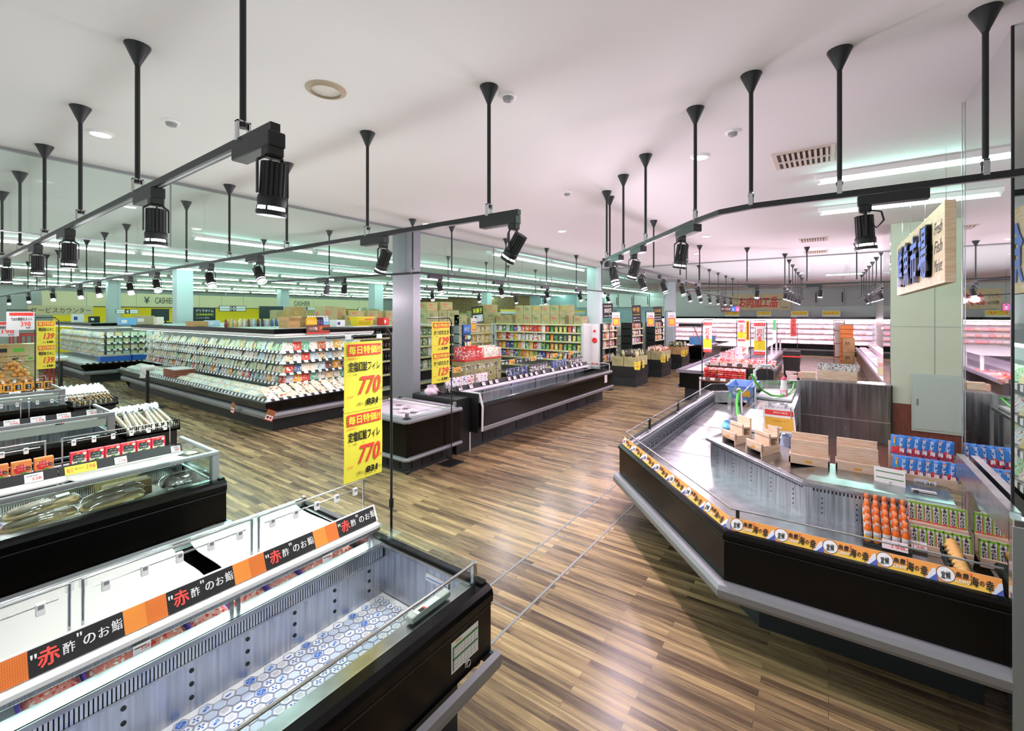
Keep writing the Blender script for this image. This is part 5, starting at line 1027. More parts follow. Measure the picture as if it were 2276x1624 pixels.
class Fill:
    def __init__(s, proto): s.p = proto; s.used = False
    def put(s, loc, rot=(0, 0, 0), label=None, group=None, sc=1):
        o = s.p if not s.used else s.p.copy()
        if s.used: C.objects.link(o)
        s.used = True; o.location = loc; o.rotation_euler = rot; o.scale = sc if isinstance(sc, tuple) else (sc, sc, sc)
        tag(o, label, s.cat, group or label); return o
def filler(name, cat, proto): f = Fill(proto); proto.name = name; f.cat = cat; return f
for px0, px1, n, m, nm in ((990, 1050, 7, BAGR, 'white and red'), (1058, 1080, 3, BAGR, 'white and red'), (1124, 1170, 5, BAGB, 'black and blue'), (1176, 1214, 6, BAGK, 'black and white'), (1224, 1257, 5, BAGB, 'blue and black'), (1264, 1293, 6, BAGK, 'black and white')):
    f = filler('seafood_pouch', 'food pouch', pouch_proto('seafood_pouch', .13, .2, .04, m)); xa, xb = Xon(px0, YR), Xon(px1, YR)
    for k in range(n): f.put((xa+(xb-xa)*(k+.5)/n, YR-.03, .932), (-.12, 0, -.25), '%s pouch standing on the long chiller rail, group from %.1f m along' % (nm, xa-5.4) if False else '%s food pouch in the %s cluster along the long chiller ridge' % (nm, ORD[(990, 1058, 1124, 1176, 1224, 1264).index(px0)]))
for k, px in enumerate((1008, 1132, 1180, 1230, 1266)):
    x = Xon(px, YR); t = tagcard('price_card', x, YR+.0, 1.21, .2, .1, [('広告の品', .1, .55, .25, SOFTRED, .5), ('198', .4, .15, .35, INK, .5)], 'orange price card hung above the %s pouch cluster of the long chiller' % ORD[(0, 2, 3, 4, 5)[k]], mat('card_orange', 'f7c058', .6), tilt=0)
tagcard('check_sheet', 10.55, YM-.073, .52, .16, .19, [('ーーーー', .1, .75, .06, INK, .6), ('ーーーー', .1, .5, .06, INK, .6), ('ーーーー', .1, .25, .06, INK, .6)], 'white check sheet on the far front of the long black chiller', PAPER, tilt=0)
ICE = printed('ice_pack', ['8f8fe0', 'b0b4ee', 'd6d6f4'], .4, 20, .3)
f = filler('squid_pack', 'food pack', pouch_proto('squid_pack', .15, .11, .05, ICE, foot=False))
for k in range(12): f.put((7.9+.12*(k % 7), YM+.16+.12*(k//7), .58), (-1.2, 0, rnd.uniform(-.3, .3)), 'violet wrapped pack lying in the long chiller bin')
# end chest
t = thing('end_chest', 'square black chest freezer with grey rubber rim at the chiller end', 'freezer', (4.65, 5.4, 0))
x0, x1, y0, y1 = 4.14, 5.24, 4.73, 6.15
mb = MB(); mb.box(x0, y0, .26, x1, y1, .74, BLACK, .01); mb.build('body', t); mb = MB(); mb.box(x0+.12, y0+.12, 0, x1-.06, y1-.1, .28, CHAR)
for q in range(4): mb.box(x0+.11, 5.0+.28*q, .05, x0+.12, 5.22+.28*q, .24, BLK); mb.box(x0+.2+.2*q, y0+.11, .05, x0+.36+.2*q, y0+.12, .24, BLK)
mb.build('kick_plate', t)
mb = MB()
for z0, z1, e in ((.74, .80, .045), (.22, .275, .045)):
    mb.sweep([(x0, y1), (x0, y0+.03), (x0+.03, y0), (x1, y0)], [(0, z0), (e*.8, z0+.005), (e, (z0+z1)/2), (e*.8, z1-.005), (0, z1), (0, z0)], BUMP)
mb.build('bumper', t)
PINKW = mat('chest_liner', 'e3d7e2', .5)
mb = MB(); 
for a, b, c_, d in ((x0, y0, x1, y0+.09), (x0, y1-.09, x1, y1), (x0, y0, x0+.09, y1), (x1-.09, y0, x1, y1)): mb.box(a, b, .79, c_, d, .81, mat('rim_grey', 'a9a8ae', .4, .3), .003)
mb.box(x0+.08, y0+.08, .741, x1-.08, y1-.08, .745, PINKW); 
for a, b, c_, d in ((x0+.08, y0+.08, x0+.09, y1-.08), (x1-.09, y0+.08, x1-.08, y1-.08), (x0+.08, y0+.08, x1-.08, y0+.09), (x0+.08, y1-.09, x1-.08, y1-.08)): mb.box(a, b, .744, c_, d, .80, PINKW)
mb.build('liner', t); mb = MB(); mb.box(x1-.3, y0+.05, .81, x1-.27, y1-.05, .83, WHT); mb.tube([(x0+.05, y0+.05, .87), (x1-.1, y0+.05, .87)], .006, ACRYL, 6); mb.box(x0+.03, y0+.03, .8, x0+.07, y0+.07, .88, ALU, .004); mb.box(x1-.1, y0+.03, .8, x1-.06, y0+.07, .88, ALU, .004); mb.box(x0+.05, y0+.045, .81, x1-.08, y0+.052, .87, GLASS); mb.build('screen', t)
mb = MB()
for x, y in ((x0+.16, y0+.16), (x1-.1, y0+.16), (x0+.16, y1-.15)): mb.lathe([(.01, .0), (.03, .005), (.03, .05), (.01, .055)], BLK, 10, (x-.04, y-.04, 0))
mb.build('caster', t)
for k in range(3): bag('crumpled white plastic liner in the %s of the end chest' % ('front', 'middle', 'back')[k], 4.55+.12*k, 5.05+.3*k, .746, .12, .05, mat('bag_pale', 'f1e6ee', .4))
t = thing('wire_basket', 'small black wire basket on the steel top beside the grey pillar', 'basket', (5.9, 5.35, .95)); mb = MB(); bx, by, bz = 5.42, 5.15, .886
for k in range(6): mb.tube([(bx+.06*k, by, bz+.12), (bx+.06*k, by, bz+.01), (bx+.06*k, by+.25, bz+.01), (bx+.06*k, by+.25, bz+.12)], .004, BLK, 4)
for z in (bz+.02, bz+.12): mb.tube([(bx, by, z), (bx+.3, by, z), (bx+.3, by+.25, z), (bx, by+.25, z)], .005, BLK, 4, True)
mb.build('wire', t)
bag('pale pink net bag on the pedestal beside the wire basket', 5.42, 5.55, .886, .13, .16, mat('bag_pink', 'd9c3d3', .4))
# ================================================================== tall refrigerated islands
def strip_mat(name, period, wfrac, dark='17181a', light='e8ecec', axis=0):
    m = mat(name, dark, .5); nd, lk, p = nodes(m); tc = N(m, 'ShaderNodeTexCoord'); sx = N(m, 'ShaderNodeSeparateXYZ'); ad = N(m, 'ShaderNodeMath', operation='ADD')
    lk.new(tc.outputs['Object'], sx.inputs[0]); lk.new(sx.outputs[0], ad.inputs[0]); lk.new(sx.outputs[1], ad.inputs[1])
    no = N(m, 'ShaderNodeTexNoise', i_Scale=1.3); no.noise_dimensions = '1D'; lk.new(ad.outputs[0], no.inputs['W'])
    md = N(m, 'ShaderNodeMath', operation='PINGPONG'); md.inputs[1].default_value = period/2; lk.new(ad.outputs[0], md.inputs[0])
    ml = N(m, 'ShaderNodeMath', operation='MULTIPLY'); ml.inputs[1].default_value = period*wfrac; lk.new(no.outputs[0], ml.inputs[0])
    lt = N(m, 'ShaderNodeMath', operation='LESS_THAN'); lk.new(md.outputs[0], lt.inputs[0]); lk.new(ml.outputs[0], lt.inputs[1])
    mx = N(m, 'ShaderNodeMix', data_type='RGBA'); mx.inputs['A'].default_value = hx(dark); mx.inputs['B'].default_value = hx(light); lk.new(lt.outputs[0], mx.inputs['Factor']); lk.new(mx.outputs['Result'], p.inputs['Base Color']); return m
STRIP = strip_mat('price_strip', .16, .55); STRIP2 = strip_mat('price_strip_white', .13, .4, 'cfdcd8', 'e8d84a')
CASEW = mat('case_interior', 'e4ece9', .5)
def multideck(label, path, zs, strip=STRIP):
    t = thing('multideck_fridge', label, 'refrigerated island', (path[1][0]+1, path[1][1]+1, 0))
    mb = MB(); mb.sweep(path, [(-.05, 1.97), (-.03, 1.965), (-.035, 1.88), (-.10, 1.87), (-.9, 1.87), (-.9, 1.97), (-.05, 1.97)], BLACK); mb.build('canopy', t)
    mb = MB(); mb.sweep(path, [(-.06, 1.87), (-.05, 1.84), (-.09, 1.80), (-.16, 1.80), (-.2, 1.87)], WHT); mb.build('light_box', t)
    mb = MB(); mb.sweep(path, [(-.095, 1.797), (-.155, 1.797)], DECKGLOW, caps=False); mb.build('case_lamp', t)
    mb = MB(); mb.sweep(path, [(-.95, 1.9), (-.95, .5), (-.86, .48), (-.86, 1.9)], CASEW, caps=False); mb.build('back_wall', t)
    mb = MB(); mb.sweep(path, [(.20, .60), (.27, .63), (.285, .61), (.27, .54), (.2, .45), (.12, .40)], BLACK); mb.sweep(path, [(.2, .601), (.1, .58), (-.95, .60)], CASEW, caps=False); mb.build('deck', t)
    mb = MB(); mb.sweep(path, [(.12, .40), (.19, .385), (.21, .33), (.19, .27), (.1, .245)], BUMP); mb.build('bumper', t)
    mb = MB(); mb.sweep(path, [(.1, .25), (0, .24), (0, 0)], CHAR); mb.build('kick_plate', t)
    for z in zs:
        mb = MB(); mb.sweep(path, [(-.35, z-.02), (-.35, z), (-.9, z+.01), (-.9, z-.01)], CASEW); s_ = mb.build('shelf', t)
        mb = MB(); mb.sweep(path, [(-.345, z+.015), (-.33, z-.035)], strip, caps=False); mb.build('price_strip', s_)
    mb = MB(); mb.sweep(path, [(.2, .665), (.225, .61)], strip, caps=False); mb.build('deck_strip', t)
    return t
PG = [(4.32, 17.6), (4.32, 8.75), (6.7, 8.75)]
ZS = (1.49, 1.27, 1.04, .83)
multideck('large corner shaped refrigerated island stacked with wrapped food, black canopy', PG, ZS)
GREENS = ['e9efe6', 'dfe9dd', 'f0f0e8', 'cfe0c8', 'e6ead2', '9cc88a', 'ded8c0', 'e8e4dc']
P1 = printed('print_fresh', ['e8e6da', 'd2e2bc', 'b2d6ae', 'e6d4a8', 'a2ccb4', 'f0e0c4', 'cdb987', 'd6e6e8'], .3, 22, .3, accents=['6ab04e', 'd8684a', 'e8b04a', '5f9f5a', 'a07a4a', 'e6d86a', '8fc07a'])
P2 = printed('print_noodle', ['e8e0d0', 'e2c898', 'd8432f', 'f0b03a', 'b8d2e0', 'e4d8c0', 'e8e8e0', '7db8a0'], .3, 20, .3, accents=['c03a2c', '3a6a9a', '3a3a36', 'e0902f', '6a8a3a'])
P3 = printed('print_white', ['e6e8de', 'dbe4da', 'ece6d2', 'c6dadc', 'ded4b4'], .4, 18, .3, accents=['9ab86a', 'c9a05a', '7aa8c8', 'd06a50'])
P4 = printed('print_dark', ['2c2a28', 'd8492f', 'e8b03a', '6a4a30', '3c6a8a', 'e6e0d4', 'c8d8dc'], .35, 13, .3, accents=['e8d0a0', 'c03a2c', '2a2a2a'])
lv = ('top', 'second', 'third', 'lowest')
mats = (P1, P3, P1, P2)
for i, z in enumerate(ZS):
    f = filler(('food_pouch', 'food_packet', 'vegetable_pack', 'noodle_pack')[i], 'food pack', pouch_proto('x', .135, .17 if z > 1.4 else .15, .05, mats[i]))  # vegetable and noodle names are made up; all are wrapped packs, contents unknown
    n = 62
    for k in range(n):
        y = 9.2+.137*k; x = 4.32+.35+.06+rnd.uniform(0, .02); zz = z+.004
        f.put((x, y, zz), (-.25 if rnd.random() < .85 else -.5, 0, -PI/2+rnd.uniform(-.12, .12)), 'wrapped food pack on the %s shelf along the long side of the refrigerated island' % lv[i], sc=rnd.uniform(.85, 1.12))
    f = filler(('deli_pouch', 'deli_packet', 'soup_pack', 'udon_pack')[i], 'food pack', pouch_proto('x', .19, .17 if z > 1.4 else .15, .07, (P2, P2, P4, P2)[i]))  # deli and soup names made up as well; these are large wrapped packs
    for k in range(10): f.put((4.85+.185*k, 8.75+.41, z+.004), (-.22, 0, rnd.uniform(-.12, .12)), 'large wrapped pack on the %s shelf along the short side of the refrigerated island' % lv[i], sc=rnd.uniform(.9, 1.1))
f = filler('flat_pack', 'food pack', pouch_proto('x', .16, .19, .05, P3, foot=False))
for k in range(112):
    y = 9.0+.15*(k % 56); r_ = k//56; f.put((4.18+.2*r_, y, .655+.045*r_), (-1.28, 0, -PI/2+rnd.uniform(-.2, .2)), 'flat food pack in the bottom bay along the long side of the refrigerated island')
f = filler('bagged_noodle', 'food pack', pouch_proto('x', .2, .2, .06, printed('print_udon', ['ebe2c8', 'e6dcc0', 'f0ead8'], .4, 10, .35, accents=['c8a878', 'b8503a']), foot=False))
for k in range(30): f.put((4.25+.21*(k % 10), 8.6+.0+.13*(k//10), .655+.055*(k//10)), (-1.25, 0, rnd.uniform(-.2, .2)), 'cream noodle bag stacked in the bottom bay along the short side of the refrigerated island')
# trays with sausages / tofu packs near the far end of the bottom bay
t = thing('food_tray_stack', 'stack of brown trays in the bottom bay near the bag roll stand', 'food trays', (4.3, 13.7, .66)); mb = MB()
for k in range(4): mb.box(4.15, 13.3, .66+.05*k, 4.6, 14.1, .70+.05*k, mat('tray_brown', '9a5a42', .5), .004); 
mb.box(4.15, 13.3, .86, 4.6, 14.1, .875, WHT); mb.build('trays', t)
# second refrigerated island farther left
PG2 = [(3.2, 27.0), (4.6, 20.6), (7.5, 20.6)]
PG2 = [(3.05, 24.0), (3.75, 19.6), (6.8, 19.6)]
multideck('smaller refrigerated island farther back on the left with blue display boxes', [(3.9, 27.5), (3.9, 20.0), (7.5, 20.0)], ZS)
f = filler('chilled_pouch', 'food pack', pouch_proto('x', .2, .17, .07, P1))
for i, z in enumerate(ZS):
    for k in range(30): f.put((4.31, 20.5+.22*k, z+.004), (-.25, 0, -PI/2), 'wrapped food pack on the %s shelf of the rear refrigerated island, long side' % lv[i])
    for k in range(12): f.put((4.5+.22*k, 20.41, z+.004), (-.25, 0, 0), 'wrapped food pack on the %s shelf of the rear refrigerated island, short side' % lv[i])
BXB = mat('display_blue', '2f6fd8', .5)
for k in range(2): t = thing('display_box', ('left', 'right')[k]+' blue display box in the front of the rear refrigerated island', 'box', (4.4+.8*k, 19.9, .672)); mb = MB(); mb.box(4.1+.85*k, 19.75, .672, 4.9+.85*k, 20.1, .85, BXB); mb.box(4.12+.85*k, 19.77, .85, 4.88+.85*k, 20.08, .89, P3); mb.build('carton', t)
# bag roll stand, leaflets
t = thing('bag_roll_stand', 'black post stand with a white plastic bag roll in front of the refrigerated island', 'stand', (3.85, 14.3, 0)); sx_, sy_ = 3.62, 13.35
mb = MB(); mb.box(sx_-.03, sy_-.03, 0, sx_+.03, sy_+.03, .92, BLK); mb.build('post', t); mb = MB(); mb.box(sx_-.3, sy_-.2, 0, sx_+.3, sy_+.2, .015, BLK); mb.build('base_plate', t); mb = MB(); mb.tube([(sx_-.12, sy_, .97), (sx_+.12, sy_, .97)], .07, WHT, 12); mb.grid(lambda u, v: (sx_-.05-.12*u, sy_-.08+.03*math.sin(v*9+u*5), .97-.22*v), 4, 6, BAGF); mb.build('bag_roll', t)
t = thing('bag_roll_stand', 'black post stand before the rear refrigerated island', 'stand', (3.0, 18.2, 0)); mb = MB(); mb.box(2.9, 18.2, 0, 2.96, 18.26, .92, BLK); mb.build('post', t); mb = MB(); mb.box(2.65, 18.05, 0, 3.2, 18.4, .015, BLK); mb.build('base_plate', t); mb = MB(); mb.tube([(2.8, 18.2, .97), (3.05, 18.2, .97)], .07, WHT, 10); mb.build('bag_roll', t)
for k, (x, y, a) in enumerate(((4.02, 9.75, -PI/2), (4.12, 8.46, -PI/4))):
    t = thing('leaflet', ('small red edged leaflet hanging on the long side bumper of the refrigerated island', 'red and yellow recipe leaflet hanging on the corner bumper of the refrigerated island')[k], 'leaflet', (x, y, .38), rz=a+.0); mb = MB(); w_, h_ = .15, .2
    mb.box(-w_/2, -.002, -h_/2, w_/2, .002, h_/2, mat('leaflet_red', 'd8473a', .5)); mb.box(-w_*.42, -.0035, -h_*.42, w_*.42, -.002, 0, LABELW); mb.box(-w_*.42, -.0035, h_*.05, w_*.42, -.002, h_*.42, mat('leaflet_brown', '8a6a3a', .6)); mb.box(-w_*.3, -.005, -h_*.3, -w_*.05, -.0035, -h_*.1, INK); mb.box(w_*.05, -.005, -h_*.3, w_*.3, -.0035, -h_*.1, RED); o = mb.build('card', t, False); o.rotation_euler = (-.1, .35 if k else .1, 0)
t = thing('promo_board', 'brown and red noodle promotion board on the island canopy', 'sign', (5.4, 8.7, 1.97)); xa, xb = Xon(680, 8.74), Xon(731, 8.74); mb = MB(); mb.box(xa, 8.71, 1.87, xb, 8.735, 2.04, mat('promo_brown', '6a4030', .5)); mb.box(xa, 8.70, 1.855, xb, 8.71, 1.885, RED); mb.box(xa+.25, 8.70, 1.9, xb-.02, 8.71, 2.02, mat('promo_red', 'b8402f', .5)); mb.text('つけ麺', (xa+.03, 8.705, 1.93), (1, 0, 0), (0, 0, 1), .07, CRM, .2, .02); mb.text('鍋焼うどん', (xa+.28, 8.697, 1.95), (1, 0, 0), (0, 0, 1), .05, GOLD, .2, .02); mb.build('board', t)
# ================================================================== dry goods shelves, cartons and everything behind
SHW = mat('shelf_white', 'dfe6e2', .45)
def shelf_unit(label, x0, x1, y0, y1, face, zs, top, post=SHW, back=mat('shelf_back', '9aa39a', .6), strip=STRIP2):
    """face '-x' or '-y'; depth .45"""
    t = thing('shelving_unit', label, 'shelf', ((x0+x1)/2, (y0+y1)/2, 0))
    mb = MB()
    if face == '-x':
        mb.box(x1-.03, y0, 0, x1, y1, top, back); mb.build('back_panel', t)
        for z in zs: mb = MB(); mb.box(x0, y0, z-.03, x1-.03, y1, z, SHW); s_ = mb.build('shelf', t); mb = MB(); mb.box(x0-.012, y0, z-.045, x0, y1, z+.005, strip); mb.build('price_strip', s_)
        for yy in (y0, y1-.04): mb = MB(); mb.box(x0+.02, yy, 0, x1, yy+.04, top, post, .006); mb.build('end_panel', t)
    else:
        mb.box(x0, y1-.03, 0, x1, y1, top, back); mb.build('back_panel', t)
        for z in zs: mb = MB(); mb.box(x0, y0, z-.03, x1, y1-.03, z, SHW); s_ = mb.build('shelf', t); mb = MB(); mb.box(x0, y0-.012, z-.045, x1, y0, z+.005, strip); mb.build('price_strip', s_)
        for xx in (x0, x1-.04): mb = MB(); mb.box(xx, y0+.02, 0, xx+.04, y1, top, post, .006); mb.build('end_panel', t)
    mb = MB(); mb.box(x0+.03, y0+.03, 0, x1, y1, .14, CHAR); mb.build('kick_plate', t); return t
S1Z = (.2, .5, .78, 1.076, 1.378, 1.67, 1.94)
shelf_unit('wide white snack shelving facing the long chiller', 12.9, 13.36, 6.45, 10.0, '-x', S1Z, 1.95)
Q1 = printed('snack_a', ['d8432f', 'f0c03a', '2f4f9a', 'e8e4d8', '6fae3a', 'e88a2f', 'f2f0ea', '3a8a5a', 'c8d8e0'], .35, 12, .35, accents=['f6f2e8', '2a2a2a', 'd03a2c', 'f0d04a'])
Q2 = printed('snack_b', ['9ad03a', 'f0a030', 'e6e04a', '5aa83a', 'e8523a', 'f4efe0', '2f8a4a'], .3, 12, .35, accents=['f6f2e8', 'd8402f', '3a7a3a'])
f = filler('snack_pack', 'snack', pouch_proto('x', .16, .21, .06, Q1)); f2 = filler('snack_carton', 'snack', pouch_proto('x', .12, .19, .08, Q2))
names = {.78: 'lowest', 1.076: 'lower', 1.378: 'middle', 1.67: 'upper'}
for z, lb in names.items():
    for k in range(20): (f if (k % 20) > 7 else f2).put((13.0, 6.6+.168*k, z+.003), (-.05, 0, -PI/2+rnd.uniform(-.1, .1)), 'printed snack packet on the %s shelf of the wide snack shelving' % lb, sc=rnd.uniform(.92, 1.1))
t = thing('shelf_end_guard', 'cream ribbed end guard of the snack shelving beside the fire point', 'shelf end', (13.1, 6.35, 0)); mb = MB(); mb.box(12.86, 6.33, 0, 13.36, 6.43, 1.97, SHW, .02)
for k in range(7): mb.box(12.9+.062*k, 6.322, .05, 12.93+.062*k, 6.33, 1.9, SHW)
mb.build('panel', t)
S2Z = (.2, .6, .98, 1.31, 1.62, 1.93)
shelf_unit('shelving end with two shelves of beige snack bags', 11.05, 12.85, 10.0, 10.45, '-y', S2Z, 1.95)
f = filler('beige_bag', 'snack', pouch_proto('x', .24, .27, .09, printed('snack_beige', ['e0c88a', 'd8bd7a', 'e8d8a8'], .3, 9, .35, accents=['b88a3a', 'f2e8d0', 'a05a2a'])))
for z, lb in ((1.31, 'lower'), (1.62, 'upper'), (.98, 'bottom')):
    for k in range(7): f.put((11.2+.25*k, 10.14, z+.003), (-.05, 0, rnd.uniform(-.1, .1)), 'beige snack bag on the %s shelf of the shelving end' % lb)
shelf_unit('dark shelving of bottles and green pouches behind the grey pillar', 6.85, 10.75, 10.0, 10.45, '-y', S2Z, 1.95, BLK, BLK)
f = filler('green_pouch', 'snack', pouch_proto('x', .21, .25, .08, printed('snack_green', ['5f8a3a', '4a7a34', '7aa04a', 'd8dcc0'], .35, 10, .35, accents=['e8e4d0', '2f4f2a'])))
bp = MB(); bp.lathe([(.035, 0), (.038, .02), (.038, .14), (.02, .19), (.014, .2), (.014, .235)], printed('dark_bottle', ['2a1f18', '3a2a1c', '1c1c1a', '4a3a20'], .1, 6, .2), 10)
bo2 = bp.build('x'); fb2 = filler('dark_bottle', 'bottle', bo2)
for z, lb in ((.6, 'lowest'), (.98, 'lower'), (1.31, 'middle'), (1.62, 'upper')):
    for k in range(9): f.put((8.75+.22*k, 10.14, z+.003), (-.05, 0, rnd.uniform(-.1, .1)), 'green pouch on the %s shelf behind the grey pillar' % lb)
    for k in range(16): fb2.put((6.98+.1*k, 10.1, z+.003), (0, 0, 0), 'dark bottle on the %s shelf left of the grey pillar' % lb)
# cartons: one maker, every box a thing of its own
KR2 = noisecol(mat('kraft_green', 'b3ab7c', .75), 'a29a6c', 'c0b98c', (1, 1, 1), 2); KR3 = noisecol(mat('kraft_warm', 'b8935f', .75), 'a98455', 'c7a472', (1, 1, 1), 2)
_box = {}
def carton(x, y, z, w, d, h, label, m=None, rz=0, mark=SOFTRED, word=None, flap=False, group=None):
    key = (round(w, 2), round(d, 2), round(h, 2), m.name if m else 0, mark.name, word, flap)
    if key in _box: o = dup(_box[key], (x, y, z), rz, label, group); return o
    m = m or KR2; t = thing('carton', label, 'cardboard box', (x, y, z), group, rz)
    mb = MB(); mb.box(-w/2, -d/2, 0, w/2, d/2, h, m, .004)
    if flap: mb.mesh([(-w/2, -d/2, h), (w/2, -d/2, h), (w/2, -d/2-.08, h+.06), (-w/2, -d/2-.08, h+.06), (-w/2, d/2, h), (w/2, d/2, h), (w/2, d/2+.06, h+.08), (-w/2, d/2+.06, h+.08)], [(0, 1, 2, 3), (7, 6, 5, 4)], m)
    mb.build('body', t, False); mb = MB()
    for s_ in (-1, 1):
        yy = s_*(d/2+.001); ux = (-s_*-1 if False else (1 if s_ < 0 else -1), 0, 0)
        mb.text(word or '食品', (-.3*w*ux[0], yy, h*.55), ux, (0, 0, 1), h*.24, mark, w*.34, .02); mb.text('ーーーー', (-.3*w*ux[0], yy, h*.3), ux, (0, 0, 1), h*.03, INK, w*.5); mb.box(w*.2*ux[0]-.03*w, yy-.0005, h*.1, w*.2*ux[0]+.12*w, yy+.0005, h*.22, mark)
        xx = s_*(w/2+.001); uy = (0, -1 if s_ < 0 else 1, 0); mb.text(word or '食品', (xx, -.3*d*uy[1], h*.5), uy, (0, 0, 1), h*.24, mark, d*.4, .02)
    mb.build('print', t, False); _box[key] = t; return t
n = 0
# two layers of cartons on top of the snack shelving
for lay in range(2):
    for k in range(6): carton(13.12, 8.98-.36*k-.09, 1.942+.32*lay, .4, .345, .315, 'printed carton in the %s layer on the wide snack shelving, %s from its far end' % (('lower', 'upper')[lay], ORD[k]), KR2, 0, (GOLD, SOFTRED, GREEN)[(k+lay) % 3], '麺')
for k, (y, h) in enumerate(((9.45, .3), (9.8, .28), (6.95, .3), (6.65, .26))): carton(13.12, y-.05, 1.942, .4, .33, h, 'plain carton on the snack shelving top, %s' % ('left of the printed double layer', 'at the far corner of the top', 'beside the fire point pillar', 'at the very end above the end guard')[k], KR2)
CUP = printed('cup_print', ['f0ead8', 'f6f2ea'], .2, 9, .4, accents=['d8432f', 'e8a03a'])
for k in range(4): t = thing('cup_noodle_pack', 'white and red multipack on the snack shelving top, %s' % ('lower left', 'lower right', 'upper left', 'upper right')[k], 'food box', (13.1, 7.0, 1.942)); mb = MB(); b = (k % 2)*.15; mb.box(12.95, 7.22-b, 1.944+.25*(k//2), 13.3, 7.08-b, 2.19+.25*(k//2), CUP, .004); mb.build('pack', t)
# cartons on the back shelving
rowp = [(707, 742, 680, 720), (744, 766, 683, 720), (757, 785, 700, 720), (770, 810, 690, 706), (808, 832, 690, 720), (830, 850, 691, 720), (849, 868, 690, 720)]
def onY(px, py, Y): 
    X = Xon(px, Y); d = math.cos(YAW)*X+math.sin(YAW)*Y; return X, EYE-(py-HORIZON)/F_PX*d
lbs = ('tall stacked carton left of the yellow basket', 'carton second left of the yellow basket', 'carton directly left of the yellow basket', 'wide carton above and left of the yellow basket', 'carton behind the yellow basket', 'second carton behind the yellow basket', 'carton beside the pillar behind the yellow basket')
for k, (a, b, c_, d_) in enumerate(rowp):
    X0, Zt = onY(a, c_, 10.2); X1, Zb = onY(b, d_, 10.2); zb = 1.95; w_ = X1-X0
    if k in (2, 3): 
        zb = 1.95 if k == 2 else 2.16
    carton((X0+X1)/2, 10.2+.1*(k % 2), zb, w_*.95, .34, max(.14, Zt-zb), lbs[k], (KR2, KRAFT)[k % 2], 0, SOFTRED, '菓子')
for k, (a, b, h) in enumerate(((940, 966, .42), (967, 985, .46), (985, 1012, .45), (1000, 1030, .3), (1068, 1105, .40), (1035, 1060, .2))):
    X0, _ = onY(a, 700, 10.22); X1, _ = onY(b, 700, 10.22); carton((X0+X1)/2, 10.22, 1.95, (X1-X0)*.96, .36, h, 'carton on the shelving top right of the grey pillar, %s along' % ORD[k], KR2, 0, GREEN, '飴')
for k, (a, b, h) in enumerate(((940, 966, .3), (970, 1000, .28), (1070, 1100, .3))):
    X0, _ = onY(a, 700, 10.22); X1, _ = onY(b, 700, 10.22); carton((X0+X1)/2, 10.24, 1.95+(.425, .465, .405)[k], (X1-X0)*.9, .34, h*.9, 'upper carton right of the grey pillar, %s along' % ORD[k], KRAFT, 0, SOFTRED, '飴')
# yellow basket, red box, drinks bottles and open cartons on the island top
t = thing('shopping_basket', 'yellow plastic shopping basket on top of the shelving', 'basket', (8, 9.6, 1.97)); X0, _ = onY(784, 720, 9.5); X1, _ = onY(821, 720, 9.5)
mb = MB(); YB_ = mat('basket_yellow', 'f2d92a', .4); mb.mesh([(X0+.04, 9.35, 1.972), (X1-.04, 9.35, 1.972), (X1-.04, 9.6, 1.972), (X0+.04, 9.6, 1.972), (X0, 9.3, 2.2), (X1, 9.3, 2.2), (X1, 9.65, 2.2), (X0, 9.65, 2.2)], [(3, 2, 1, 0), (0, 1, 5, 4), (1, 2, 6, 5), (2, 3, 7, 6), (3, 0, 4, 7)], YB_); mb.box(X0-.015, 9.285, 2.18, X1+.015, 9.30, 2.205, YB_); mb.box(X0-.015, 9.65, 2.18, X1+.015, 9.665, 2.205, YB_)
for k in range(9): x = X0+.05+(X1-X0-.1)*k/9; mb.box(x, 9.315, 2.0, x+.008, 9.325, 2.17, mat('basket_slot', 'b89a1a', .5))
mb.build('basket_body', t); mb = MB(); mb.box((X0+X1)/2-.02, 9.3, 2.12, X1-.05, 9.309, 2.15, SOFTRED); mb.build('badge', t)
t = thing('island_top_deck', 'pale grey deck board on top of the refrigerated island', 'deck', (6, 9.6, 1.97)); mb = MB(); mb.box(4.4, 8.85, 1.9705, 9.6, 17.4, 1.9725, mat('deck_grey', 'c9cfcb', .5)); mb.build('board', t)
BT = MB(); BT.lathe([(.036, 0), (.04, .01), (.04, .15), (.03, .19), (.014, .215), (.014, .24)], printed('drink', ['3a5a8a', '6a4a2a', 'd8d0b0', '4a2f24', 'a8c0c8', '7a2f2a', 'c8b060'], .1, 5, .15), 10); b0 = BT.build('x'); fb3 = filler('drink_bottle', 'bottle', b0)
for k in range(24):
    px = 502+5.1*k; X0, _ = onY(px, 715, 11.0); fb3.put((X0, 11.0+.05*(k % 2), 1.973), (0, 0, 0), 'small drink bottle in the row along the refrigerated island top', sc=.78)
def coloured_bottle(nm, col): mb = MB(); m = mat('drink_'+nm, col, .15); mb.lathe([(.04, 0), (.045, .012), (.045, .17), (.03, .21), (.016, .23)], m, 12, (0, 0, 0)); mb.lathe([(.018, .228), (.018, .255)], WHT, 10); mb.lathe([(.0455, .07), (.0455, .13)], mat('drinklabel_'+nm, {'yellow': 'f6c81e', 'purple': '4a2f7a', 'blue': '7ac0ea'}[nm], .3), 12, caps=False); return filler('drink_bottle', 'bottle', mb.build('x'))
for nm, col, pxs in (('yellow', 'f0b81a', (685, 690, 695, 700)), ('purple', '2f2440', (706, 711, 715)), ('blue', 'cfe6f2', (720, 726))):
    f = coloured_bottle(nm, col)
    for px in pxs: X0, _ = onY(px, 720, 9.05); f.put((X0, 9.05, 1.973), (0, 0, 0), '%s bottle standing above the noodle promotion board' % nm)
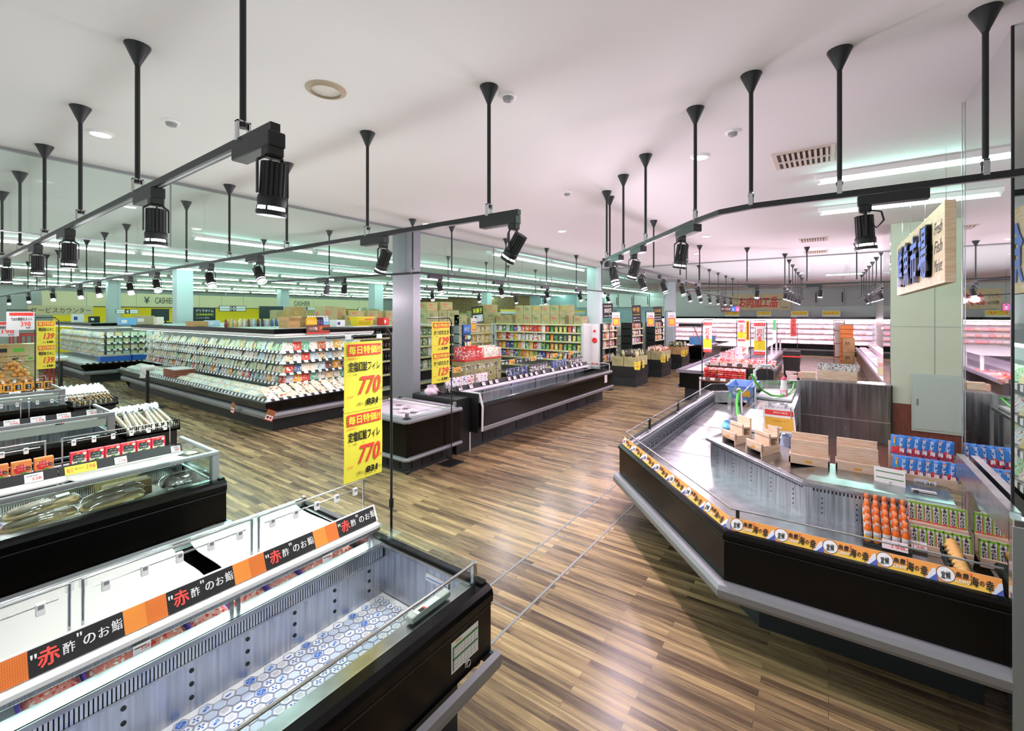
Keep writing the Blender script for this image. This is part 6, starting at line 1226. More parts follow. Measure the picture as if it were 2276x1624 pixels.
for a, b, y, h, lb, fl in ((630, 656, 9.4, .15, 'opened brown carton on the refrigerated island top', True), (657, 684, 9.7, .17, 'carton with a blue edge beside the yellow bottles', True), (420, 458, 12.4, .12, 'orange printed carton at the left of the small bottles', False), (607, 660, 13.5, .42, 'long low carton row behind the small bottles', False), (662, 705, 13.5, .44, 'second long carton behind the small bottles', False), (640, 668, 12.2, .5, 'carton behind the opened brown carton', False)):
    X0, _ = onY(a, 715, y); X1, _ = onY(b, 715, y); carton((X0+X1)/2, y, 1.973, X1-X0, .4, h, lb, KR3 if y < 13 else KR2, 0, GOLD, '食品', fl)
for a, b, y, h, m, lb in ((264, 300, 15.5, .2, mat('pack_blue', '6fb4e8', .4), 'pale blue wrapped multipack on the far left of the island top'), (458, 484, 12.3, .14, mat('pack_ice', 'b8d8ee', .35), 'pale blue bottle multipack on the island top'), (198, 220, 22.5, .22, BLK, 'black crate on the rear refrigerated island top'), (740, 759, 9.3, .16, WHT, 'white and blue medicine style box on the island top'), (845, 857, 9.7, .2, RED, 'small red box on the shelving top beside the pillar'), (160, 185, 22.5, .3, WHT, 'white folded carton on the rear refrigerated island top'), (345, 360, 15.2, .22, CRM, 'small cream box on the far island top'), (300, 340, 16.2, .25, mat('sack_tan', 'b9a88a', .7), 'tan sack pile on the far island top')):
    X0, _ = onY(a, 715, y); X1, _ = onY(b, 715, y); t = thing('goods_box', lb, 'box', ((X0+X1)/2, y, 1.973)); mb = MB(); mb.box(X0, y-.15, 1.973, X1, y+.15, 1.973+h, m, .01); mb.box(X0+.02, y-.152, 1.973+h*.3, X0+(X1-X0)*.4, y-.149, 1.973+h*.7, NAVY if m is WHT else LABELW); mb.build('pack', t)
# blue spinner stand of sachets, red bag heap on cartons
t = thing('sachet_spinner', 'tall blue sachet display stand beside the beige snack bags', 'display stand', (10.55, 9.2, 0)); X0 = Xon(1030, 9.0)
mb = MB(); mb.box(X0-.02, 9.0, 0, X0+.33, 9.05, 1.95, mat('stand_navy', '24406f', .5)); mb.box(X0-.2, 8.9, 0, X0+.35, 9.3, .06, BLK); mb.build('panel', t); mb = MB(); mb.box(X0, 8.98, 1.7, X0+.3, 9.0, 1.93, mat('header_blue', '3a6fc8', .5)); mb.text('のど', (X0+.03, 8.979, 1.76), (1, 0, 0), (0, 0, 1), .12, YEL, .24); mb.build('header', t)
f = filler('sachet', 'snack', pouch_proto('x', .075, .13, .02, Q1))
for r_ in range(6):
    for k in range(4): f.put((X0+.05+.075*k, 8.95, 1.5-.2*r_), (-.1, 0, 0), 'small sachet hanging on the blue display stand')
RB = printed('red_bag', ['d8322f', 'c92c2c', 'e0403a'], .3, 12, .3, accents=['f4efe6', '8a1f1f']); WB_ = printed('white_red_bag', ['f2ede4', 'efe6da'], .3, 12, .3, accents=['d8432f', 'c8a050'])
for k in range(4): carton(9.35+.42*k, 8.35, 0, .41, .5, .48, 'lower carton under the red bags, %s from the left' % ORD[k], KR2, 0, INK, '納豆'); carton(9.35+.42*k, 8.35, .482, .41, .5, .48, 'upper carton under the red bags, %s from the left' % ORD[k], KR2, 0, INK, '納豆')
t = thing('tray', 'red lined tray holding the red and white bags on the cartons', 'tray', (10, 8.3, .965)); mb = MB(); mb.box(9.12, 8.08, .965, 10.85, 8.62, 1.0, mat('tray_red', 'd8382f', .5)); mb.build('base_tray', t)
f = filler('red_snack_bag', 'snack', pouch_proto('x', .2, .3, .05, RB)); g = filler('white_snack_bag', 'snack', pouch_proto('x', .2, .28, .05, WB_))
for k in range(18):
    for r_ in range(2): (f if k < 9 else g).put((9.2+.092*k, 8.2+.22*r_, 1.002+.05*r_), (-.2, 0, -1.0), ('red snack bag leaning in the tray on the cartons' if k < 9 else 'white and red snack bag leaning in the tray on the cartons'))
# hanging red header posters and black promotion boards
def poster(name, lb, x, y, z, w, h, paint, m=PAPER, rz=0, cat='poster', tilt=0):
    t = thing(name, lb, cat, (x, y, z), rz=rz); mb = MB(); mb.box(-w/2, -.004, 0, w/2, .004, h, m); paint(mb, w, h); o = mb.build('sheet', t, False); o.rotation_euler = (0, tilt, 0); return t
def p_redw(mb, w, h):
    T = lambda s_, x, z, hh, m, ww: mb.text(s_, (x*w, -.004, z*h), (1, 0, 0), (0, 0, 1), hh*h, m, ww*w, .02)
    mb.box(-w*.45, -.0055, h*.04, w*.45, -.004, h*.62, SOFTRED); mb.box(-w*.34, -.007, h*.12, w*.34, -.0055, h*.54, mat('poster_gold', 'e8c33a', .6)); T('フードの', -.38, .84, .1, SOFTRED, .7); T('宅配便', -.4, .67, .12, INK, .75)
def stand_poster(lb, px, Y, z0, h, w):
    X = Xon(px, Y); poster('header_poster', lb, X, Y, z0, w, h, p_redw, PAPER)
    return X
stand_poster('red and white poster hanging over the beige snack bags', 1053, 9.5, 1.72, .42, .26)
for k, (px, pole, Y, z0) in enumerate(((1369, 1356, 5.35, 1.93), (1446, 1436, 5.35, 1.95), (1493, 1480, 5.35, 1.93))):
    X = Xon(px, Y); d = .8145*X+.5801*Y; hz = 31*d/F_PX; w_ = 18*d/F_PX; zt = EYE-(694-HORIZON)/F_PX*d; 
    poster('header_poster', 'red and white poster on a thin stand above the %s bottle pallet' % ('nearest', 'middle', 'farthest')[k], X, Y, zt-hz, w_, hz, p_redw, PAPER, -.75)
    Xp = Xon(pole, Y); banner_stand('poster_stand', 'thin black stand of the poster above the %s bottle pallet' % ('nearest', 'middle', 'farthest')[k], Xp, Y+.02, zt+.05, (1, 0), X-Xp+w_/2, True, .012)
def p_blk(txt, col):
    def f_(mb, w, h):
        for i, (s_, zz, hh) in enumerate(txt): mb.text(s_, (-w*.4, -.005, zz*h), (1, 0, 0), (0, 0, 1), hh*h, col if i < 2 else LABELW, w*.75, .02)
    return f_
GOND = ((13.45, 'nearest'), (16.1, 'middle'), (18.8, 'farthest'))
for k, (px, col, tx) in enumerate(((1352, CRM, (('TAKARA', .75, .12), ('銀', .35, .3), ('ーー', .1, .05))), (1416, GOLD, (('甲斐', .6, .28), ('ーーーー', .45, .05), ('国産のワイン', .25, .1), ('ーーー', .12, .05))), (1463, GOLD, (('日本酒', .62, .22), ('ーーーー', .45, .05), ('国産銘酒', .25, .1), ('ーーー', .12, .05))))):
    Y = 6.0; X = Xon(px, Y); d = .8145*X+.5801*Y; poster('promo_board', 'black chalk style promotion board standing above the %s bottle shelving' % GOND[k][1], X, Y, EYE-((706, 718, 715)[k]-HORIZON)/F_PX*d, (24, 21, 20)[k]*d/F_PX, (32, 40, 34)[k]*d/F_PX, p_blk([(a, b, c_) for a, b, c_ in tx], col), mat('board_black', '1a1c1b', .6), -.75, 'sign', -.05)
def p_yel(mb, w, h):
    mb.box(-w*.44, -.006, h*.5, w*.44, -.004, h*.95, mat('flower_dark', '2f3a2a', .6)); mb.text('米菓子', (-w*.4, -.0065, h*.6), (1, 0, 0), (0, 0, 1), h*.28, mat('neon_lime', 'd8e83a', .6), w*.8, .04); mb.box(-w*.44, -.006, h*.05, w*.44, -.004, h*.48, mat('sky_pale', 'cfe0e4', .6)); disc(mb, -w*.2, h*.3, w*.1, INK, -.0068); disc(mb, w*.15, h*.22, w*.12, LABELW, -.0068)
X = Xon(1049, 10.3); poster('promo_board', 'black framed poster with lime lettering leaning among the cartons', X, 10.02, 1.97, .62, .58, p_yel, mat('frame_black', '151515', .5), 0, 'sign', -.08)
# bottle shelving ends with pallets of cartons in front
Q3 = printed('liquor', ['d8c8a0', 'e8e0d0', 'c06a4a', 'b8483a', 'e8a83a', '8a9aa8', 'f0ece4', '5a4a3a'], .3, 8, .25, accents=['f4efe6', '3a2a20', 'b83a2f'])
lq = MB(); lq.lathe([(.035, 0), (.04, .012), (.04, .15), (.028, .185), (.014, .2), (.014, .235)], Q3, 10); lqo = lq.build('x'); FL = filler('liquor_bottle', 'bottle', lqo)
gp = MB(); gp.lathe([(.035, 0), (.038, .012), (.038, .14), (.02, .2), (.014, .21), (.014, .29)], printed('wine', ['3a4a2a', '5a6a3a', '2a1f1a', 'd8d4a0'], .15, 6, .2), 10); gpo = gp.build('x'); FW = filler('wine_bottle', 'bottle', gpo)
for gi, (gx, nm) in enumerate(GOND):
    zs = (.3, .72, 1.18, 1.47, 1.74)
    shelf_unit('%s bottle shelving with a dark post, facing the meat aisle' % nm, gx, gx+1.15, 5.95, 6.4, '-y', zs, 1.96, BLK, mat('cream_back', 'cfd0c4', .6), STRIP2)
    t = thing('side_gondola', '%s bottle shelving side run seen beyond its end shelves' % nm, 'shelf', (gx+.6, 9, 0)); mb = MB(); mb.box(gx+.2, 6.45, 0, gx+1.0, 12, 1.9, M['cream_back']); mb.build('side_panels', t)
    for z in (.35, .75, 1.15, 1.5): mb = MB(); mb.box(gx, 6.45, z-.03, gx+.2, 12, z, SHW); mb.build('shelf', t)
    for zi, z in enumerate(zs[1:]):
        for k in range(11): FL.put((gx+.08+.1*k, 6.06, z+.003), (0, 0, 0), 'bottle on the %s shelf of the %s bottle shelving' % (('lowest', 'lower', 'middle', 'upper')[zi], nm), sc=(1, 1, .92))
        for k in range(6): FL.put((gx+.06, 6.6+.2*k, (.35, .75, 1.15, 1.5)[zi]+.003), (0, 0, 0), 'bottle on the side run of the %s bottle shelving' % nm, 'side run bottles, %s shelving' % nm)
    # pallet of cartons
    t = thing('pallet_base', 'black crate base under the cartons before the %s bottle shelving' % nm, 'crate', (gx+.6, 5.3, 0)); mb = MB(); mb.box(gx, 4.88, 0, gx+1.15, 5.68, .30, CHAR); mb.build('plinth', t); mb = MB(); mb.box(gx-.02, 4.86, .30, gx+1.17, 5.7, .62, BLK)
    for k in range(9): mb.box(gx+.02+.127*k, 4.85, .36, gx+.12+.127*k, 4.865, .44, CHAR)
    mb.build('crate', t)
    for k in range(3):
        for r_ in range(2): carton(gx+.2+.37*k, 5.07+.4*r_, .622, .36, .38, .3, 'opened bottle carton %s in the %s row before the %s bottle shelving' % (ORD[k], ('front', 'back')[r_], nm), KR2 if gi < 2 else KR3, 0, GREEN, 'ワイン')
    for k in range(10):
        for r_ in range(3): (FW if gi != 1 else FL).put((gx+.1+.105*k, 4.98+.2*r_, .923), (0, 0, 0), 'bottle standing out of the cartons before the %s bottle shelving' % nm, sc=(1, 1, .7))
    for k in range(3): tagcard('price_card', gx+.15+.35*k if k < 2 else gx-.03, 4.83 if k < 2 else 4.9, .55, .17, .24, [('限定', .1, .7, .2, SOFTRED, .7), ('98', .2, .2, .35, SOFTRED, .6)], '%s yellow price card on the crate before the %s bottle shelving' % (ORD[k], nm), YEL, tilt=0, rz=0 if k < 2 else -PI/2)
# fire point on the second pillar
t = thing('fire_alarm', 'red fire alarm button and lamp on a white box on the rear pillar', 'fire alarm', (13.4, 6.1, 1.2)); mb = MB(); mb.box(13.35, 6.08, 1.1, 13.4, 6.36, 1.95, WHT, .006); mb.build('box', t)
def sx_disc(mb, y, z, r, m, x, n=18): mb.mesh([(x, y+r*math.cos(2*PI*i/n), z+r*math.sin(2*PI*i/n)) for i in range(n)], [tuple(reversed(range(n)))], m)
mb = MB(); b = MB(); b.lathe([(.09, 0), (.09, .02), (.05, .03), (.05, .02)], RED, 18); mb.add(b, lambda p: Vector((13.35-p.z, 6.2+p.x, 1.42+p.y))); mb.build('button', t); mb = MB(); b = MB(); b.lathe([(.045, 0), (.04, .035), (.02, .05)], RED, 14); mb.add(b, lambda p: Vector((13.35-p.z, 6.2+p.x, 1.72+p.y))); mb.build('lamp', t)
mb = MB(); mb.text('消火器', (13.345, 6.33, .62), (0, -1, 0), (0, 0, 1), .09, RED, .25, .03); mb.box(13.35, 6.08, .55, 13.4, 6.36, 1.1, WHT); mb.build('notice', t)
# ================================================================== hanging price banners
def sale_banner(lb, x0, x1, y, z0, z1, title, sub, item, price, price2, sheets=2):
    t = thing('price_banner', lb, 'banner', ((x0+x1)/2, y, z0)); w = x1-x0; H_ = (z1-z0)/sheets; pr_ = mat('banner_red', 'ee4b3c', .6)
    for k in range(sheets):
        zb = z0+H_*k; yy = y-.004*(1 if k == sheets-1 else 0); mb = MB()
        mb.grid(lambda u, v: (x0+w*u, yy-.006*math.sin(PI*v)*(1-k*.5), zb+(H_+(.0 if k else .01))*v), 2, 6, YEL); mb.grid(lambda u, v: (x1-w*u, yy+.002-.006*math.sin(PI*v)*(1-k*.5), zb+H_*v), 2, 6, YEL)
        yf_ = yy-.0085
        P = lambda s_, a, b, hh, m, ww=None, bb=.03, sh=0: mb.text(s_, (x0+a*w, yf_, zb+b*H_), (1, 0, 0), (0, 0, 1), hh*H_, m, ww*w if ww else None, bb, sh)
        mb.face([(x0+.07*w, yf_+.0005, zb+.80*H_), (x0+.95*w, yf_+.0005, zb+.80*H_), (x0+.95*w, yf_+.0005, zb+.965*H_), (x0+.07*w, yf_+.0005, zb+.965*H_)], pr_)
        P(title, .1, .825, .115, YEL, .82, .04); P(sub, .07, .745, .035, pr_, .3, .0); P(item, .1, .575, .14, INK, .82, .03); P('<  1枚      >', .1, .52, .025, INK, .4, 0)
        P(price, .36, .24, .25, pr_, .56, .035, .25); P('円', .92, .27, .035, pr_); P('本体価格', .07, .21, .025, pr_, .15, 0); P('( 税込', .3, .07, .06, INK, .17, 0); P(price2, .55, .075, .085, INK, .3, .06, .1); P('円 )', .87, .09, .04, INK, .1, 0)
        mb.build('sheet', t)
    return t
st_ = banner_stand('banner_stand', 'black bent stand carrying the large yellow salmon price banner', 2.05, 2.5, 2.165, (-1, 0), .52)
mb = MB(); mb.tube([(1.55, 2.5, 2.11), (1.58, 2.5, 2.105), (2.0, 2.5, 2.115), (2.05, 2.5, 2.115)], .006, BLK2, 6); mb.build('lower_bar', st_)
b_ = sale_banner('large yellow double price banner for salmon fillets at 770 on a black stand', 1.67, 1.965, 2.497, 1.175, 2.075, '毎日特価!!', '原料原産地ロシア', '定塩紅鮭フィレ', '770', '831')
for x in (1.70, 1.94): mb = MB(); mb.box(x-.014, 2.488, 2.06, x+.014, 2.506, 2.135, ACRYL, .003); mb.box(x-.02, 2.485, 2.09, x+.02, 2.50, 2.12, WHT, .003); mb.build('hanger_clip', b_)
banner_stand('banner_stand', 'black thin stand with a square floor plate carrying the bonito banner', 4.96, 4.66, 2.2, (-1, 0), .5)
sale_banner('yellow double price banner for bonito at 129 beside the end chest', 4.54, 4.91, 4.655, 1.25, 2.15, '毎日特価!!', '原料原産地', 'かつおたたき', '129', '139')
px_ = Xon(131, 11.6); banner_stand('banner_stand', 'black bent stand carrying the yellow 139 banner on the left', px_, 11.6, 2.2, (-1, 0), .42)
xb_ = Xon(123, 11.6); sale_banner('narrow yellow double banner at 139 behind the onion heap', xb_-.24, xb_, 11.59, 1.27, 2.14, '毎日特価', '国産', '韓国産えのこ', '139', '150')
def grey_panel(lb, px0, px1, Y, z0, z1, a, b):
    X0, X1 = Xon(px0, Y), Xon(px1, Y); t = thing('hanging_price_sign', lb, 'sign', ((X0+X1)/2, Y, z0)); w = X1-X0; h = z1-z0; mb = MB(); mb.box(X0, Y-.004, z0, X1, Y+.004, z1, mat('panel_pale', 'dcdcdc', .6)); mb.box(X0+.1*w, Y-.006, z0+.78*h, X1-.05*w, Y-.004, z0+.95*h, RED)
    T = lambda s_, u, v, hh, m, ww: mb.text(s_, (X0+u*w, Y-.0045, z0+v*h), (1, 0, 0), (0, 0, 1), hh*h, m, ww*w, .03)
    T('ではの朝採れネット', .15, .5, .18, INK, .75); T(a, .5, .2, .25, SOFTRED, .35); T(b, .68, .06, .1, INK, .16); mb.build('sheet', t); return X1
x1_ = grey_panel('grey price panel at 398 hanging above the onions', 14, 77, 10.9, 2.0, 2.3, '398', '429'); banner_stand('banner_stand', 'black stand holding the grey 398 panel above the onions', x1_+.01, 10.93, 2.33, (-1, 0), .32, False)
grey_panel('lower grey price panel at 198 at the left edge above the onions', -35, 42, 11.4, 1.88, 2.14, '198', '213')
# cartons and red cage trolleys behind the onions
for k in range(4): carton(Xon(8, 15), 15, .002+.4*k, .62, .45, .39, 'brown carton in the tall stack behind the onions, %s from the floor' % ORD[k], KR3, 0, INK, 'ー'); carton(Xon(47, 15), 15, .002+.4*k, .48, .45, .39, 'green banded carton in the stack behind the onions, %s from the floor' % ORD[k], KR2, 0, LEAF, 'ー')
RC = mat('cage_red', 'a8342f', .45)
for k, (px, Y) in enumerate(((66, 16), (80, 17.2))):
    X = Xon(px, Y); t = thing('cage_trolley', ('nearer', 'farther')[k]+' red wire cage trolley behind the onion heap', 'trolley', (X, Y, 0)); mb = MB()
    for dx in (-.3, .3):
        for dy in (-.25, .25): mb.tube([(X+dx, Y+dy, .1), (X+dx, Y+dy, 1.75)], .018, RC, 6)
    for z in (.2, .6, 1.0, 1.4, 1.75): mb.tube([(X-.3, Y-.25, z), (X+.3, Y-.25, z), (X+.3, Y+.25, z), (X-.3, Y+.25, z)], .012, RC, 5, True)
    for q in range(7): mb.tube([(X-.3+.1*q, Y-.25, .2), (X-.3+.1*q, Y-.25, 1.75)], .007, RC, 4)
    mb.build('cage', t); mb = MB(); [mb.lathe([(.02, 0), (.05, .03), (.02, .1)], BLK, 8, (X+dx, Y+dy, 0)) for dx in (-.28, .28) for dy in (-.22, .22)]; mb.build('caster', t)
# ================================================================== meat area on the right
MEATP = printed('meat_print', ['e9a0a8', 'f2c4c8', 'e08a92', 'f6e2e2', 'd8747a', 'eab0a0'], .5, 8, .3)
t = thing('meat_fridge', 'long white lit wall fridge of meat under a black canopy at the back', 'wall fridge', (30, 4, 0))
mb = MB(); mb.box(29.9, -2, 2.0, 30.6, 9.7, 2.14, BLACK); mb.build('canopy', t); mb = MB(); mb.box(30.05, -2, 1.96, 30.2, 9.7, 1.995, mat('meat_lamp', rgb(255, 236, 252), .5, emit=28)); mb.build('case_lamp', t)
mb = MB(); mb.box(30.55, -2, .4, 30.6, 9.7, 2.0, mat('meat_white', 'f4eef4', .5)); mb.box(30, -2, .55, 30.6, 9.7, .6, M['meat_white']); mb.build('back_wall', t); mb = MB(); mb.box(29.85, -2, .3, 30.0, 9.7, .62, BLACK); mb.box(29.9, -2, 0, 30.5, 9.7, .3, CHAR); mb.build('front_panel', t); mb = MB(); mb.box(29.8, -2, .26, 29.88, 9.7, .34, BUMP); mb.build('bumper', t)
zs_ = (.9, 1.2, 1.5, 1.78)
for z in zs_: mb = MB(); mb.box(30.1, -2, z-.02, 30.55, 9.7, z, M['meat_white']); s_ = mb.build('shelf', t); mb = MB(); mb.box(30.12, -2, z-.032, 30.16, 9.7, z-.021, M['meat_lamp']); mb.build('shelf_fill_light', s_); mb = MB(); mb.box(30.08, -2, z-.04, 30.1, 9.7, z+.02, mat('meat_strip', 'f2f2f6', .5)); mb.build('price_strip', s_)  # glowing strips added under each shelf to brighten the trays
mb = MB(); mb.box(-.1, -.1, 0, .1, .1, .05, MEATP); mb.box(-.11, -.11, 0, .11, .11, .02, WHT); mt = filler('meat_tray', 'meat tray', mb.build('x'))
for zi, z in enumerate((.602, .9, 1.2, 1.5, 1.78)):
    for k in range(50): mt.put((30.17-.04*(zi == 0), 9.5-.23*k, z+.002), (0, -.7, 0), 'wrapped meat tray on the %s level of the wall meat fridge' % ('bottom', 'second', 'third', 'fourth', 'top')[zi], sc=(1.1, .98, 1.3))
# banners over it
def on30(px, py, X=29.8):
    Y = Yon(px, X); d = math.cos(YAW)*X+math.sin(YAW)*Y; return Y, EYE-(py-HORIZON)/F_PX*d
t = thing('meat_sign_board', 'long pale wood board with red brush lettering above the wall meat fridge', 'sign', (30.5, 3.4, 2.5)); y0_, z1_ = on30(1620, 655, 30.5); y1_, z0_ = on30(1757, 689, 30.5)
mb = MB(); mb.box(30.45, y1_, z0_, 30.55, y0_, z1_, OAK); mb.build('board', t); mb = MB(); w_ = y0_-y1_
mb.text('お肉加工品', (30.44, y0_-.18*w_, z0_+.18), (0, -1, 0), (0, 0, 1), .62, RED, w_*.62, .03, .15); mb.text('さっと', (30.44, y0_-.03*w_, z0_+.55), (0, -1, 0), (0, 0, 1), .2, INK, w_*.12); mb.text('便利な', (30.44, y0_-.03*w_, z0_+.22), (0, -1, 0), (0, 0, 1), .18, INK, w_*.12); mb.text('Sausage', (30.44, y0_-.85*w_, z0_+.1), (0, -1, 0), (0, 0, 1), .12, INK, w_*.12); mb.build('lettering', t)
for k, (a, b, s_) in enumerate(((1612, 1644, 'ピザ'), (1682, 1714, 'ソーセージ'), (1758, 1797, 'ベーコン'), (1827, 1868, 'ローストポーク'))):
    ya, _ = on30(a, 700, 29.95); yb, _ = on30(b, 700, 29.95); t = thing('category_card', '%s yellow category card on the wall meat fridge canopy' % ORD[k], 'sign', (29.95, (ya+yb)/2, 2.14)); mb = MB(); mb.box(29.94, yb, 2.142, 29.96, ya, 2.47, WHT); mb.box(29.93, yb+.03, 2.24, 29.94, ya-.03, 2.45, mat('card_yellow', 'f2e04a', .6)); mb.text(s_, (29.929, ya-.06, 2.27), (0, -1, 0), (0, 0, 1), .15, SOFTRED, (ya-yb)*.8, .02); mb.build('card', t)
t = thing('toilet_sign', 'brown toilet direction sign with blue and pink panels hanging by the meat board', 'sign', (22, 3.6, 2.4)); mb = MB(); ya, yb = 3.99, 3.2; mb.box(21.99, yb, 2.38, 22.02, ya, 2.65, mat('sign_brown', '4a2f2a', .5)); mb.box(21.98, yb+.19, 2.4, 21.99, yb+.36, 2.63, mat('sign_azure', '3a7ad8', .5)); mb.box(21.98, yb+.02, 2.4, 21.99, yb+.18, 2.63, mat('sign_pink', 'd86aa8', .5)); mb.text('←', (21.985, ya-.03, 2.47), (0, -1, 0), (0, 0, 1), .1, LABELW, .15, .02); mb.text('TOILET', (21.985, ya-.19, 2.46), (0, -1, 0), (0, 0, 1), .1, LABELW, .22, .01)
for q, c_ in enumerate((.275, .1)): b = MB(); b.lathe([(.001, 0), (.02, .0)], LABELW, 10); mb.add(b, lambda p, c_=c_: Vector((21.977, yb+c_+p.x, 2.58+p.y))); mb.box(21.976, yb+c_-.02, 2.44, 21.979, yb+c_+.02, 2.55, LABELW)
mb.build('panel', t); mb = MB(); mb.tube([(22, 3.3, 2.65), (22, 3.3, H)], .004, BLK, 4); mb.tube([(22, 3.9, 2.65), (22, 3.9, H)], .004, BLK, 4); mb.build('hanging_wire', t)
# wall cabinets with hanging rail doors
CAB = mat('cabinet_white', 'dfe5e2', .5)
for k in range(7):
    y = 15.6-1.12*k if k < 6 else 6.6; t = thing('overhead_cabinet', '%s pale overhead cabinet from the tiled wall end at the far back' % ORD[k], 'cabinet', (30.5, y, 2.8)); mb = MB(); mb.box(30.38, y-1.05, 2.8, 30.598, y, 3.75, CAB, .01); mb.build('body', t); mb = MB(); mb.box(30.35, y-1.0, 2.95, 30.38, y-.96, 3.5, BLK); mb.build('handle', t)
for k in range(3):
    y = 1.6-1.2*k; t = thing('overhead_cabinet', '%s grey overhead cabinet beside the red meat board' % ORD[k], 'cabinet', (30.5, y, 2.75)); mb = MB(); mb.box(30.5, y-1.1, 2.75, 30.598, y, 3.75, mat('cabinet_grey', 'b9bcbd', .5), .01); mb.build('body', t); mb = MB(); mb.box(30.47, y-1.05, 2.95, 30.5, y-1.0, 3.5, BLK); mb.build('handle', t)
# sausage table with two tiers of red packs
t = thing('sausage_table', 'two tier brown display table of red sausage packs at the head of the meat island', 'display table', (11.5, 2, 0)); TBL = mat('table_brown', '9a5a3a', .5)
mb = MB(); mb.box(11.1, 1.52, .70, 11.5, 2.48, .745, TBL); mb.box(11.5, .95, 1.02, 11.95, 2.45, 1.06, TBL); mb.build('tier_board', t); mb = MB(); mb.box(11.22, 1.6, 0, 11.95, 2.4, .70, BLK); mb.box(11.5, 1.0, .0, 11.9, 2.4, 1.02, BLK); mb.build('base', t); mb = MB()
for yy in (1.53, 2.45): mb.box(11.1, yy, 0, 11.13, yy+.03, .7, WHT)
mb.build('leg', t); mb = MB(); mb.box(11.09, 1.52, .73, 11.1, 2.48, .79, strip_mat('red_strip', .22, .7, '6a5a58', 'f4eeee')); mb.box(11.49, .95, 1.04, 11.5, 2.45, 1.11, M['red_strip']); mb.build('price_strip', t)
SAUP = printed('sausage_print', ['e0323a', 'e84a4a', 'd8283a', 'ee7a7a'], .35, 12, .3, accents=['f4e6da', 'f2c84a', 'a81f28']); f = filler('sausage_pack', 'food pack', pouch_proto('x', .15, .17, .05, SAUP, foot=False))
for lay in range(5):
    for k in range(6): f.put((11.2, 1.6+.15*k, .76+.05*lay), (-1.3, 0, -PI/2), 'red sausage pack in the piles on the lower tier of the sausage table')
for lay in range(2):
    for k in range(9): f.put((11.6+.15*lay, 1.05+.155*k, 1.075+.05*lay), (-1.2, 0, -PI/2), 'red sausage pack on the upper tier of the sausage table')
# meat island
t = thing('meat_island', 'long low chilled meat island with dark sides behind the sausage table', 'display chiller', (16, 2.3, 0)); PTH = [(22, 3.2), (12.1, 3.2), (12.1, 1.5), (22, 1.5), (22, 3.2)]
mb = MB(); mb.box(12.1, 1.5, .35, 22, 3.2, .74, BLACK); mb.build('body', t); mb = MB()
for y in (1.44, 3.2): mb.box(12.0, y, .36, 22.05, y+.06, .44, BUMP); mb.box(12.0, y, .74, 22.05, y+.06, .82, mat('island_rail', '8f8794', .4, .3))
mb.box(12.02, 1.44, .74, 12.08, 3.26, .82, M['island_rail']); mb.build('bumper', t); mb = MB(); mb.box(12.25, 1.6, 0, 21.9, 3.1, .36, CHAR); mb.build('kick_plate', t); mb = MB(); mb.box(12.15, 1.52, .742, 21.95, 3.18, .75, PINKW); mb.box(12.3, 2.3, .75, 22, 2.45, 1.0, M['lamp_housing']); mb.build('bin', t)
mb = MB(); mb.box(16.4, 1.6, 1.2, 22, 3.1, 1.22, mat('top_pale', 'e3dbe2', .4)); mb.build('top_shelf', t)
for k in range(4): mb = MB(); mb.box(16.5+1.75*k, 1.62, .75, 16.56+1.75*k, 1.68, 1.2, WHT); mb.build('post', t)
for k in range(40): mt.put((12.4+.24*(k % 20), 1.7+.3*(k//20), .752), (0, 0, 0), 'meat tray lying in the wall side bin of the meat island', 'meat trays in the island', 1)
f = filler('recipe_card', 'card', card(.2, .3, [], printed('card_print', ['f2c8c4', 'f4e0b0', 'e8a8a8', 'f2d2d8'], .3, 6, .5, accents=['d8524a', 'f6f0e6'])).build('x', None, False))
for k in range(10): f.put((12.35+.4*k, 2.28, .99), (-.15, .1, -PI/2+.5), 'pink recipe card standing on the ridge of the meat island')
f = filler('skewer_pack', 'food pack', pouch_proto('x', .12, .16, .04, printed('jerky', ['6a2f2a', '8a3f3a', '5a2622'], .3, 14, .3, accents=['d8a0a0', 'e8c8c0'])))
for k in range(24): f.put((12.2+.13*(k % 12), 1.62+.2*(k//12), .80), (-.5, 0, -PI/2), 'dark red meat pack standing at the near corner of the meat island')
# red and white hanging banners on thin stands
def p_kiri(mb, w, h):
    mb.box(-w/2, -.006, h*.90, w/2, -.004, h, RED); mb.box(-w/2, -.006, 0, w/2, -.004, h*.1, RED); mb.box(-w/2, -.006, h*.15, w/2, -.004, h*.45, mat('banner_yellow', 'f4e02a', .6))
    for i, (c_, z) in enumerate((('切', .68), ('り', .55), ('落', .42))): mb.text(c_, (-w*.22, -.007, h*z), (1, 0, 0), (0, 0, 1), h*.13, SOFTRED, w*.42, .03)
    mb.grid(lambda u, v: (w*.08*math.sin(u*12)+.03*w*v, -.0075, h*(.38-.2*u)), 14, 1, SOFTRED); mb.text('とってもお得', (-w*.38, -.0065, h*.925), (1, 0, 0), (0, 0, 1), h*.04, LABELW, w*.76); mb.text('わくわく市', (-w*.38, -.0065, h*.03), (1, 0, 0), (0, 0, 1), h*.04, LABELW, w*.76)
    for s_ in (-1, 1): mb.text('ーーーーーーー', (s_*w*.36, -.0065, h*.5), (0, 0, 1), (-1, 0, 0), w*.06, GREY, h*.35)
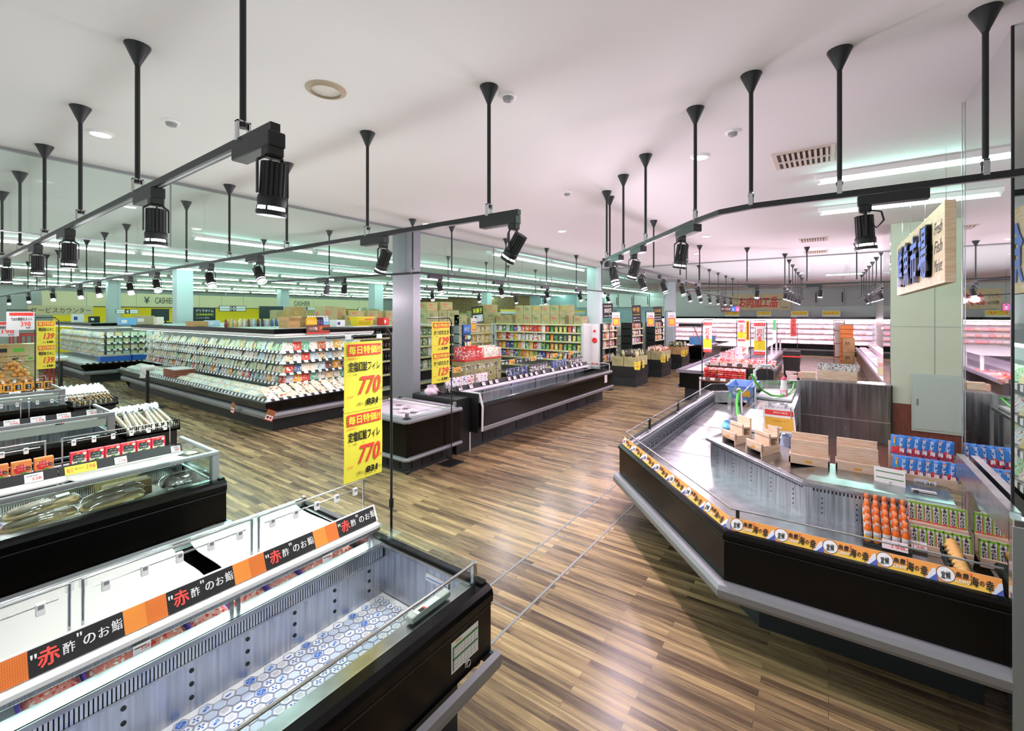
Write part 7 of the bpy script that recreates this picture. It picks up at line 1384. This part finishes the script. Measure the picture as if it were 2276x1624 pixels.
def hang(lb, px0, px1, py0, py1, X, pole_px, paint=p_kiri, m=PAPER, zb0=0):
    ya, yb = Yon(px0, X), Yon(px1, X); _, zt = on30(px0, py0, X); _, zb = on30(px0, py1, X); yc = (ya+yb)/2; poster('sale_banner', lb, X, yc, zb, abs(ya-yb), zt-zb, paint, m, -PI/2, 'banner')
    yp = Yon(pole_px, X); banner_stand('banner_stand', 'thin black stand of the '+lb, X+.02, yp, zt+.06, (0, 1 if yc > yp else -1), abs(yc-yp)+.12, zb0 == 0, .011, zb0)
hang('left red and yellow banner before the sausage table', 1563, 1582, 716, 782, 10.9, 1560)
hang('right red and yellow banner over the sausage table', 1676, 1701, 717, 788, 11.0, 1704)
hang('red and yellow banner farther along the meat island', 1640, 1656, 712, 758, 15, 1637, zb0=.755)
hang('narrow green banner over the meat island', 1718, 1725, 710, 757, 19, 1727, lambda mb, w, h: mb.box(-w*.5, -.006, h*.5, w*.5, -.004, h, mat('banner_green', '4aa86a', .6)), zb0=1.222)
hang('red banner with black brush writing before the wall meat fridge', 1757, 1770, 708, 747, 20, 1772, lambda mb, w, h: [mb.text(c_, (-w*.25, -.006, h*(.75-.22*i)), (1, 0, 0), (0, 0, 1), h*.18, INK, w*.5, .04) for i, c_ in enumerate('やきとり')], RED)
hang('yellow edged banner behind the middle sausage banner', 1658, 1666, 712, 757, 15.4, 1668, lambda mb, w, h: mb.box(-w*.3, -.006, h*.05, w*.3, -.004, h*.95, mat('banner_brownred', '9a3a2f', .6)), YEL, .755)
# cart with black baskets, carton and crate stack, wall counter
t = thing('shopping_cart', 'black shopping cart with a red rim standing by the meat island', 'cart', (18.6, 1.05, 0)); x, y = 18.5, 1.05; mb = MB()
for dy in (-.22, .22): mb.tube([(x-.3, y+dy, .95), (x-.1, y+dy, .5), (x+.25, y+dy, .08)], .018, BLK, 6); mb.tube([(x+.3, y+dy, .9), (x-.05, y+dy, .45), (x-.3, y+dy, .08)], .018, BLK, 6)
mb.build('frame', t); mb = MB(); mb.box(x-.35, y-.26, .78, x+.3, y+.26, .82, RED); mb.build('rim', t); mb = MB()
for k in range(3): mb.box(x-.32, y-.25, .82+.06*k, x+.3, y+.25, .87+.06*k, BLK, .01)
mb.mesh([(x-.28, y-.22, .3), (x+.15, y-.22, .3), (x+.15, y+.22, .3), (x-.28, y+.22, .3), (x-.32, y-.25, .76), (x+.28, y-.25, .76), (x+.28, y+.25, .76), (x-.32, y+.25, .76)], [(3, 2, 1, 0), (4, 5, 6, 7), (0, 1, 5, 4), (1, 2, 6, 5), (2, 3, 7, 6), (3, 0, 4, 7)], BLK); mb.build('basket', t); mb = MB()
for dx in (-.28, .26):
    for dy in (-.2, .2): mb.lathe([(.02, 0), (.045, .03), (.02, .09)], BLK, 8, (x+dx, y+dy, 0))
mb.build('caster', t)
OC = mat('crate_orange', 'ee8a3a', .5)
t = thing('cage_trolley', 'red cage trolley loaded behind the orange crates', 'trolley', (26, -.35, 0)); mb = MB()
for z in (.25, .9, 1.5, 1.95): mb.box(25.6, -.62, z, 26.3, -.2, z+.03, RC)
for a, b in ((25.6, -.62), (25.6, -.22), (26.28, -.62), (26.28, -.22)): mb.box(a, b, 0, a+.02, b+.02, 1.98, RC)
mb.build('cage', t); mb = MB(); mb.box(25.65, -.6, .3, 26.25, -.25, 1.9, printed('cage_load', ['e8e0dc'], .3, 5, .5)); mb.build('load', t)
for k in range(9): t = thing('plastic_crate', 'orange crate in the tall stack beside the cage trolley, %s from the floor' % ORD[k], 'crate', (25.1, -.66, .2*k)); mb = MB(); mb.box(24.85, -.9, .002+.2*k, 25.4, -.42, .19+.2*k, OC, .01); mb.box(24.84, -.91, .16+.2*k, 25.41, -.41, .185+.2*k, OC); mb.build('body', t)
for k in range(2): carton(24.5, -.72, .002+.62*k, .45, .42, .61, ('lower', 'upper')[k]+' brown carton standing in front of the orange crates', KR3, 0, INK, '精肉')
t = thing('meat_counter', 'wall side meat counter heaped with wrapped packs behind the cream column', 'display counter', (17, -1.4, 0)); mb = MB(); mb.box(11.25, -1.9, .3, 24, -.98, .8, BLACK); mb.build('body', t); mb = MB(); mb.box(11.25, -1.95, 0, 24, -1.1, .3, CHAR); mb.build('kick_plate', t); mb = MB(); mb.box(11.2, -1.0, .78, 24, -.93, .86, mat('rail_mauve', 'a89aa8', .4, .3)); mb.box(11.2, -1.9, .80, 24, -1.0, .83, PINKW); mb.build('rail', t)
mb = MB(); mb.box(11.25, -1.97, .8, 24, -1.9, 1.7, mat('back_pink', 'f0e2ee', .5)); mb.build('back_panel', t)
mb = MB(); mb.box(11.3, -1.88, 1.68, 24, -1.8, 1.72, mat('wall_lamp', rgb(255, 230, 250), .5, emit=16)); mb.build('case_lamp', t)
for k in range(90): mt.put((12.2+.25*(k % 45), -1.15-.28*(k//45), .835+.16*(k//45)), (.5, 0, PI/2), 'wrapped meat pack heaped on the wall side meat counter', 'packs on the wall side counter', 1)
t = thing('ham_sheet', 'white notice sheet with a pink and a cream band on the wall side counter', 'sign', (11.9, -.97, .9)); mb = MB(); mb.box(11.85, -1.25, .98, 11.86, -.82, 1.36, PAPER); mb.box(11.84, -1.23, 1.18, 11.85, -.84, 1.26, mat('band_pink', 'f2b8b0', .6)); mb.box(11.84, -1.23, 1.02, 11.85, -.84, 1.15, mat('band_cream', 'f2e2b0', .6)); mb.build('sheet', t); mb = MB(); mb.tube([(11.87, -1.03, .83), (11.87, -1.03, 1.3)], .006, BLK, 5); mb.build('pole', t)
# wooden boxes of seasoning on the far shelf of the fish counter
t = thing('wooden_box', 'long pale wooden box on the far steel shelf of the fish counter', 'box', (10.12, -.13, 1.05)); mb = MB(); mb.box(10.05, -.42, 1.05, 10.2, .17, 1.22, PINE, .003); mb.build('body', t)
t = thing('wooden_box', 'short pale wooden box at the left of the seasoning row', 'box', (10.12, .3, 1.05)); mb = MB(); mb.box(10.05, .20, 1.05, 10.2, .42, 1.17, PINE, .003); mb.box(10.06, .42, 1.05, 10.19, .47, 1.15, mat('box_salmon', 'f0b8a0', .6)); mb.build('body', t)
f = filler('seasoning_pack', 'food pack', pouch_proto('x', .085, .13, .02, printed('seasoning', ['d8d8d8', 'c8c8ca', 'e6e6e4'], .4, 26, .4, accents=['2a2a2a', '3a3a3a', '5a2f2a'])))
for k in range(8): f.put((10.13, .13-.075*k, 1.222), (0, 0, -PI/2+.2), 'black and white seasoning pack in the row on the long wooden box')
# ================================================================== tills at the far left
BEI = mat('fascia_beige', 'e6d4ac', .6)
t = thing('cashier_fascia', 'long beige overhead fascia lettered for the cashier tills', 'sign', (14, 30, 2.66)); mb = MB(); mb.box(4.2, 30, 2.68, 23.0, 30.2, 3.38, BEI); mb.box(4.2, 29.98, 2.64, 23.0, 30.2, 2.68, BLK); mb.build('panel', t); mb = MB()
for a, b in ((320, 386), (632, 688)):
    X0, X1 = Xon(a, 30), Xon(b, 30); mb.text('¥', (X0, 29.985, 2.86), (1, 0, 0), (0, 0, 1), .36, CHAR, (X1-X0)*.18, .02); mb.text('CASHIER', (X0+(X1-X0)*.36, 29.985, 2.86), (1, 0, 0), (0, 0, 1), .34, CHAR, (X1-X0)*.66)
mb.build('lettering', t); mb = MB()
for x in (6, 12, 18, 22.5): mb.tube([(x, 30.1, 3.38), (x, 30.1, H)], .02, GREY, 6)
mb.build('hanging_rod', t)
t = thing('till_panelling', 'bright yellow panelling behind the cashier tills', 'panelling', (14, 33, 0)); mb = MB(); mb.box(5, 33, 0, 24, 33.1, 2.75, mat('till_yellow', 'ffd91e', .6)); mb.build('panel', t)
X0, X1 = Xon(62, 26), Xon(207, 26); t = thing('service_counter_sign', 'beige hanging sign lettered for the service counter', 'sign', ((X0+X1)/2, 26, 2.25)); mb = MB(); mb.box(X0, 26, 2.24, X1, 26.08, 2.63, mat('sign_beige', 'd6c69c', .6)); mb.text('サービスカウンター', (X0+.08, 25.995, 2.33), (1, 0, 0), (0, 0, 1), .22, INK, (X1-X0)*.92); mb.build('panel', t); mb = MB(); [mb.tube([(x, 26.04, 2.63), (x, 26.04, H)], .01, GREY, 5) for x in (X0+.2, X1-.2)]; mb.build('hanging_rod', t)
def onYz(px, py, Y): X = Xon(px, Y); d = math.cos(YAW)*X+math.sin(YAW)*Y; return X, EYE-(py-HORIZON)/F_PX*d
SBR = mat('sign_maroon', '5a3a3a', .6)
for a, b, c_, d_, n_, Y in ((257, 308, 687, 697, '4', 25), (487, 547, 679, 692, '10', 22), (653, 702, 682, 690, '9', 22), (796, 824, 684, 692, '8', 22), (420, 446, 688, 702, '3', 25)):
    xa, zt = onYz(a, c_, Y); xb, zb = onYz(b, d_, Y); t = thing('aisle_sign', 'hanging white aisle sign numbered %s %s' % (n_, {'4': 'beside the left pillar', '10': 'above the drink bottles', '9': 'below the second cashier lettering', '8': 'nearest the grey pillar', '3': 'behind the chalk poster'}[n_]), 'sign', ((xa+xb)/2, Y, zb)); w = xb-xa; h = zt-zb; mb = MB(); mb.box(xa, Y, zb, xb, Y+.04, zt, SBR); mb.box(xa+.02*w, Y-.004, zb+.08*h, xa+.38*w, Y, zb+.92*h, LABELW); mb.box(xa+.62*w, Y-.004, zb+.08*h, xb-.02*w, Y, zb+.92*h, LABELW); mb.box(xa+.02*w, Y-.006, zb+.47*h, xb-.02*w, Y-.003, zb+.53*h, SBR); mb.text(n_, (xa+.5*w, Y-.008, zb+.16*h), (1, 0, 0), (0, 0, 1), .7*h, LABELW, None, .03, 0, 'c'); mb.build('panel', t); mb = MB(); [mb.tube([(x, Y+.02, zt), (x, Y+.02, H)], .006, GREY, 4) for x in (xa+.1*w, xb-.1*w)]; mb.build('hanging_rod', t)
for a, b, c_, d_, lb in ((337, 376, 686, 713, 'black menu board behind the refrigerated island on the left'), (577, 630, 680, 708, 'black menu board in the middle behind the drink bottles')):
    xa, zt = onYz(a, c_, 21); xb, zb = onYz(b, d_, 21); t = thing('menu_board', lb, 'board', ((xa+xb)/2, 21, zb)); mb = MB(); mb.box(xa, 21, zb, xb, 21.06, zt, mat('board_slate', '17282a', .5)); mb.build('panel', t); mb = MB(); [mb.box(x-.02, 21.02, 0, x+.02, 21.05, zb, BLK) for x in (xa+.1, xb-.1)]; mb.build('leg', t)
xa, zt = onYz(430, 684, 20.5); xb, zb = onYz(479, 713, 20.5); t = thing('chalk_poster', 'black poster with white and lime chalk writing behind the island', 'poster', ((xa+xb)/2, 20.5, zb)); mb = MB(); w = xb-xa; h = zt-zb; mb.box(xa, 20.5, zb, xb, 20.54, zt, M['board_slate']); mb.text('ゲリラタイム', (xa+.1*w, 20.495, zb+.68*h), (1, 0, 0), (0, 0, 1), .22*h, LABELW, .8*w, .03); mb.text('北海道産限定', (xa+.1*w, 20.495, zb+.42*h), (1, 0, 0), (0, 0, 1), .16*h, M['neon_lime'], .8*w, .03); mb.text('わけあり野菜', (xa+.1*w, 20.495, zb+.18*h), (1, 0, 0), (0, 0, 1), .12*h, LABELW, .6*w); mb.build('panel', t); mb = MB(); mb.box((xa+xb)/2-.03, 20.51, 0, (xa+xb)/2+.03, 20.54, zb, BLK); mb.build('leg', t)
t = thing('exit_sign', 'small white hanging exit sign beyond the snack cartons', 'sign', (22, 14, 2.5)); X0, z1 = onYz(1201, 677, 14); X1, z0 = onYz(1222, 686, 14); mb = MB(); mb.box(X0, 14, z0, X1, 14.05, z1, mat('exit_glow', rgb(225, 250, 245), .5, emit=1.5)); mb.build('panel', t); mb = MB(); mb.tube([(X0+.15, 14.02, z1), (X0+.15, 14.02, H)], .012, WHT, 5); mb.tube([(X1-.15, 14.02, z1), (X1-.15, 14.02, H)], .012, WHT, 5); mb.build('hanging_rod', t)
# shelving rows of the rear aisles, topped with cartons
for k, (x0, x1, y) in enumerate(((9.5, 14, 14.5), (15.5, 26, 13.0), (14.5, 27, 17.2))):
    t = thing('gondola_row', 'plain grocery gondola row in the rear aisles, %s from the front' % ORD[k], 'shelf', ((x0+x1)/2, y, 0)); mb = MB(); mb.box(x0, y, 0, x1, y+.9, 1.9, M['cream_back']); mb.build('body', t); mb = MB(); mb.box(x0, y-.2, 1.88, x1, y+.9, 1.94, SHW); mb.build('top_shelf', t)
    n = int((x1-x0)/.62)
    for q in range(n): carton(x0+.35+.62*q, y+.3, 1.942, .58, .4, .30+.12*((q*7+k) % 3), 'carton on top of the %s rear gondola row' % ORD[k], (KR2, KRAFT)[q % 2], 0, (SOFTRED, GREEN, INK)[q % 3], '食品', group='cartons on the %s rear gondola row' % ORD[k])
YF = mat('yellow_fascia', 'f2e24a', .6); t = thing('shelf_header', 'yellow and white header strip over the rear aisles', 'sign', (22, 12.9, 2.3)); mb = MB(); mb.box(17, 12.75, 2.42, 26, 12.8, 2.52, YF); mb.box(17, 12.748, 2.3, 26, 12.8, 2.42, mat('header_pale', 'd8ecea', .6)); [mb.box(17.2+2.2*k, 12.76, 1.9, 17.24+2.2*k, 12.79, 2.3, GREY) for k in range(5)]; mb.build('panel', t)
# slant topped chiller and blue crate block beyond the bottle pallets
t = thing('end_chiller', 'black end chiller with pale blue crates beyond the bottle pallets', 'display chiller', (22.3, 4.9, 0)); mb = MB(); mb.prism([(4.7, .2), (4.5, .75), (5.6, .85), (5.6, .2)], 'x', 21.6, 25.5, BLACK); mb.box(21.8, 4.9, 0, 25.4, 5.6, .2, CHAR); mb.build('body', t); mb = MB(); mb.box(21.6, 4.42, .72, 25.5, 4.5, .82, BUMP); mb.build('bumper', t)
for k in range(3): t = thing('plastic_crate', '%s pale blue crate on the black end chiller' % ORD[k], 'crate', (21.9+.9*k, 5.0, .86)); mb = MB(); mb.box(21.7+.9*k, 4.65, .862, 22.5+.9*k, 5.3, 1.2, mat('crate_blue', '6ab0ee', .5), .01); mb.build('body', t)
t = thing('mop', 'long handled broom leaning with its head up beside the blue crates', 'mop', (21.2, 4.9, 0)); mb = MB(); mb.tube([(21.4, 4.3, .0), (21.2, 5.0, 1.75)], .02, mat('broom_red', 'a8443a', .5), 6); mb.build('handle', t); mb = MB(); mb.box(21.05, 4.4, 1.72, 21.3, 5.6, 1.85, BLK); mb.build('head', t)

# ================================================================== behind the camera: the wall fridge that the mirrored column's front face reflects
t = thing('produce_fridge', 'white wall fridge of fresh packs seen only as a reflection in the mirrored column', 'wall fridge', (0, -1.9, 0))
mb = MB(); mb.box(-2.8, -2.3, 0, 2.5, -1.5, .5, BLACK); mb.box(-2.8, -2.3, 2.0, 2.5, -1.35, 2.12, BLACK); mb.build('body', t); mb = MB(); mb.box(-2.8, -2.3, .5, 2.5, -2.25, 2.0, CASEW); mb.build('back_wall', t); mb = MB(); mb.box(-2.8, -1.45, 1.96, 2.5, -1.4, 1.995, DECKGLOW); mb.build('case_lamp', t)
for z in (.7, 1.0, 1.3, 1.6): mb = MB(); mb.box(-2.8, -2.25, z-.02, 2.5, -1.42, z, CASEW); mb.box(-2.8, -1.42, z-.04, 2.5, -1.41, z+.02, STRIP); mb.build('shelf', t)
f = filler('fresh_pack', 'food pack', pouch_proto('x', .2, .16, .1, P1))
for z in (.7, 1.0, 1.3, 1.6):
    for k in range(12): f.put((2.4-.22*k, -1.5, z+.003), (-.2, 0, PI), 'fresh pack on the wall fridge that shows in the mirrored column')
mb = MB(); mb.box(-3, -2.5, 0, 3.45, -2.3, H, WALLW); struct('wall_back', mb)
t = thing('market_sign_board', 'pale wood board with blue lettering that shows mirrored in the column front', 'sign', (.5, -1.4, 2.5)); mb = MB(); mb.box(-1.8, -1.52, 2.45, 2.4, -1.44, 3.25, OAK); mb.build('board', t)
for i, c_ in enumerate('鮮魚市場'): mb = MB(); mb.text(c_, (1.9-.85*i, -1.43, 2.55), (-1, 0, 0), (0, 0, 1), .55, BLB, .5, .03); mb.build('raised_letter', t)
mb = MB(); [mb.tube([(x, -1.48, 3.25), (x, -1.48, H)], .004, CHROME, 5) for x in (-1.2, 2)]; mb.build('hanging_wire', t)
